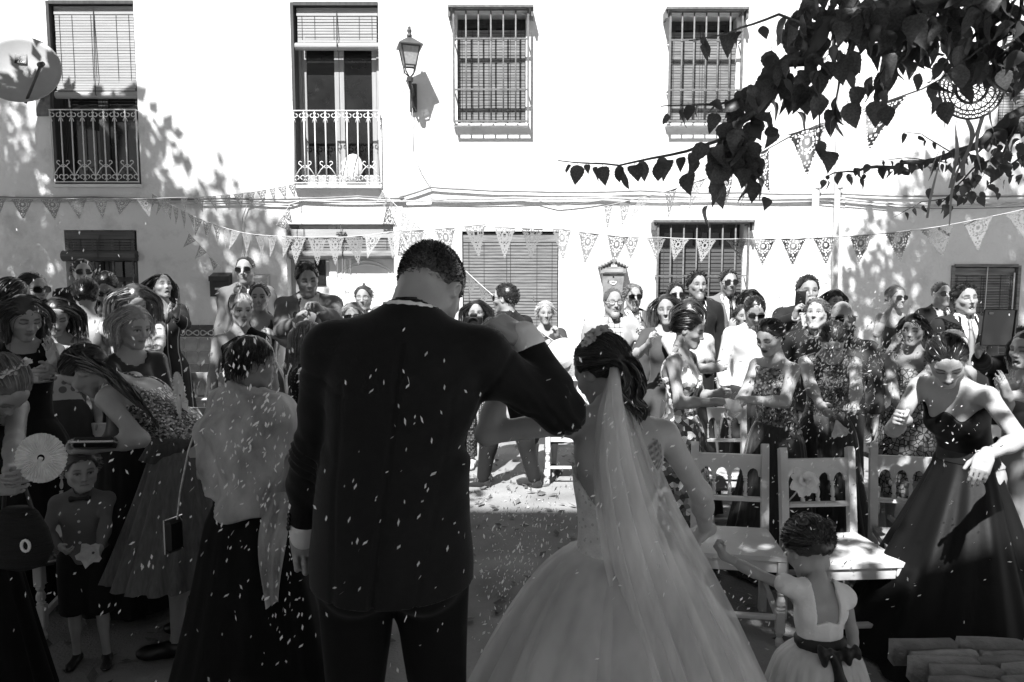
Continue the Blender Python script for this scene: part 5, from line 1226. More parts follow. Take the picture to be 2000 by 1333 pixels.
    def collar(s, r, z0, z1, th, frm=-150, to=150, drop=.03, n=14):
        o = []; pr = None
        for i in range(n + 1):
            a = math.radians(frm + (to - frm) * i / n); x = r * math.sin(a); y = -r * math.cos(a) * 1.02 - .006; fz = (1 - math.cos(a)) / 2
            p0 = s.chest(x * 1.08, y, z0 - drop * fz); p1 = s.chest(x, y + .008, z1 - drop * fz)
            if pr is not None:
                o += [cone(pr[0], p0, th * s.s, th * s.s, .006), cone(pr[1], p1, th * .8 * s.s, th * .8 * s.s, .006), cone((pr[0] + pr[1]) / 2, (p0 + p1) / 2, th * s.s, th * s.s, .006)]
            pr = (p0, p1)
        return o
    def shirt(s, base=.75, kind='cotton', sleeves=True, open_=.0, hem=.94, name='shirt', collar=True, inf=.012):
        ops = s.torso(inf) + (s.collar(.062, 1.465, 1.508, .008, -165, 165) if collar else [])
        if collar: ops += [cone(s.chest(sg * .012, .062, 1.452), s.chest(sg * .048, .072, 1.425), .010 * s.s, .006 * s.s, .01) for sg in (-1, 1)]
        if sleeves:
            for k in 'RL': ops += s.arm(k, .012, 1.0 if sleeves is True else 1.0, 0 if sleeves is True else sleeves)
        def post(D, X, Y, Z):
            D = s.neckhole(D, X, Y, Z, .060); x, y, z = s.chest_inv(X, Y, Z)
            D = s.cut(D, (hem - Z / s.s) * s.s)
            if open_: D = s.cut(D, -np.maximum(np.abs(x) - .055 * (z - open_) / (1.47 - open_), np.maximum(.0 - y, open_ - z)) * s.s)
            return D
        return s.garment(name, ops, fab(base, kind), post, fold=.004, h=s.q[3] * (1.0 if sleeves else 1.15))
    def jacket(s, base=.02, kind='wool', vz=1.13, hem=.80, vw=.075, fold=.0085, ff=26, h=None, closed=True, inf=.022, name='jacket', collar=True):
        S = s.s; ops = s.torso(inf)[:-2]
        for k in 'RL': ops += s.arm(k, .017, .985)
        ops += [ell(s.pelv(0, -.022, .84), _v((.195 * s.fat, .168 * s.fat, .30)) * S, s.Rp, .06 * S), ell(s.chest(0, -.012, 1.08), _v((.160 * s.fat, .122 * s.fat, .16)) * S, s.Rc, .06 * S), ell(s.chest(0, -.05, 1.3), _v((.15, .085, .16)) * S, s.Rc, .05 * S)]
        ops += [cone(s.sh[k] - _v((0, 0, .0)), s.sh[k] + (s.el[k] - s.sh[k]) * .2, .064 * S * (.88 if s.sex == 'f' else 1), .060 * S * (.88 if s.sex == 'f' else 1), .03 * S) for k in 'RL']
        def post(D, X, Y, Z):
            D = s.neckhole(D, X, Y, Z, .066); x, y, z = s.chest_inv(X, Y, Z)
            D = s.cut(D, (hem - Z / S) * S)
            w = np.abs(x) - vw * np.clip((z - vz) / (1.46 - vz), 0, 1.2); D = s.cut(D, -np.maximum(w, np.maximum(.0 - y, vz - z)) * S)
            D = s.cut(D, -np.maximum(np.abs(x - .004) - .0035 - np.clip(vz - .12 - z, 0, .3) * .25, np.maximum(.06 - y, z - vz - .01)) * S)
            return D
        o = s.garment(name, ops, fab(base, kind), post, h, fold=fold, ff=ff)
        if collar:
            lo = s.collar(.070, 1.455, 1.487, .011, -125, 125, .02)
            for sg in (-1, 1): lo += [cone(s.chest(sg * .060, .050, 1.45), s.chest(sg * .075, .092, 1.36), .012 * S, .020 * S, .012), cone(s.chest(sg * .078, .098, 1.36), s.chest(sg * .020, .134 * (.9 + .1 * s.fat), vz + .02), .020 * S, .010 * S, .012)]
            s.garment('lapel', lo, fab(base * .72, kind), None, h, fold=0)
        return o
    def tie(s, base=.03, kind='satin', long=True, wide=.03):
        S = s.s; b = MB(); prof = [(1.452, .072, .014), (1.425, .086, .017), (1.41, .094, .013), (1.36, .112, .02), (1.28, .132, .026), (1.18, .133, .030), (1.08, .13, .034), (1.03, .125, .034), (1.005, .122, .004)]
        if not long: prof = prof[:3]
        v = []; f = []
        for i, (z, y, w) in enumerate(prof):
            y = y * (.9 + .1 * s.fat) + .012
            v += [s.chest(-w, y - .006, z), s.chest(0, y + .004, z), s.chest(w, y - .006, z), s.chest(0, y - .02, z)]
            if i: a = 4 * i; f += [(a - 4, a - 3, a + 1, a), (a - 3, a - 2, a + 2, a + 1), (a - 2, a - 1, a + 3, a + 2), (a - 1, a - 4, a, a + 3)]
        f += [(3, 2, 1, 0), tuple(len(v) - 4 + j for j in range(4))]
        return obj_from('tie', [tuple(p) for p in v], f, fab(base, kind), s.e, True)
    def bowtie(s, base=.02, k=1.0):
        c = s.chest(0, .095 if not s.kid else .09, 1.445); R = s.Rc; S = s.s * k; ops = [ell(c, _v((.012, .010, .011)) * S, R, .004)]
        for sg in (-1, 1): ops += [cone(c + R @ _v((sg * .01, 0, 0)) * S, c + R @ _v((sg * .052, -.006, .007)) * S, .007 * S, .015 * S, .004), cone(c + R @ _v((sg * .01, 0, 0)) * S, c + R @ _v((sg * .052, -.006, -.007)) * S, .007 * S, .015 * S, .004)]
        V, Q = sculpt(ops, .004, .01); return obj_from('bow_tie', V, Q, fab(base, 'satin'), s.e, True)
    def waistcoat(s, base):
        def post(D, X, Y, Z):
            x, y, z = s.chest_inv(X, Y, Z); D = s.cut(D, np.maximum(z - 1.38, .98 - z) * s.s + 0 * D); return s.cut(D, -np.maximum(np.abs(x) - .07 * np.clip((z - 1.17) / .22, 0, 1), .0 - y) * s.s)
        return s.garment('waistcoat', s.torso(.017), fab(base, 'wool'), post, fold=.002)
    def trousers(s, base=.03, kind='wool', top=.97, hem=.04, inf=.018, name='trousers', wide=0.0):
        ops = s.torso(.012)[:2] + s.torso(.012)[-2:] + s.legs_ops(inf + wide)
        for k in 'LR': n, a = s.leg[k][1:]; ops.append(cone(n, a - _v((0, 0, .03)) * s.s, (.06 + inf * .8 + wide) * s.s, (.054 + wide) * s.s, .02 * s.s))
        def post(D, X, Y, Z): return s.cut(s.cut(D, (hem - Z / s.s) * s.s), (Z / s.s - top) * s.s)
        return s.garment(name, ops, fab(base, kind), post, h=s.q[3] * 1.8, fold=.006, ff=16)
    def shoes(s, base=.03):
        def post(D, X, Y, Z): return s.cut(s.cut(D, (.004 - Z / s.s) * s.s), (Z / s.s - .085) * s.s)
        m_ = gm('shoe_leather_%d' % (base * 100), base, .3, .2, 10, .1, 60, spec=.5)
        fo = s.foot_ops(.006); return [s.garment('shoe', fo[i:i + 3], m_, post, h=.009 if s.qn == 'hero' else .016, fold=0) for i in (0, 3)]
    def bodice(s, base, kind, neck='strapless', z=1.335, hem=1.0, inf=.007, sleeve=None, name='dress_bodice', fold=.002, h=None, back=None):
        ops = s.torso(inf); S = s.s
        if sleeve:
            for k in 'RL': ops += s.arm(k, .012, .97) if sleeve == 'long' else s.arm(k, .010, 1, sleeve)
        def post(D, X, Y, Z):
            x, y, zz = s.chest_inv(X, Y, Z); D = s.cut(D, (hem - zz) * S + 0 * X)
            if neck == 'strapless': D = s.cut(D, (zz - z - .018 * np.cos(x * 45) * (y > 0)) * S + 0 * X)
            elif neck == 'lowback': D = s.cut(D, (zz - z - .018 * np.cos(x * 45) * (y > 0) + (back or .15) * np.clip((.03 - y) / .09, 0, 1) * np.clip(1.25 - np.abs(x) / .16, 0, 1)) * S + 0 * X)
            elif neck == 'one': D = s.cut(D, np.minimum(zz - (z + .02 - .62 * x), 9) * S + 0 * X)
            elif neck == 'one2': D = s.cut(D, (zz - (z + .02 + .62 * x)) * S + 0 * X)
            elif neck == 'straps': D = s.cut(D, np.minimum(zz - z + .03 * (y < -.03), np.abs(np.abs(x) - .095) - .012) * S + 0 * X)
            elif neck == 'vneck': D = s.cut(D, np.minimum(zz - 1.30, np.abs(np.abs(x) - .085 + (zz - 1.3) * .1) - .032) * S + 0 * X); D = s.cut(D, -np.maximum(np.abs(x) - .075 * np.clip((zz - 1.20) / .2, 0, 1.3), .0 - y) * S)
            elif neck == 'halter': D = s.cut(D, np.maximum(zz - z, np.abs(x) - .105 + (zz - z) * .35) * S + 0 * X); D = s.neckhole(D, X, Y, Z, .062)
            elif neck == 'round': D = s.neckhole(D, X, Y, Z, .088); D = s.cut(D, (np.abs(x) - (.150 if not sleeve else 9)) * S + 0 * D)
            elif neck == 'scoopback': D = s.neckhole(D, X, Y, Z, .10); D = s.cut(D, -np.maximum(np.abs(x) - .095 * np.clip((zz - 1.12) / .25, 0, 1), y + .0) * S); D = s.cut(D, (np.abs(x) - .125 - .1 * np.clip(1.36 - zz, 0, 1)) * S + 0 * D)
            return D
        return s.garment(name, ops, fab(base, kind) if not hasattr(base, 'node_tree') else base, post, h, fold=fold)
    def skirt(s, base, kind, hem=.05, flare=.36, top=1.045, folds=16, amp=.10, name='dress_skirt', nth=96, nz=16, back=0.0, hipr=.185, mat=None, seed=0, sway=(0, 0), power=1.25, jag=0):
        S = s.s; rr = random.Random(s.seed + seed); w0x, w0y = (.120 * s.fat + .004, .093 * s.fat + .004); ph = [rr.uniform(0, 6.28) for _ in range(4)]
        v = []; f = []; t0 = s.pelv(0, 0, top) / S
        for j in range(nz + 1):
            t = j / nz; z = top + (hem - top) * t; zz = t0[2] + (hem - t0[2]) * t
            hipt = min(1, t / .16); R = (w0x + (hipr - w0x) * math.sin(hipt * math.pi / 2)) if flare < .5 else w0x
            Ry = (w0y + (hipr * .78 - w0y) * math.sin(hipt * math.pi / 2)) if flare < .5 else w0y
            g_ = (t ** power) * (flare - (hipr if flare < .5 else w0x)); R += g_; Ry += g_ if flare < .5 else (t ** power) * (flare - w0y)
            cx = t0[0] * (1 - t) + sway[0] * t; cy = t0[1] * (1 - t) + (sway[1] - back) * t
            for i in range(nth):
                a = 2 * math.pi * i / nth
                fo = amp * (t ** .8) * (.6 * math.sin(folds * a + ph[0] + 1.3 * math.sin(2 * a + ph[1])) + .3 * math.sin(folds * 1.9 * a + ph[2] + 2 * t) + .25 * math.sin(folds * .5 * a + ph[3]))
                k = 1 + fo * .35 / max(R, .2) * .5
                v.append(((cx + R * k * math.cos(a)) * S, (cy + Ry * k * math.sin(a)) * S, (zz + (jag * fo * .1 if j == nz else 0)) * S))
                if j: p = (j - 1) * nth; f.append((p + i, j * nth + i, j * nth + (i + 1) % nth, p + (i + 1) % nth))
        return obj_from(name, np.array(v), np.array(f)[:, ::-1], mat or fab(base, kind), s.e, True)
    # --- hair
    def hairline(s, y, soft=0.0, nape=-.058, front=.064):
        return np.interp(y, [-.12, -.07, -.035, -.012, .012, .030, .048, .062, .09], [nape, nape + .006, -.03, .022, .010, .012, .045, front, front + .008])
    def hair(s, style='short', base=.02, length=None, n=None, part=.02, vol=1.0, bun=(0, -.085, .075), wave=.0, w=None, tonev=(.4, 2.1), front=.064, nape=-.058, extra=None, curl=None, bunr=.036, hname='hair', back=False):
        K = s.hk; Rh = s.Rh; rg = s.rg; c = _v((0, -.014, .030)); cap = {'short': .011, 'crop': .005, 'combed': .013, 'bob': .013, 'long': .012, 'bun': .009, 'updo': .010, 'pony': .010, 'pixie': .013}[style] * vol
        rad = _v((.0755, .0955, .088)); gl = Rh.T @ _v((0, 0, -1)); parts = []
        ops = [ell((0, -.014, .030), rad + cap, None, .01)]
        nape_ = nape if style not in ('bun', 'updo', 'pony') else -.045
        if style in ('bob', 'long'):
            L = length or (.20 if style == 'bob' else .42); dwn = lambda p, l: _v(p) + gl * l
            for sg in (-1, 1):
                a = _v((sg * .072, -.03, .01)); m = a + gl * min(L * .5, .10) + _v((sg * .006, -.01, 0)); e = a + gl * L + _v((sg * (.012 if L > .25 else .0), -.03 - .05 * (L > .25), 0))
                ops += [cone(a, m, .024 * vol, .024 * vol, .02), cone(m, e, .024 * vol, .010, .02)]
            a = _v((0, -.09, .0)); e = a + gl * (L if style == 'long' else L * .72) + _v((0, -.02 * (L > .25), 0)); ops += [cone(a, (a + e) / 2, .05 * vol, .048 * vol, .03), cone((a + e) / 2, e, .048 * vol, .018, .03)]
        if style == 'bun': ops += [ell(bun, _v((bunr, bunr * .9, bunr * .85)), None, .012)]
        if style == 'updo':
            ops += [ell((0, -.09, .0), (.055, .045, .055), None, .02)] + [ell(c2, (.019, .019, .019), None, .006) for c2 in (curl or [])]
        if style == 'pony': L = length or .3; a = _v((0, -.10, .045)); ops += [cone(a, a + _v((0, -.03, -.03)), .02, .026, .01), cone(a + _v((0, -.03, -.03)), a + _v((0, -.035, -.03)) + gl * L, .03, .008, .015)]
        zmin = -.16 if style in ('short', 'crop', 'combed', 'bun', 'updo', 'pixie') else None
        lowside = style in ('bob', 'long')
        def post(D, X, Y, Z):
            hl = s.hairline(Y, nape=nape_, front=front); gap = hl - Z + .005 * np.sin(X * 150 + Y * 60) * np.sin(X * 61 + 1) + .003 * np.sin(X * 310)
            if lowside: gap = np.where((Y < .02), -1, gap)
            if style in ('pony',): gap = np.where((Y < -.10), -1, gap)
            D = D + (.0009 * np.sin(60 * np.arctan2(X, Z + .05 + 0 * X) + 14 * np.sin(Y * 40)) + .0008 * np.sin(X * 170 + np.sin(Y * 90) * 2 + Z * 60)).astype(np.float32)
            return np.maximum(D, (gap * .8).astype(np.float32))
        hh = .0055 if s.qn == 'hero' else .0068 if s.qn == 'mid' else .008
        lo, hi = ops_box(ops, .02); V, Q = sculpt(ops, hh, .02, post, lo=lo, hi=hi)
        parts.append((V, Q, np.full(len(V), .8)))
        # strands
        dens = {'hero': 1.0, 'mid': .52, 'back': .22}[s.qn]
        N = int((n or {'short': 2600, 'crop': 1500, 'combed': 2200, 'bob': 1700, 'long': 1700, 'bun': 1500, 'updo': 1500, 'pony': 1500, 'pixie': 1900}[style]) * dens)
        if N:
            d = rg.normal(size=(N * 4, 3)); d /= np.linalg.norm(d, axis=1)[:, None]; p = c + d * (rad + cap * .55); ok = p[:, 2] > s.hairline(p[:, 1], nape=nape_, front=front) + .002; p = p[ok][:N]; N = len(p)
            M = {'short': 4, 'crop': 3, 'combed': 5, 'pixie': 5, 'bob': 9, 'long': 11, 'bun': 7, 'updo': 7, 'pony': 12}[style]
            L = (length or {'short': .016, 'crop': .006, 'combed': .038, 'pixie': .045, 'bob': .21, 'long': .42, 'bun': .16, 'updo': .14, 'pony': .36}[style]) * rg.uniform(.75, 1.12, N)
            lay = rg.uniform(.98, 1.02 + .04 * vol, N)[:, None]; P = [p.copy()]; sgn = np.sign(p[:, 0] - part); sgn[sgn == 0] = 1
            side = rg.normal(0, .18, (N, 3)); phs = rg.uniform(0, 6.28, N); bunp = _v(bun)
            for i in range(M - 1):
                nrm = (p - c) / rad ** 2; nrm /= np.linalg.norm(nrm, axis=1)[:, None]; st = (L / (M - 1))[:, None]; g_ = i / (M - 1)
                if style in ('short', 'crop'): v = nrm * (.22 * (1 - g_)) + np.stack([sgn * .25, np.where(p[:, 2] > .08, .3, -.5), np.where(p[:, 2] > .06, .1, -.6)], 1) + side * .7
                elif style == 'combed': v = nrm * (.12 * (1 - g_)) + np.stack([sgn * .55, np.full(N, -.6), np.full(N, .05)], 1) + side * .35 + gl * .35
                elif style == 'pixie': v = nrm * (.16 * (1 - g_)) + np.stack([sgn * .6, np.full(N, -.2), np.full(N, -.15)], 1) + side * .6 + gl * (.4 + .5 * g_)
                elif style in ('bob', 'long'):
                    lat = np.clip((p[:, 2] - .0) / .06, 0, 1); v = np.stack([sgn * .9 * lat, np.where(p[:, 1] > .0, -.75, -.25) * (1 - g_ * .7) * (.3 + .7 * lat), np.zeros(N)], 1) + gl * (.45 + 1.2 * g_) + side * .22
                elif style in ('bun', 'updo'):
                    tgt = bunp if style == 'bun' else _v((0, -.10, .005)); v = (tgt - p); v /= np.maximum(np.linalg.norm(v, axis=1), .02)[:, None]; v = v + nrm * .12 + side * .25
                else:
                    tgt = _v((0, -.105, .045)); dd = np.linalg.norm(tgt - p, axis=1); near = (dd < .03) | (p[:, 1] < -.11); v = np.where(near[:, None], gl + _v((0, -.25 * (1 - g_), 0)) + side * .4, (tgt - p) / dd[:, None] + nrm * .1)
                q_ = (p - c) / (rad * lay + cap * .8); Fq = np.linalg.norm(q_, axis=1)
                into = np.minimum((v * nrm).sum(1), 0)[:, None]; v = np.where((Fq < 1.15)[:, None], v - nrm * into, v)
                v /= np.maximum(np.linalg.norm(v, axis=1), 1e-6)[:, None]
                if wave: v = v + wave * np.stack([np.sin(phs + i * 1.5), np.cos(phs * 1.3 + i * 1.5), 0 * phs], 1)
                p = p + v * st; q_ = (p - c) / (rad * lay + cap * .8); Fq = np.linalg.norm(q_, axis=1); ins = Fq < 1; p = np.where(ins[:, None], c + (p - c) / np.maximum(Fq, 1e-6)[:, None], p)
                if style in ('bob', 'long', 'pony'):            # keep clear of neck
                    rr_ = np.hypot(p[:, 0], p[:, 1] + .02); m = (p[:, 2] < -.05) & (rr_ < .066); k = np.where(m, .066 / np.maximum(rr_, 1e-6), 1); p[:, 0] *= k; p[:, 1] = (p[:, 1] + .02) * k - .02
                P.append(p.copy())
            P = np.stack(P, 1); ww = (w or {'hero': .0011, 'mid': .0014, 'back': .0022}[s.qn]); parts.append(ribbons(P, ww, ww * .35, rg, tone=rg.uniform(*tonev, N)))
        # coils of buns and updos
        coils = []
        if style == 'bun':
            for i in range(int(26 * max(dens, .5))):
                a = rg.normal(size=3); a /= np.linalg.norm(a); b_ = np.cross(a, rg.normal(size=3)); b_ /= np.linalg.norm(b_); c_ = np.cross(a, b_); ph = np.linspace(0, rg.uniform(2.5, 5), 10); r_ = bunr * rg.uniform(.85, 1.12)
                coils.append(_v(bun) + a * bunr * rg.uniform(-.5, .5) + r_ * (np.cos(ph)[:, None] * b_ + np.sin(ph)[:, None] * c_) * rg.uniform(.7, 1))
        if style == 'updo':
            cl = curl or [(0, -.11, .03), (.035, -.10, .01), (-.035, -.10, .01), (.02, -.115, -.02), (-.02, -.115, -.02), (0, -.12, .0), (.045, -.085, -.025), (-.045, -.085, -.025)]
            for ctr in cl:
                for i in range(int(16 * max(dens, .45))):
                    ph = np.linspace(0, rg.uniform(4, 9), 12) + rg.uniform(0, 6); r_ = rg.uniform(.010, .024) * np.linspace(1, .55, 12); ax_ = _v(ctr) - c; ax_ /= np.linalg.norm(ax_); b_ = np.cross(ax_, _v((.2, .1, 1))); b_ /= np.linalg.norm(b_); c_ = np.cross(ax_, b_)
                    coils.append(_v(ctr) + rg.normal(0, .004, 3) + ax_ * rg.uniform(-.01, .014) + r_[:, None] * (np.cos(ph)[:, None] * b_ + np.sin(ph)[:, None] * c_))
        if coils:
            Mx = max(len(x) for x in coils); arr = [x for x in coils]; by = {}
            for x in arr: by.setdefault(len(x), []).append(x)
            for m_, lst in by.items(): parts.append(ribbons(np.stack(lst), .0042, .002, rg, tone=rg.uniform(*tonev, len(lst))))
        if extra: parts += extra(rg, gl)
        V, Q, T = join(parts); V = V * K @ Rh.T + s.hc
        s.hair_o = obj_from(hname, V, Q, hair_mat(base), s.e, True, T); return s
    def glasses(s, dark=True, size=1.0):
        K = s.hk; b = MB(); P = lambda x, y, z: Vector(s.hc + s.Rh @ _v((x, y, z)) * K)
        yl = .098; w, h = .0305 * size, .0215 * size; lens = MB()
        for sg in (-1, 1):
            ring = []
            for i in range(16):
                a = 2 * math.pi * i / 16; ca, sa = math.cos(a), math.sin(a); x = sg * .0350 + w * math.copysign(abs(ca) ** .7, ca); z = .0035 + h * math.copysign(abs(sa) ** .8, sa) * (1 if sa > 0 else 1.08); ring.append((x, yl - abs(x) * .16 - .003 * 0, z))
            n = len(lens.v); lens.add([P(*r) for r in ring] + [P(r[0], r[1] - .003, r[2]) for r in ring], [tuple(range(16)), tuple(reversed(range(16, 32)))] + [(i, (i + 1) % 16, 16 + (i + 1) % 16, 16 + i) for i in range(16)])
            b.tube([P(*r) for r in ring + ring[:1]], (.0034 if dark else .002) * K, 5); b.tube([P(sg * .064, yl - .012, .012), P(sg * .077, .05, .010), P(sg * .081, -.006, .006)], .0024 * K, 5)
        b.tube([P(-.010, yl - .001, .010), P(0, yl, .012), P(.010, yl - .001, .010)], .0034 * K, 5)
        o = b.build('sunglasses' if dark else 'glasses', M_frame, s.e); fx = lens.build('lens', M_lens if dark else M_clear, o); fix_normals(fx); return o
# ---------------------------------------------------------------- guests
FL = tuple
def man(px, yt, d, yaw, label, suit=.03, shirt=.72, tie=None, hair=('short', .02), sun=False, gls=False, trous=None, shirtkind='cotton', suitkind='wool', vz=1.13, bow=False, openc=0, jacket=True, hk=None, sleeves=True, vest=None, **k):
    p = Person(px, yt, d, yaw, label, 'm', **k)
    p.body(); p.shirt(shirt, shirtkind, sleeves if not jacket else False, openc, hem=1.04 if jacket else .94)
    if vest: p.waistcoat(vest)
    if jacket: p.jacket(suit, suitkind, vz)
    if tie is not None: p.tie(tie)
    if bow: p.bowtie(.015)
    p.trousers(trous if trous is not None else suit); p.shoes(.03)
    if hair: p.hair(hair[0], hair[1], **(hk or {}))
    if sun: p.glasses(True)
    if gls: p.glasses(False, .85)
    if jacket:                                             # shirt cuffs
        for kk in 'RL':
            if p.hand[kk][4]: continue
            V, Q = sculpt([cone(p.el[kk] + (p.wr[kk] - p.el[kk]) * .93, p.wr[kk] + (p.wr[kk] - p.el[kk]) * .02, .037 * p.s, .034 * p.s)], .012, .01); obj_from('cuff', V, Q, fab(.72, 'cotton'), p.e, True)
    return p
def woman(px, yt, d, yaw, label, dress=.03, kind='wool', neck='round', z=1.40, skirt=None, hem=.06, flare=.30, hair=('long', .02), sun=False, gls=False, sleeve=None, hk=None, folds=14, amp=.10, shoe=.03, sk=None, **k):
    p = Person(px, yt, d, yaw, label, 'f', arms_bare=k.pop('arms_bare', True), **k)
    p.body(); p.bodice(dress, kind, neck, z, sleeve=sleeve)
    p.skirt(dress if skirt is None else skirt[0], kind if skirt is None else skirt[1], hem, flare, folds=folds, amp=amp, **(sk or {})); p.shoes(shoe)
    if hair: p.hair(hair[0], hair[1], **(hk or {}))
    if sun: p.glasses(True)
    if gls: p.glasses(False, .85)
    return p
def P(x, y, d): return ('p', x, y, d)
PV = .09                                                    # raised pavement
# --- left of the aisle
woman(22, 545, 4.6, -20, 'woman with dark pinned hair seen from behind beside woman in sunglasses', .03, 'wool', 'round', hair=('bun', .012), hk=dict(bun=(0, -.1, -.01)))
woman(62, 535, 5.1, 248, 'woman in sunglasses with dark hair tied back, in profile by the wall', .04, 'wool', 'round', hair=('bun', .014), hk=dict(bun=(0, -.105, .0)), sun=True, face=dict(hair=.014, lips=.4))
man(160, 508, 7.3, 218, 'man in sunglasses and dark suit standing before the low window', .018, .3, None, ('combed', .012), True, ground=PV, face=dict(hair=.012))
man(204, 537, 5.7, 192, 'man with bowed head and sunglasses wiping his face', .03, .2, None, ('short', .014), True, head=(38, 8, 0), L=dict(to=P(222, 628, 5.4), pose='hold', hint=(-.8, -.2, -.6), n=(0, -1, 0)), ground=PV, face=dict(hair=.014, stub=.5))
woman(166, 546, 5.0, 8, 'woman seen from behind with braided bun and low-backed dress', .16, 'satin', 'scoopback', hair=('updo', .014), q='mid', skin=.38, head=(8, 20, 0))
woman(310, 537, 6.1, 222, 'laughing woman clapping in black blouse with pale stripes', .018, 'pinstripe', 'round', hair=('long', .014), hk=dict(vol=.85), sleeve='long', head=(-16, 10, 0), face=dict(mouth=1, smile=1, hair=.014, eyes='squint', lips=.5), R=dict(to=P(325, 625, 5.75), hd=(0, .2, 1), pose='flat'), L=dict(to=P(345, 618, 5.75), hd=(-.2, .2, 1), pose='flat'), ground=PV)
woman(50, 582, 3.7, 218, 'woman with fringe, necklace and sleeveless black top looking down', .012, 'wool', 'round', hair=('bob', .03), hk=dict(length=.20, front=.045, wave=.12), q='mid', head=(22, 15, 0), face=dict(hair=.03, eyes='closed', lips=.45), R=dict(to=P(62, 735, 3.4)), L=dict(to=P(95, 725, 3.4), pose='hold'), skin=.3, z=1.42)
woman(108, 586, 4.4, 205, 'young woman with long dark hair and pale blouse looking down', .5, 'floral', 'vneck', 1.44, (.05, 'wool'), hair=('long', .016), hk=dict(vol=.85, length=.36), head=(26, 12, 0), face=dict(hair=.016, eyes='closed', lips=.45), sleeve=.75, q='mid')
woman(266, 562, 4.9, 212, 'woman with long fair hair and flowered top bowing her head', .5, 'floral', 'round', 1.42, (.06, 'wool'), hair=('long', .09), hk=dict(vol=.9, length=.34), head=(36, 12, 0), face=dict(hair=.09, eyes='closed'), sleeve=.8, q='mid', L=dict(to=P(312, 700, 4.5), pose='hold'), R=dict(to=P(296, 705, 4.5), pose='hold'))
woman(260, 600, 3.65, 236, 'woman with blonde bob and dark blouse holding a round fan', .022, 'satin', 'round', 1.42, (.02, 'wool'), hair=('bob', .30), hk=dict(length=.165, vol=1.15, wave=.10, front=.06), head=(12, 8, 0), face=dict(hair=.12, lips=.5, smile=.3), sleeve=.75, q='mid', R=dict(to=P(330, 818, 3.3), pose='hold', hd=(.4, .6, .1), n=(0, 0, 1)), L=dict(to=P(318, 775, 3.5), pose='hold', hd=(.3, .7, 0)), fat=1.1)
# girl bending forward
g1 = Person(128, 694, 3.25, 88, 'girl bending forward in sequinned bodice and tulle skirt', 'f', 'mid', .40, lean=58, head=(52, 12, 0), hipback=.10, arms_bare=True, face=dict(hair=.03, eyes='closed', smile=.4),
            L=dict(to=P(178, 876, 3.05), hint=(-.3, -.9, -.6), pose='grip', n=(0, 0, 1)), R=dict(to=P(112, 716, 3.45), hint=(.6, .5, -.3), hd=(0, .1, 1), pose='spread'))
g1.body(); g1.bodice(.16, 'sequin', 'straps', 1.33); g1.skirt(.11, 'tulle', .42, .38, folds=22, amp=.16, back=.03); g1.shoes(.012)
g1.skirt(.06, 'tulle', .95, .185, top=1.06, folds=9, amp=.05, name='waist_sash', nz=5)
def locks(rg, gl):                                         # long wavy hair falling along her back
    out = []; K = g1.hk; L = lambda x, y, d: g1.Rh.T @ (g1.loc(at(x, y, d)) - g1.hc) / K
    pts = [L(150, 712, 3.22), L(190, 716, 3.16), L(228, 745, 3.10), L(262, 778, 3.04), L(290, 808, 3.02), L(310, 838, 3.02)]
    for j in range(520):
        t = np.linspace(0, 1, 16); a = rg.uniform(0, 6.28); rad = rg.uniform(.0, .040); e = rg.uniform(.7, 1.0); k = t * e * 5; i0 = np.clip(k.astype(int), 0, 4); fr_ = (k - i0)[:, None]; pa = np.array(pts); c_ = pa[i0] * (1 - fr_) + pa[i0 + 1] * fr_
        st = _v((rg.uniform(-.06, .06), rg.uniform(-.10, .0), rg.uniform(.05, .11))); w0 = np.clip(1 - t * 4, 0, 1)[:, None]; c_ = c_ * (1 - w0) + st * w0
        out.append(c_ + np.stack([np.sin(t * 17 + a) * .012 + math.cos(a) * rad, np.cos(t * 14 + a) * .010 + math.sin(a * 2) * rad * .6, np.cos(t * 17 + a) * .012 + math.sin(a) * rad], 1) * np.sin(np.clip(t * 1.15 + .1, 0, 1) * 2.9)[:, None])
    return [ribbons(np.stack(out), .0022, .001, rg)]
g1.hair('updo', .035, extra=locks, curl=[(0, -.10, .05), (.03, -.10, .06), (-.03, -.09, .07)])
# woman stooping at the edge
w1 = Person(36, 726, 2.55, 250, 'stooping woman with pinned fair hair and black dress holding a fan', 'f', 'mid', .34, lean=38, head=(58, 0, 0), hipback=.08, arms_bare=True, face=dict(hair=.1, eyes='closed'), L=dict(to=P(20, 935, 2.35), pose='grip', hd=(.2, .9, -.1)), R=dict(to=P(-10, 950, 2.35), pose='hold'))
w1.body(); w1.bodice(.012, 'wool', 'round', 1.40); w1.skirt(.010, 'wool', .02, .32, folds=12); w1.shoes(.02); w1.hair('bun', .13, bun=(0, -.09, .05))
bf = MB(); 
for i in range(5):
    fb_, _ = flower('f', Vector(w1.wld(w1.hc + w1.Rh @ _v((-.05 + .025 * i, -.05 + .01 * i, .115)) * w1.hk)), .028, '', 7, None, Vector((RND.uniform(-.4, .4), -.5, .8))); bf.add(fb_.v, fb_.f)
fo = bf.build('hair_flowers', M_petal, w1.e, True); fo.matrix_parent_inverse = (Matrix.Translation(w1.root) @ Matrix.Rotation(math.radians(w1.yaw), 4, 'Z')).inverted()
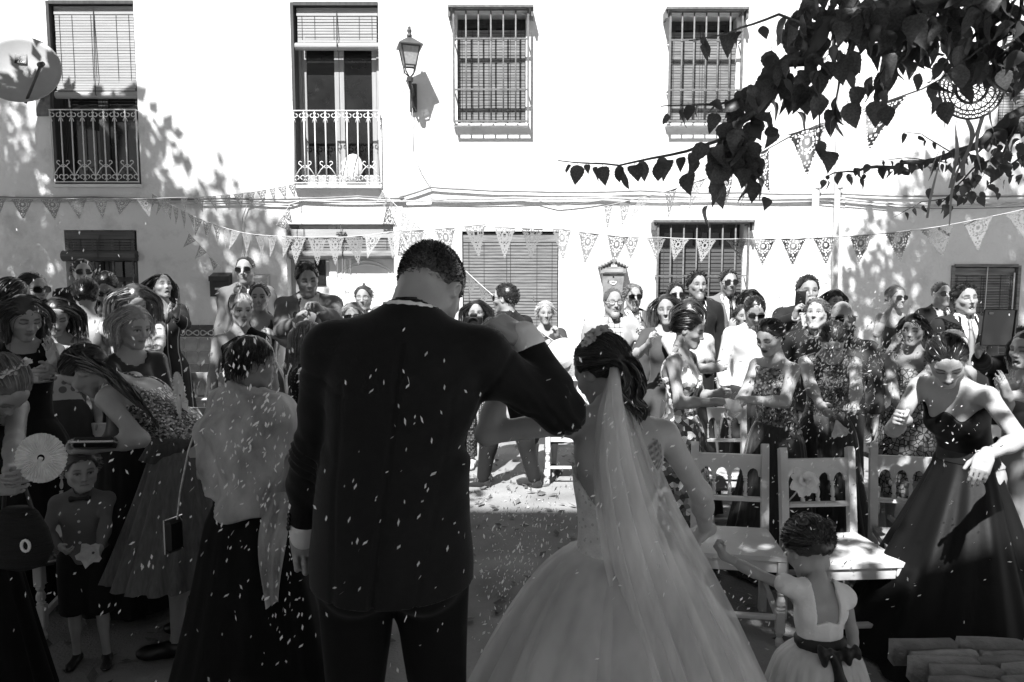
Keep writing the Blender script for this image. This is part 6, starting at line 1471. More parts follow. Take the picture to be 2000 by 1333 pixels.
# little boy
by = Person(157, 877, 3.12, 196, 'little boy in grey shirt, bow tie and dark shorts', 'm', 'mid', .38, head=(2, 22, 0), hs=1.45, kid=True, face=dict(hair=.10, lips=.6, brow=.7), foot=((-.13, .06), (.11, .0)), arms_bare=True, toph=.125,
            R=dict(to=P(118, 1068, 2.98), pose='hold', hint=(.9, -.4, -.3)), L=dict(to=P(196, 1072, 2.96), pose='hold', hint=(-.9, -.4, -.3)))
by.body(); by.shirt(.15, 'cotton', True, 0, .9, inf=.022); by.bowtie(.01, 1.25); by.trousers(.015, 'cotton', 1.0, .46, .03, name='shorts', wide=.012); by.hair('combed', .10, length=.045, front=.06, part=-.03)
by.shoes(.025)
bt = MB(); 
for z_ in (1.36, 1.27, 1.18, 1.09): q_ = by.chest(.0, .135 if z_ < 1.3 else .118, z_); bt.lathe([(.001, -.002), (.006, -.002), (.006, .002), (.001, .002)], 8, Matrix.Translation(q_) @ Matrix.Rotation(math.pi / 2, 4, 'X'))
bt.build('shirt_buttons', M_white, by.e)
# woman with the shawl
sh = Person(492, 661, 2.72, -38, 'woman with short dark hair in grey shawl and long black dress', 'f', 'hero', .33, head=(6, -22, 0), fat=1.22, width=1.08, R=dict(to=(.16, .28, .98)), L=dict(to=(-.20, .24, .98)))
sh.body(); sh.bodice(.008, 'wool', 'round', 1.42, sleeve='long'); sh.skirt(.008, 'wool', .03, .44, folds=10, amp=.10, hipr=.215); sh.shoes(.015)
M_shawl = gm('mottled_shawl', .38, .75, .5, 11, .5, 60, spec=.2, sheen=.15, detail=7, stretch=(1, 1, .6))
so = sh.torso(.036)
for kk in 'RL': so += sh.arm(kk, .040, 1, .98, .06)
so += [ell(sh.chest(0, -.07, 1.16), _v((.24, .12, .22)) * sh.s, sh.Rc, .08), cone(sh.chest(-.09, -.075, 1.46), sh.chest(.09, -.07, 1.46), .03 * sh.s, .03 * sh.s, .04)]
def post_sh(D, X, Y, Z):
    x, y, z = sh.chest_inv(X, Y, Z); D = sh.neckhole(D, X, Y, Z, .075)
    D = sh.cut(D, (1.04 - .30 * x - z - .02 * np.sin(x * 17)) * sh.s + 0 * D)
    D = D + (.011 * np.sin(34 * (x + .55 * z) + 3 * np.sin(z * 9)) * np.clip((1.45 - z) * 4, 0, 1)).astype(np.float32) * (y < .1)
    return D
sh.garment('shawl', so, M_shawl, post_sh, fold=.018, ff=21, h=.0100)
sh.hair('pixie', .014, length=.05, nape=-.066, vol=1.1)
v = []; f = []
for i in range(15):
    t = i / 14; c_ = at(548 - 14 * t - 12 * math.sin(3 * t), 962 + 220 * t, 2.48 - .02 * t); w_ = .045 + .02 * math.sin(4 * t)
    for j in range(7): u = j / 6 - .5; v.append(tuple(sh.loc(c_ + Vector((u * w_ * 2 * .8, .012 * math.sin(u * 14 + i * .3), .03 * u * (i == 14)))))); 
    if i:
        for j in range(6): a = (i - 1) * 7 + j; f.append((a, a + 1, a + 8, a + 7))
obj_from('shawl_end', v, f, M_shawl, sh.e, True)
# group by the doorway
woman(470, 558, 4.85, 204, 'blonde woman with curled topknot and dark one-shoulder dress', .010, 'wool', 'one', 1.43, (.03, 'satin'), hair=('bun', .26), hk=dict(bun=(0, -.03, .145), bunr=.05, front=.055), toph=.185, q='mid', face=dict(hair=.1, lips=.4), head=(4, 8, 0))
woman(506, 555, 5.6, 195, 'woman in dark wrap dress standing behind the topknot blonde', .025, 'satin', 'vneck', 1.43, hair=('bun', .016), hk=dict(bun=(0, -.10, .0)), face=dict(hair=.016, smile=.9, lips=.5), L=dict(to=P(534, 655, 5.3), pose='hold'), ground=PV, skin=.40)
man(479, 502, 6.9, 186, 'tall man in pale grey suit and sunglasses by the letterbox', .15, .7, .03, ('crop', .03), True, ground=PV, face=dict(hair=.03, stub=.8, smile=.4))
man(597, 515, 5.5, 195, 'smiling man in mid grey suit clapping in the doorway', .15, .75, None, ('short', .012), head=(14, 8, 6), q='mid', ground=PV, face=dict(hair=.012, smile=1, stub=.4, eyes='squint', brow=1.3), R=dict(to=P(580, 632, 5.1), pose='hold', hd=(-.2, .3, .8), n=(-.5, .3, 0)), L=dict(to=P(627, 610, 5.1), pose='hold', hd=(.5, .2, .7), n=(0, .2, -.8)), vz=1.04, skin=.30, vest=.018)
man(710, 560, 7.1, 182, 'man in white shirt with black bow tie and glasses', .6, .78, None, ('combed', .05), gls=True, bow=True, jacket=False, trous=.03, face=dict(hair=.05, stub=.5), ground=.0)
woman(688, 593, 5.5, 192, 'woman with short grey hair and dark sunglasses beside groom\'s shoulder', .7, 'cotton', 'round', 1.43, hair=('pixie', .22), sun=True, face=dict(hair=.1), sleeve=.6)
woman(740, 600, 5.9, 175, 'fair haired guest mostly hidden behind the groom\'s shoulder', .6, 'cotton', 'round', 1.43, hair=('pixie', .2), face=dict(hair=.1), sleeve=.6)
woman(604, 630, 4.1, 292, 'woman with fair bob and black dotted dress turned away', .012, 'dots', 'round', 1.38, hair=('bob', .16), hk=dict(length=.20, vol=1.15, wave=.2), q='mid', face=dict(hair=.1), head=(8, 0, 0))
# --- centre, in the sun
ph = Person(930, 588, 6.2, 182, 'photographer with long hair and dotted trousers aiming a camera', 'f', 'back', .36, lean=14, head=(4, 0, 0), arms_bare=True, face=dict(hair=.02), foot=((-.08, .12), (.05, -.18)), R=dict(to=P(915, 640, 5.85), pose='grip', hint=(.7, -.1, -.8)), L=dict(to=P(936, 641, 5.85), pose='grip', hint=(-.7, -.1, -.8)))
ph.body(); ph.bodice(.7, 'cotton', 'round', 1.42, hem=.9, sleeve=.5, name='blouse'); ph.trousers(.03, 'dotsw', 1.04, .10, .012); ph.hair('long', .02, vol=.85); ph.shoes(.6)
man(990, 556, 5.85, 62, 'man in dark suit and sunglasses with his back half turned', .018, .72, None, ('short', .02), True, hk=dict(length=.02), q='mid', face=dict(hair=.02, stub=.6), twist=-20, foot=((-.1, .2), (.1, -.2)))
woman(1065, 590, 6.3, 184, 'older woman with short grey hair holding a straw hat', .05, 'wool', 'round', 1.40, (.06, 'wool'), hem=.35, hair=('pixie', .38), hk=dict(vol=1.25), sleeve=.5, face=dict(hair=.2, lips=.6), R=dict(to=P(1062, 675, 6.0), pose='fist'), L=dict(to=P(1088, 655, 5.95), pose='fist', hd=(0, .2, 1), hint=(-.6, -.3, -.8)), fat=1.12)
man(1197, 564, 5.9, 188, 'bearded man in glasses, pale jacket and checked shirt', .33, .5, None, ('crop', .10), gls=True, shirtkind='check', vz=1.0, face=dict(hair=.16, beard=.25, smile=.4), hk=dict(front=.085), q='mid', trous=.08, fat=1.08, L=dict(to=P(1262, 655, 5.6), pose='grip'))
man(1237, 556, 6.7, 184, 'grey haired man in sunglasses behind the checked shirt', .10, .7, None, ('combed', .16), True, face=dict(hair=.15, mouth=.2), hk=dict(part=-.03))
# --- right of the aisle
woman(1300, 577, 5.3, 170, 'smiling woman with long brown hair in a soft grey dress', .07, 'wool', 'round', 1.42, hair=('long', .035), hk=dict(length=.26, vol=.95), head=(2, -6, 4), face=dict(hair=.035, smile=1, eyes='squint'), sleeve=.6, R=dict(to=P(1268, 672, 5.0), pose='hold', hd=(0, .3, .8)))
man(1320, 553, 6.9, 180, 'man in sunglasses half hidden before the barred window', .05, .7, None, ('short', .02), True, face=dict(hair=.02, stub=.5))
woman(1347, 587, 5.1, 176, 'woman in sunglasses and pale ruffled blouse with folded arms', .5, 'cotton', 'round', 1.43, (.06, 'wool'), hair=('long', .04), hk=dict(length=.2), sun=True, sleeve=.55, face=dict(hair=.04), R=dict(to=P(1385, 718, 4.85), hint=(.8, -.2, -.6)), L=dict(to=P(1350, 722, 4.85), hint=(-.8, -.2, -.6)), head=(14, 0, 0))
man(1362, 532, 6.8, 184, 'bearded smiling man in black suit and open white shirt', .018, .72, None, ('short', .012), face=dict(hair=.012, beard=.35, smile=1), openc=1.3, hk=dict(length=.03))
man(1423, 528, 7.3, 182, 'man in sunglasses, mid grey suit and black tie', .17, .72, .015, ('short', .012), True, face=dict(hair=.012, stub=1, smile=.4), R=dict(to='clasp'), L=dict(to='clasp'))
woman(1466, 567, 6.9, 175, 'woman with dark fringe peering past the grey suit', .06, 'wool', 'round', 1.42, hair=('bob', .012), hk=dict(front=.045), face=dict(hair=.012))
woman(1450, 597, 6.4, 178, 'older woman with short dark hair behind folded arms blouse', .1, 'wool', 'round', 1.42, hair=('pixie', .03), face=dict(hair=.03, smile=.4))
man(1477, 583, 5.6, 172, 'man in sunglasses and pale shirt looking down', .3, .66, None, ('short', .014), True, jacket=False, trous=.04, head=(26, 0, 0), face=dict(hair=.014, stub=.9), q='mid', fat=1.05)
r9 = Person(1352, 612, 4.2, 236, 'bridesmaid with curled updo in pale leaf patterned gown', 'f', 'mid', .42, arms_bare=True, head=(16, 8, 0), face=dict(hair=.014, eyes='closed', lips=.22, brow=1.1), R=dict(to=P(1402, 785, 3.95), hd=(.1, 1, 0), n=(-.4, 0, -.8), pose='hold', hint=(.5, -.6, -.8)), L=dict(to=P(1405, 768, 4.1), hd=(.2, 1, 0), pose='pinch'))
r9.body(); r9.bodice(.32, 'leaves', 'vneck', 1.44); r9.skirt(.34, 'leaves', .04, .30, folds=12, amp=.12); r9.skirt(.10, 'sequin', 1.0, .122, top=1.075, folds=5, amp=.0, name='belt', nz=3, hipr=.13); r9.hair('updo', .014, vol=1.25); r9.shoes(.05)
r10 = Person(1500, 628, 4.08, 118, 'bridesmaid with low dark bun in big sequinned halter top', 'f', 'mid', .40, arms_bare=True, head=(20, 10, 0), face=dict(hair=.010, eyes='closed', lips=.12, brow=1.2), fat=1.08, lean=6,
             R=dict(to=P(1436, 800, 3.95), hd=(-.1, 1, -.1), pose='pinch', n=(-.5, 0, -.8)), L=dict(to=P(1470, 782, 3.8), hd=(.2, 1, .1), n=(.3, 0, -.9), pose='hold', hint=(-.5, -.7, -.7)))
r10.body(); r10.bodice(.075, 'sequinL', 'halter', 1.41, inf=.012); r10.skirt(.035, 'tulle', .03, .36, folds=22, amp=.14); r10.hair('updo', .010, vol=1.2, curl=[(0, -.10, -.03), (.025, -.10, -.045), (-.025, -.10, -.045), (0, -.115, -.05), (.0, -.09, -.065)]); r10.shoes(.05)
man(1578, 540, 5.8, 172, 'man holding a phone up in front of his face', .02, .3, None, ('short', .012), face=dict(hair=.012), R=dict(to=P(1552, 622, 5.35), hd=(0, .1, 1), pose='grip', hint=(.8, 0, -.7)), L=dict(to=P(1602, 600, 5.35), hd=(.5, .2, .8), pose='grip', hint=(-.9, 0, -.5), n=(.7, .3, 0)))
man(1597, 585, 5.2, 165, 'fair haired guest in dark jacket gazing upwards', .02, .06, None, ('combed', .10), face=dict(hair=.1, lips=.7), head=(-10, -18, 0), skin=.42)
woman(1630, 567, 6.7, 178, 'woman with dark fringe behind the bald bearded man', .06, 'wool', 'round', 1.42, hair=('bob', .012), hk=dict(front=.045), face=dict(hair=.012))
man(1646, 590, 4.65, 168, 'bald man with full beard and sunglasses in grey shirt', .1, .06, None, None, True, jacket=False, trous=.05, bald=True, face=dict(hair=.015, beard=1.0, brow=1.2), q='mid', fat=1.12, width=1.05, shirtkind='cotton')
r15 = Person(1630, 643, 4.1, 168, 'bridesmaid bowing her head in dark sequins amid confetti', 'f', 'mid', .40, arms_bare=True, lean=8, head=(52, -6, 0), face=dict(hair=.03, eyes='closed'), fat=1.1, R=dict(to=P(1605, 800, 3.85), hd=(-.4, .7, -.5), pose='hold', hint=(.9, -.4, -.5)), L=dict(to=P(1668, 812, 3.82), hd=(.5, .6, -.1), pose='hold', n=(0, 0, 1), hint=(-.9, -.4, -.5)))
r15.body(); r15.bodice(.045, 'sequin', 'round', 1.41); r15.skirt(.03, 'tulle', .03, .36, folds=24, amp=.13); r15.hair('updo', .03, vol=1.1); r15.shoes(.05)
woman(1750, 560, 6.9, 190, 'blonde woman in sunglasses and strapless dress covering her mouth', .06, 'satin', 'strapless', 1.33, hair=('updo', .2), hk=dict(vol=1.2), sun=True, face=dict(hair=.1), R=dict(to=P(1733, 612, 6.62), hd=(-.3, .3, 1), pose='hold', hint=(.5, .2, -1)), L=dict(to=P(1735, 690, 6.65), pose='hold', hint=(-.8, -.2, -.5)), skin=.40)
man(1838, 552, 7.2, 184, 'man in sunglasses, black suit and tie beside the blind', .016, .72, .015, ('crop', .02), True, face=dict(hair=.02))
man(1882, 557, 5.8, 172, 'laughing man in dark suit with pale tie', .022, .75, .25, ('short', .012), face=dict(hair=.012, mouth=.8, smile=1, eyes='squint', stub=.4, brow=1.2), hk=dict(length=.03), q='mid', head=(-4, 4, 5), skin=.33)
woman(1785, 617, 4.6, 140, 'woman with short black hair in leopard print dress', .26, 'leopard', 'straps', 1.34, hair=('pixie', .008), hk=dict(vol=1.5, length=.07, nape=-.05), q='mid', face=dict(hair=.008, mouth=.35, lips=.35, eyes='squint', brow=1.2), R=dict(to=P(1752, 790, 4.35), pose='hold'), L=dict(to=P(1780, 760, 4.2), pose='hold'), hem=.4, flare=.24, skin=.31)
kd = Person(1863, 645, 4.95, 190, 'fair haired boy among the suited guests', 'm', 'back', .42, hs=1.2, kid=True, face=dict(hair=.08), toph=.125)
kd.body(); kd.shirt(.3, 'cotton'); kd.trousers(.05); kd.hair('combed', .1); kd.shoes()
r21 = Person(1850, 668, 3.0, 122, 'bridesmaid with curled updo leaning forward in black strapless gown', 'f', 'hero', .38, arms_bare=True, lean=30, head=(40, 34, 6), face=dict(hair=.014, eyes='closed', lips=.3), R=dict(to=P(1768, 820, 3.0), pose='fist', hint=(.8, -.5, -.9), hd=(.2, .9, .2)), L=dict(to=P(1925, 890, 2.72), hd=(-.1, .5, -.85), n=(.3, -.7, 0), pose='relaxed', hint=(-.6, -1, -.1)), hipback=.04)
r21.body(); M_gown = gm('black_satin_gown', .005, .5, .1, 6, .06, 30, spec=.22); r21.bodice(M_gown, '', 'strapless', 1.325, inf=.009); r21.skirt(0, '', .02, .52, folds=8, amp=.30, nth=128, nz=22, power=1.05, hipr=.17, mat=M_gown); r21.skirt(.012, 'satin', 1.0, .125, top=1.085, folds=6, amp=.0, name='waistband', nz=3, hipr=.13); r21.hair('updo', .016, vol=1.25, curl=[(0, -.06, .105), (.035, -.05, .10), (-.035, -.05, .10), (0, -.10, .07), (.04, -.085, .06), (-.04, -.085, .06), (0, -.03, .115), (.02, -.11, .03), (-.02, -.11, .03)], nape=-.04); r21.shoes(.02)
man(1992, 640, 4.5, 150, 'man photographing with a tablet held before his face', .012, .7, None, ('short', .05), face=dict(hair=.05), R=dict(to=P(1908, 692, 4.15), hd=(.3, .3, 1), pose='grip', hint=(.8, 0, -.8)), L=dict(to=P(1968, 690, 4.1), hd=(-.1, .2, 1), pose='grip', hint=(-.6, 0, -.8)))
woman(2012, 648, 3.6, 108, 'woman laughing open-mouthed in a pale dress', .2, 'satin', 'straps', 1.34, hair=('bob', .03), q='mid', head=(0, 0, 0), face=dict(hair=.03, mouth=1, smile=1, eyes='squint'), R=dict(to=P(1975, 770, 3.4), pose='flat', hd=(0, .3, 1)), L=dict(to=P(1960, 775, 3.25), pose='flat', hd=(0, .3, 1)))
# ---------------------------------------------------------------- the couple and the flower girl
gr = Person(868, 514, 2.1, 2, 'groom in black suit seen from behind with his right arm raised', 'm', 'hero', .36, lean=5, side=6, head=(58, -22, 0), armk=.92, width=.95, fat=.91, ground=0,
            face=dict(hair=.03, stub=.3), foot=((-.13, .0), (.13, .03)),
            L=dict(to=P(592, 1064, 1.98), pose='fist', hint=(-.75, -.7, .1), hd=(.15, .1, -1), n=(.2, -1, 0)), R=dict(to=P(1026, 660, 2.02), k=.93, pose='grip', hint=(.8, -.3, -1.1), hd=(-.85, .2, .35), n=(-.5, .5, -.8)))
gr.body(); gr.shirt(.72, 'cotton', False, inf=.010, hem=1.25)
M_suit = gm('black_wool_suit', .008, .8, .18, 60, .5, 500, spec=.22, sheen=.12, bdist=.002)
S = gr.s; jo = gr.torso(.026)[:-2]
for kk in 'RL':
    jo += gr.arm(kk, .013, .95); jo += [cone(gr.sh[kk], gr.sh[kk] + (gr.el[kk] - gr.sh[kk]) * .2, .064 * S, .058 * S, .03 * S)]
    jo += [cone(gr.nb + gr.Rc @ _v((0, -.02, -.02)) * S, gr.sh[kk] + _v((0, 0, .012)) * S, .055 * S, .052 * S, .03 * S)]
jo += [ell(gr.pelv(0, -.026, .86), _v((.192, .172, .40)) * S, gr.Rp, .06 * S), ell(gr.chest(0, -.015, 1.08), _v((.168, .125, .20)) * S, gr.Rc, .06 * S), ell(gr.chest(0, -.055, 1.30), _v((.155, .085, .17)) * S, gr.Rc, .05 * S)]
def post_g(D, X, Y, Z):
    x, y, z = gr.chest_inv(X, Y, Z); D = gr.neckhole(D, X, Y, Z, .070)
    D = gr.cut(D, (.868 - Z / S) * S + 0 * D)
    bk = (y < 0)
    seam = .0075 * np.exp(-(x / .0045) ** 2) * bk * (z > .98) * (z < 1.44) + .010 * np.exp(-(x / .0045) ** 2) * bk * (z < .98)
    side_ = .0035 * np.exp(-((np.abs(x) - .105 - .02 * np.sin((z - 1.0) * 5)) / .005) ** 2) * bk * (z < 1.33)
    e = 0
    for kk in 'RL':
        E = gr.el[kk]; d2 = (X - E[0]) ** 2 + (Y - E[1]) ** 2 + (Z - E[2]) ** 2; u = (gr.wr[kk] - gr.sh[kk]); u = u / np.linalg.norm(u); pr = (X - E[0]) * u[0] + (Y - E[1]) * u[1] + (Z - E[2]) * u[2]
        e = e + .0045 * np.sin(pr * 95 + 7 * np.sin(X * 19 + Z * 26) + 3 * np.sin(Y * 31)) * np.exp(-d2 / .018)
        A = gr.sh[kk]; d3 = (X - A[0]) ** 2 + (Y - A[1]) ** 2 + (Z - A[2]) ** 2; ua = (gr.el[kk] - A); ua = ua / np.linalg.norm(ua); pa = (X - A[0]) * ua[0] + (Y - A[1]) * ua[1] + (Z - A[2]) * ua[2]
        e = e + .012 * np.exp(-((pa - .055) / .008) ** 2) * (d3 < .03) * .4
    arm_r = .006 * np.sin(52 * (z - .55 * x) + 2 * np.sin(x * 20)) * np.clip((x + .02) * 6, 0, 1) * np.clip(1.32 - np.abs(z - 1.25) * 6, 0, 1) * bk
    return D + (seam + side_ + e + arm_r).astype(np.float32)
gr.garment('jacket', jo, M_suit, post_g, h=.0062, fold=.0055, ff=17)
gr.garment('jacket_collar', gr.collar(.076, 1.452, 1.486, .012, -130, 130, .02), M_suit, None, h=.0055, fold=0)
gr.garment('shirt_collar', gr.collar(.066, 1.485, 1.532, .007, -160, 160, .02), fab(.75, 'cotton'), None, h=.005, fold=0)
gr.trousers(.007, 'wool', .98, .03, .012); gr.shoes(.02)
for kk in 'RL':
    V, Q = sculpt([cone(gr.el[kk] + (gr.wr[kk] - gr.el[kk]) * .90, gr.wr[kk] + (gr.wr[kk] - gr.el[kk]) * .03, .043 * S, .038 * S)], .005, .01, lambda D, X, Y, Z: D); obj_from('cuff', V, Q, fab(.72, 'cotton'), gr.e, True)
b = MB(); u = (gr.wr['L'] - gr.el['L']); 
for i in range(4): q_ = gr.el['L'] + u * (.72 + .055 * i) + _v((-.036, -.032, 0)) * S; b.lathe([(.001, -.004), (.007, -.003), (.007, .003), (.001, .004)], 8, Matrix.Translation(q_) @ Matrix.Rotation(1.2, 4, 'Y'))
b.build('sleeve_buttons', gm('horn_button', .02, .25, .1, 4, 0, spec=.6), gr.e)
gr.hair('short', .055, length=.010, n=5600, w=.0010, nape=-.062, tonev=(.3, 2.0), vol=.45)
# bride
br = Person(1158, 664, 2.2, 4, 'bride in white ball gown with long tulle veil seen from behind', 'f', 'hero', .40, lean=12, head=(28, 34, 0), arms_bare=True, face=dict(hair=.04, eyes='closed'),
            L=dict(to=P(992, 716, 2.16), hint=(-.7, .1, -1), hd=(.0, .05, 1), pose='grip', n=(.3, 1, 0)), R=dict(to=P(1378, 1036, 2.3), hint=(1, -.6, -.9), hd=(-.9, .2, -.3), pose='hold', n=(-.2, .3, -.9)))
tc_ = br.chest(.105, -.09, 1.335)
def tat(V):
    d = np.linalg.norm((V - tc_) / _v((.024, .06, .045)), axis=1); n = np.sin(V[:, 0] * 420) * np.sin(V[:, 2] * 360 + V[:, 0] * 200); return np.where(d < 1, np.clip(.45 + .35 * n, .15, 1), 1.0)
br.body(tattoo=tat, bodyh=.009)
M_lace2 = gm('white_lace_bodice', .78, .75, .12, 30, .9, 160, spec=.25, pattern=pat_cells(60, .28, .72, 1.0), bdist=.005)
br.bodice(M_lace2, '', 'lowback', 1.30, hem=1.0, inf=.010, back=.165, h=.006)
M_satin = translucent('white_underskirt_layers', .86, .62, 1, .5, 4, None, .04)
br.skirt(0, '', .02, .60, folds=18, amp=.20, power=.62, name='underskirt', nth=160, nz=26, mat=M_satin, top=1.04)
M_tulle = translucent('white_tulle', .86, .5, .42, .7, 3, (2, 2, .6), .10, .12)
br.skirt(0, '', .02, .635, folds=26, amp=.34, power=.60, name='tulle_skirt', nth=220, nz=26, mat=M_tulle, seed=3, top=1.045)
br.skirt(0, '', .03, .67, folds=15, amp=.42, power=.62, name='tulle_overskirt', nth=200, nz=26, mat=M_tulle, seed=9, top=1.05)
br.skirt(0, '', 1.0, .124, folds=7, amp=.0, name='waistband', nz=3, mat=M_lace2, top=1.045, hipr=.128)
def bride_locks(rg, gl):
    out = []
    K = br.hk
    def L(px, py, d): return br.Rh.T @ (br.loc(at(px, py, d)) - br.hc) / K
    paths = [[(1195, 712, 2.12), (1215, 720, 2.05), (1232, 760, 2.05), (1222, 790, 2.05), (1248, 815, 2.06), (1240, 840, 2.06), (1262, 868, 2.08)],
             [(1200, 705, 2.12), (1228, 712, 2.06), (1246, 745, 2.06), (1240, 780, 2.06), (1262, 800, 2.07), (1252, 830, 2.08)],
             [(1190, 715, 2.12), (1204, 735, 2.05), (1200, 770, 2.04), (1215, 800, 2.04), (1205, 812, 2.04), (1190, 808, 2.05)],
             [(1205, 700, 2.12), (1236, 705, 2.08), (1250, 735, 2.1), (1256, 765, 2.1), (1248, 790, 2.1), (1268, 812, 2.1)],
             [(1185, 705, 2.12), (1212, 712, 2.03), (1222, 745, 2.03), (1210, 772, 2.03), (1232, 800, 2.03), (1236, 835, 2.05), (1258, 852, 2.06), (1275, 862, 2.07)]]
    for pth in paths:
        pts = np.array([L(*q) for q in pth]); tt = np.linspace(0, len(pts) - 1, 22); idx = np.clip(tt.astype(int), 0, len(pts) - 2); fr_ = (tt - idx)[:, None]
        p0 = pts[np.clip(idx - 1, 0, None)]; p1 = pts[idx]; p2 = pts[idx + 1]; p3 = pts[np.clip(idx + 2, None, len(pts) - 1)]
        c_ = .5 * ((2 * p1) + (p2 - p0) * fr_ + (2 * p0 - 5 * p1 + 4 * p2 - p3) * fr_ ** 2 + (-p0 + 3 * p1 - 3 * p2 + p3) * fr_ ** 3)
        for j in range(95):
            a = rg.uniform(0, 6.28); r = rg.uniform(0, .017) ; t = np.linspace(0, 1, 22); w_ = (np.sin(math.pi * np.clip(t * .85 + .12, 0, 1)))[:, None]
            out.append(c_ + np.stack([np.cos(a + t * 5) * r, np.sin(a + t * 5) * r, np.sin(a * 2 + t * 4) * r * .6], 1) * w_ + rg.normal(0, .0015, 3))
    return [ribbons(np.stack(out), .0019, .0007, rg)]
br.hair('updo', .042, extra=bride_locks, vol=1.15, n=2600, w=.0012, curl=[(.02, -.10, .06), (-.02, -.095, .07), (.04, -.09, .05), (0, -.11, .045), (.03, -.105, .03)], tonev=(.5, 2.0))
bf = MB()
for i in range(9):
    a = -1.0 + i * .22; q_ = br.wld(br.hc + br.Rh @ _v((-.085 + .018 * i, -.055 - .02 * math.sin(i * .4), .075 + .05 * math.sin(math.pi * (i + 1) / 10))) * br.hk)
    fb_, _ = flower('f', q_, .016 + .006 * (i % 3), '', 6, None, Vector((RND.uniform(-.6, .3), -.8, .7))); bf.add(fb_.v, fb_.f)
fo = bf.build('flower_wreath', gm('dried_flower', .45, .8, .2, 20), br.e, True); fo.matrix_parent_inverse = (Matrix.Translation(br.root) @ Matrix.Rotation(math.radians(br.yaw), 4, 'Z')).inverted()
# veil: a single sheet of fine tulle in deep folds
rows = [(716, 1192, 1206, 2.12), (745, 1184, 1216, 2.08), (800, 1168, 1240, 2.03), (900, 1155, 1286, 1.99), (1000, 1163, 1330, 1.95), (1100, 1178, 1386, 1.90), (1200, 1202, 1438, 1.84), (1333, 1240, 1500, 1.77), (1480, 1262, 1560, 1.72), (1760, 1290, 1640, 1.66)]
v = []; f = []; NU = 64; NV = 40; ry = np.array(rows, float)
for j in range(NV + 1):
    k = j / NV * (len(rows) - 1); y_, xa, xb, d_ = [np.interp(k, range(len(rows)), ry[:, i]) for i in range(4)]
    for i in range(NU + 1):
        u = i / NU; fo_ = (.006 + .018 * j / NV) * (math.sin(u * 34 + .5 * math.sin(j * .2)) + .5 * math.sin(u * 61 + 1 + j * .05))
        p = at(xa + (xb - xa) * (u + .006 * math.sin(u * 34 + 1.3)), y_, d_ + fo_ - .05 * math.sin(math.pi * u) + .12 * u * (j / NV)); v.append(br.loc(p))
        if j and i: a = (j - 1) * (NU + 1) + i - 1; f.append((a, a + 1, a + NU + 2, a + NU + 1))
M_veil = translucent('fine_veil_tulle', .92, .58, .50, .7, 4, (3, 3, .4), .10, .10)
obj_from('veil', np.array(v), np.array(f), M_veil, br.e, True)
v2 = np.array(v).reshape(NV + 1, NU + 1, 3)[:, 6:44].copy(); v2[:, :, 1] -= .025; v2[:, :, 0] += .012 * np.sin(np.linspace(0, 19, 38))[None, :]
f2 = [(j * 38 + i, j * 38 + i + 1, (j + 1) * 38 + i + 1, (j + 1) * 38 + i) for j in range(NV) for i in range(37)]
obj_from('veil_layer', v2.reshape(-1, 3), np.array(f2), M_veil, br.e, True)
# flower girl
fg = Person(1562, 1014, 2.32, 4, 'little flower girl in white dress with dark sash and braided hair', 'f', 'hero', .38, head=(36, 6, 0), hs=1.62, kid=True, arms_bare=True, lean=8, toph=.122, face=dict(hair=.04, eyes='closed'),
            L=dict(to=P(1366, 1062, 2.36), pose='grip', hint=(-.4, .2, -1), hd=(-.4, .2, .8)), R=dict(to=P(1672, 1330, 2.2), hint=(.8, -.4, 0)))
fg.body(bodyh=.011)
M_kid = gm('white_cotton_dress', .8, .8, .08, 12, .35, 90, spec=.2, bdist=.006)
fo_ = fg.torso(.014, False); S3 = fg.s
for kk in 'RL': fo_ += [ell(fg.sh[kk] + (fg.el[kk] - fg.sh[kk]) * .16 + _v((0, 0, .01)) * S3, _v((.066, .062, .058)) * S3, None, .02)]
def post_f(D, X, Y, Z):
    x, y, z = fg.chest_inv(X, Y, Z); D = fg.neckhole(D, X, Y, Z, .085); D = fg.cut(D, (1.10 - z) * S3 + 0 * D)
    return fg.cut(D, -np.maximum(np.abs(x + .0) - .070 + .04 * np.clip(1.32 - z, 0, 1), np.maximum(y + .0, 1.27 - z - .3 * np.abs(x))) * S3)
fg.garment('dress_bodice', fo_, M_kid, post_f, h=.007, fold=.004, ff=40)
M_kidt = translucent('dotted_white_tulle', .8, .35, .8, .7, 5, (3, 3, .6), .1, .1)
fg.skirt(0, '', .34, .38, folds=14, amp=.16, name='underskirt', mat=M_kid, power=.8, top=1.12, hipr=.2); fg.skirt(0, '', .32, .42, top=1.13, hipr=.21, folds=24, amp=.22, name='tulle_skirt', mat=M_kidt, power=.78, seed=4, nth=140)
M_sash = gm('dark_sash', .02, .5, .2, 8, .1, 40, spec=.35)
fg.skirt(0, '', 1.08, .150, top=1.17, folds=5, amp=.03, name='sash', mat=M_sash, nz=4, hipr=.155)
bo = fg.pelv(.02, -.155, 1.11); ops = [ell(bo, _v((.028, .022, .03)) * S3, None, .01)]
for sg in (-1, 1):
    ops += [cone(bo, bo + _v((sg * .085, -.02, .03)) * S3, .018 * S3, .032 * S3, .015), cone(bo + _v((sg * .085, -.02, .03)) * S3, bo + _v((sg * .07, -.02, -.03)) * S3, .03 * S3, .02 * S3, .015)]
    ops += [cone(bo, bo + _v((sg * .03, -.07, -.16)) * S3, .02 * S3, .034 * S3, .01), cone(bo + _v((sg * .03, -.07, -.16)) * S3, bo + _v((sg * .05, -.14, -.38)) * S3, .034 * S3, .045 * S3, .01)]
fg.garment('sash_bow', ops, M_sash, lambda D, X, Y, Z: D + (.006 * np.sin(X * 160 + Z * 30)).astype(np.float32), h=.006, fold=.004, ff=60)
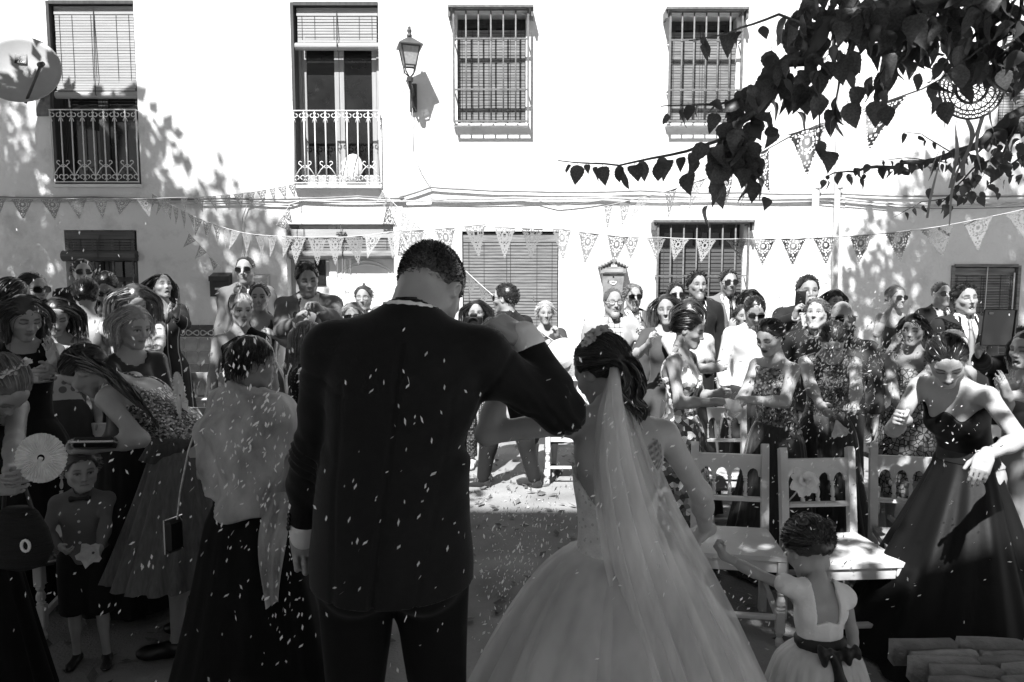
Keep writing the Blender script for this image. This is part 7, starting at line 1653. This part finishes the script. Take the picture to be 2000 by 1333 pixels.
def braid(rg, gl):
    out = []
    for j in range(150):
        t = np.linspace(0, 1, 18); a = 1.9 + t * 2.5 ; r = .098; k = rg.integers(0, 3); w_ = np.sin(t * 34 + k * 2.09) * .010; w2 = np.cos(t * 68 + k * 4.2) * .007
        out.append(np.stack([-(r + w2) * np.cos(a - .6) * .82, -.014 - (r + w2) * np.sin(a - .6) * .98, .055 + w_ - .03 * np.sin(a)], 1) + rg.normal(0, .0028, 3))
    return [ribbons(np.stack(out), .0022, .0014, rg)]
fg.hair('updo', .045, extra=braid, n=3000, vol=1.2, w=.0014, wave=.28, length=.15, curl=[(.055 * math.cos(i * 2.4), -.085 - .02 * math.sin(i), .05 * math.sin(i * 2.4) + .045) for i in range(12)], tonev=(.5, 2.1))
bf = MB()
for i in range(5):
    q_ = fg.wld(fg.hc + fg.Rh @ _v((-.06 + .02 * i, -.085 - .008 * i, .085 - .012 * i)) * fg.hk); fb_, _ = flower('f', q_, .012, '', 5, None, Vector((-.3, -.9, .5))); bf.add(fb_.v, fb_.f)
fo = bf.build('hair_flowers', M_petal, fg.e, True); fo.matrix_parent_inverse = (Matrix.Translation(fg.root) @ Matrix.Rotation(math.radians(fg.yaw), 4, 'Z')).inverted()
# ---------------------------------------------------------------- things held and carried
def round_fan(c, r, nrm, label, handle=None):
    o = tag(empty('paper_fan', c), label, 'fan'); T = Matrix.Translation(c) @ nrm.normalized().to_track_quat('Z', 'Y').to_matrix().to_4x4(); v = []; f = []; n = 72
    for i in range(n): a = 2 * math.pi * i / n; z = .004 * (1 if i % 2 else -1); v += [T @ Vector((.012 * math.cos(a), .012 * math.sin(a), 0)), T @ Vector((r * math.cos(a), r * math.sin(a), z))]
    for i in range(n): j = (i + 1) % n; f.append((2 * i, 2 * i + 1, 2 * j + 1, 2 * j))
    obj_from('fan_leaf', [tuple(x) for x in v], f, M_fan, o)
    if handle: b = MB(); b.tube([c, c + handle], .007, 6); b.build('handle', M_chair, o)
    rebase_obj(o); return o
M_fan = translucent('pleated_fan_paper', .66, .35, 1, .7)
round_fan(at(80, 895, 2.35), .083, Vector((.1, -1, .12)), 'round pleated paper fan held beside the little boy', Vector((-.03, .01, -.05)))
round_fan(at(352, 775, 3.25), .115, Vector((.93, .22, .12)), 'round white fan seen edge-on in the blonde woman\'s hand', Vector((.01, 0, -.13)))
def slab(name, c, half, rx, rz, mat, label, cat, bev=.004, parts=None):
    M = Matrix.Translation(c) @ Matrix.Rotation(math.radians(rz), 4, 'Z') @ Matrix.Rotation(math.radians(rx), 4, 'X'); b = MB(); b.bbox([-x for x in half], half, bev, M); o = tag(b.build(name, mat), label, cat)
    for nm, lo, hi, m_ in parts or (): q = MB(); q.bbox(lo, hi, .002, M); q.build(nm, m_, o)
    return o
M_phone = gm('black_phone', .012, .3, .1, 5, 0, spec=.5)
slab('phone', at(1563, 590, 5.33), (.042, .005, .08), 5, 8, M_phone, 'black phone held upright before a man\'s face', 'phone', .004, [('lens', (-.036, -.0075, .055), (-.012, -.0052, .072), M_lens)])
slab('tablet', at(1948, 640, 4.05), (.085, .006, .105), 6, -4, M_phone, 'black tablet in folding cover held up by suited man', 'tablet', .005, [('lens', (-.06, -.009, .075), (-.035, -.0062, .092), M_lens), ('cover_fold', (.086, -.012, -.105), (.096, .004, .105), M_phone)])
cm = at(925, 628, 5.78); co = tag(empty('camera', cm), 'black camera with big lens held by the sunlit photographer', 'camera'); b = MB(); b.bbox((cm.x - .07, cm.y - .03, cm.z - .045), (cm.x + .07, cm.y + .035, cm.z + .04), .01); b.bbox((cm.x - .03, cm.y - .028, cm.z + .035), (cm.x + .03, cm.y + .03, cm.z + .065), .01); b.build('camera_body', M_phone, co)
b = MB(); b.lathe([(.04, 0), (.042, .05), (.047, .055), (.047, .085), (.04, .087), (.036, .07), (.001, .068)], 16, Matrix.Translation(cm + Vector((0, -.03, -.005))) @ Matrix.Rotation(math.pi / 2, 4, 'X')); b.build('camera_lens', M_phone, co); rebase_obj(co)
def clutch(c, w, h, rz, rx, mat, label):
    M = Matrix.Translation(c) @ Matrix.Rotation(math.radians(rz), 4, 'Z') @ Matrix.Rotation(math.radians(rx), 4, 'X'); o = tag(empty('clutch_bag', c), label, 'clutch bag'); b = MB(); b.bbox((-w, -.022, -h), (w, .022, h), .012, M); b.build('bag_body', mat, o)
    b = MB(); b.tube([M @ Vector((-w - .002, 0, -h)), M @ Vector((-w - .002, 0, h + .003)), M @ Vector((w + .002, 0, h + .003)), M @ Vector((w + .002, 0, -h))], .005, 6); b.build('clasp_frame', gm('silver_clasp', .6, .2, .1, 5, 0, metal=.9), o); rebase_obj(o); return o
M_bag = gm('black_satin_bag', .012, .35, .2, 8, .1, 40, spec=.5)
clutch(at(190, 866, 3.0), .085, .05, 5, 70, M_bag, 'black clutch tucked under the bending girl\'s arm')
clutch(at(338, 1045, 2.6), .035, .062, 62, 0, M_bag, 'small dark clutch hanging on a chain beside the black dress')
clutch(at(62, 1098, 3.25), .10, .05, 30, 84, gm('pewter_bag', .10, .25, .2, 8, .1, 40, metal=.5), 'shiny pewter clutch lying on the white chair seat')
b = MB(); b.tube([at(346, 1015, 2.6), at(352, 960, 2.62), at(368, 880, 2.66), at(385, 830, 2.68)], .004, 5); tag(b.build('bag_chain', gm('silver_chain', .5, .3, .3, 60, .5, 90, metal=.8)), 'thin silver chain running up from the hanging clutch', 'chain')
# woven dark bag at the edge
c = at(38, 1045, 2.45); wb = tag(empty('woven_bag', c), 'dark ribbed fabric bag with pale round brooch', 'bag'); v = []; b = MB()
b.lathe([(.02, -.13), (.085, -.11), (.115, -.05), (.10, .02), (.07, .08), (.05, .10)], 28, Matrix.Translation(c) @ Matrix.Diagonal((1, .5, 1, 1))); b.build('bag_body', gm('ribbed_black', .02, .7, .2, 8, .9, 10, stretch=(1, 1, 22), bdist=.02), wb, True)
b = MB(); b.tube([c + Vector((-.05, 0, .09)), c + Vector((-.03, -.01, .2)), c + Vector((.03, -.01, .2)), c + Vector((.05, 0, .09))], .007, 6); b.build('strap', M_bag, wb)
b = MB(); b.tube([c + Vector((.055 + .014 * math.cos(a), -.052, -.02 + .020 * math.sin(a))) for a in [k * .5236 for k in range(13)]], .005, 6); b.build('brooch', M_white, wb); rebase_obj(wb)
# straw hat held by the grey haired woman
c = at(1100, 700, 5.85); b = MB(); b.lathe([(.001, .07), (.07, .065), (.085, .0), (.17, -.01), (.172, -.014), (.08, -.008), (.001, -.004)], 28, Matrix.Translation(c) @ Vector((-.35, -1, .25)).to_track_quat('Z', 'Y').to_matrix().to_4x4()); tag(b.build('straw_hat', gm('pale_straw', .6, .8, .15, 30, .4, 80), None, True), 'pale brimmed straw hat held by grey haired woman', 'hat')
c = at(395, 772, 5.0); b = MB(); b.lathe([(.001, .08), (.075, .075), (.085, .0), (.15, -.01), (.152, -.015), (.001, -.012)], 24, Matrix.Translation(Vector((c.x, 4.85, .475)))); tag(b.build('sun_hat', gm('dark_felt', .04, .9, .2, 20, .3, 60), None, True), 'dark brimmed hat lying on a white chair seat', 'hat')
# paper cones and napkins full of petals
def cone_paper(c, d, L, r, label, mat=None):
    T = Matrix.Translation(c) @ d.normalized().to_track_quat('Z', 'Y').to_matrix().to_4x4(); v = []; f = []; n = 18; rr = random.Random(int(c.x * 999))
    for i in range(n):
        a = 2 * math.pi * i / n
        for k in range(5): t = k / 4; q = r * (.12 + .88 * t) * (1 + .22 * math.sin(5 * a + k) * t + rr.uniform(-.08, .08)); v.append(tuple(T @ Vector((q * math.cos(a), q * math.sin(a), L * t + rr.uniform(-.006, .006)))))
    for i in range(n):
        for k in range(4): a = i * 5 + k; c2 = ((i + 1) % n) * 5 + k; f.append((a, a + 1, c2 + 1, c2))
    return tag(obj_from('paper_cone', v, f, mat or M_petal, None, True), label, 'paper cone')
cone_paper(at(1424, 812, 3.78), Vector((.1, -.6, .8)), .075, .05, 'crumpled paper cone of petals between the two bridesmaids')
cone_paper(at(1634, 822, 3.76), Vector((.1, -.5, -.9)), .08, .045, 'torn paper cone below the bowed bridesmaid\'s hands')
cone_paper(at(182, 1080, 2.9), Vector((.2, -.8, .2)), .06, .045, 'crumpled white napkin in the little boy\'s hands')
cone_paper(at(345, 812, 3.25), Vector((.5, -.6, .5)), .06, .04, 'small paper cone in the blonde woman\'s palm')
# dark dried flower stems on the aisle chair
b = MB(); c = at(1095, 735, 6.1)
for i in range(26): a = RND.uniform(-.5, .5); b.tube([c + Vector((0, 0, -.22)), c + Vector((a * .12, RND.uniform(-.05, .05), -.05)), c + Vector((a * .3, RND.uniform(-.1, .1), RND.uniform(.05, .2)))], [.003, .004, .006], 4)
tag(b.build('dried_flowers', gm('dried_lavender', .12, .9, .4, 20)), 'bunch of dried flower stems tied to the sunlit aisle chair', 'flowers')
# ---------------------------------------------------------------- rice and petals in the air
rg = np.random.default_rng(11); PT = []
def shower(n, x, y, sx, sy, d0, d1, size, ang=70, asd=25):
    for _ in range(int(n * 1.9)):
        px = rg.normal(x, sx); py = rg.normal(y, sy); d = rg.uniform(d0, d1); p = at(px, py, d)
        if p.z < .02: continue
        PT.append((p, size * 1.12 * rg.uniform(.45, 1.6), rg.normal(ang, asd)))
shower(420, 1645, 700, 75, 70, 3.2, 3.75, .0125, 60, 35); shower(120, 1550, 800, 90, 120, 2.9, 3.6, .010, 65, 30); shower(140, 1760, 720, 110, 110, 2.4, 3.3, .009, 60, 40)
shower(150, 510, 830, 70, 110, 2.1, 2.45, .0125, 75, 30); shower(80, 560, 1100, 60, 110, 2.0, 2.35, .0115, 70, 25); shower(70, 300, 760, 170, 120, 2.3, 3.3, .012, 80, 25)
shower(520, 1020, 1130, 60, 130, 2.3, 4.6, .0105, 80, 20); shower(50, 760, 950, 100, 190, 1.45, 1.7, .010, 75, 25); shower(60, 230, 1080, 150, 120, 2.0, 2.9, .0125, 65, 25)
shower(70, 1180, 930, 110, 150, 1.55, 1.95, .009, 60, 35); shower(90, 1450, 1060, 130, 110, 1.7, 2.6, .009, 60, 40); shower(60, 1700, 1000, 150, 150, 1.9, 2.8, .008, 60, 40); shower(40, 150, 560, 90, 60, 3.0, 4.5, .012, 80, 20); shower(50, 640, 1150, 20, 120, 2.6, 4.2, .012, 80, 25)
n = len(PT); Pp = np.array([p for p, _, _ in PT]); sz = np.array([s_ for _, s_, _ in PT]); an = np.radians([a for _, _, a in PT])
a = np.stack([np.cos(an) * .8, rg.normal(0, .3, n), np.sin(an)], 1); a /= np.linalg.norm(a, axis=1)[:, None]; c_ = np.cross(a, rg.normal(size=(n, 3)) + _v((0, 1.5, 0))); c_ /= np.linalg.norm(c_, axis=1)[:, None]
a *= (sz * .55)[:, None]; c_ *= (sz * .2)[:, None]; nn = np.cross(a, c_) / sz[:, None]
V = np.stack([Pp - a, Pp - a * .25 + c_ + nn * .3, Pp + a, Pp + a * .25 - c_ - nn * .2], 1).reshape(-1, 3)
M_rice = translucent('rice_and_petals', .85, .45, 1, .5)
tag(obj_from('falling_petals', V, np.arange(n * 4).reshape(-1, 4), M_rice), 'white petals and rice thrown over the couple', 'petals', kind='stuff')
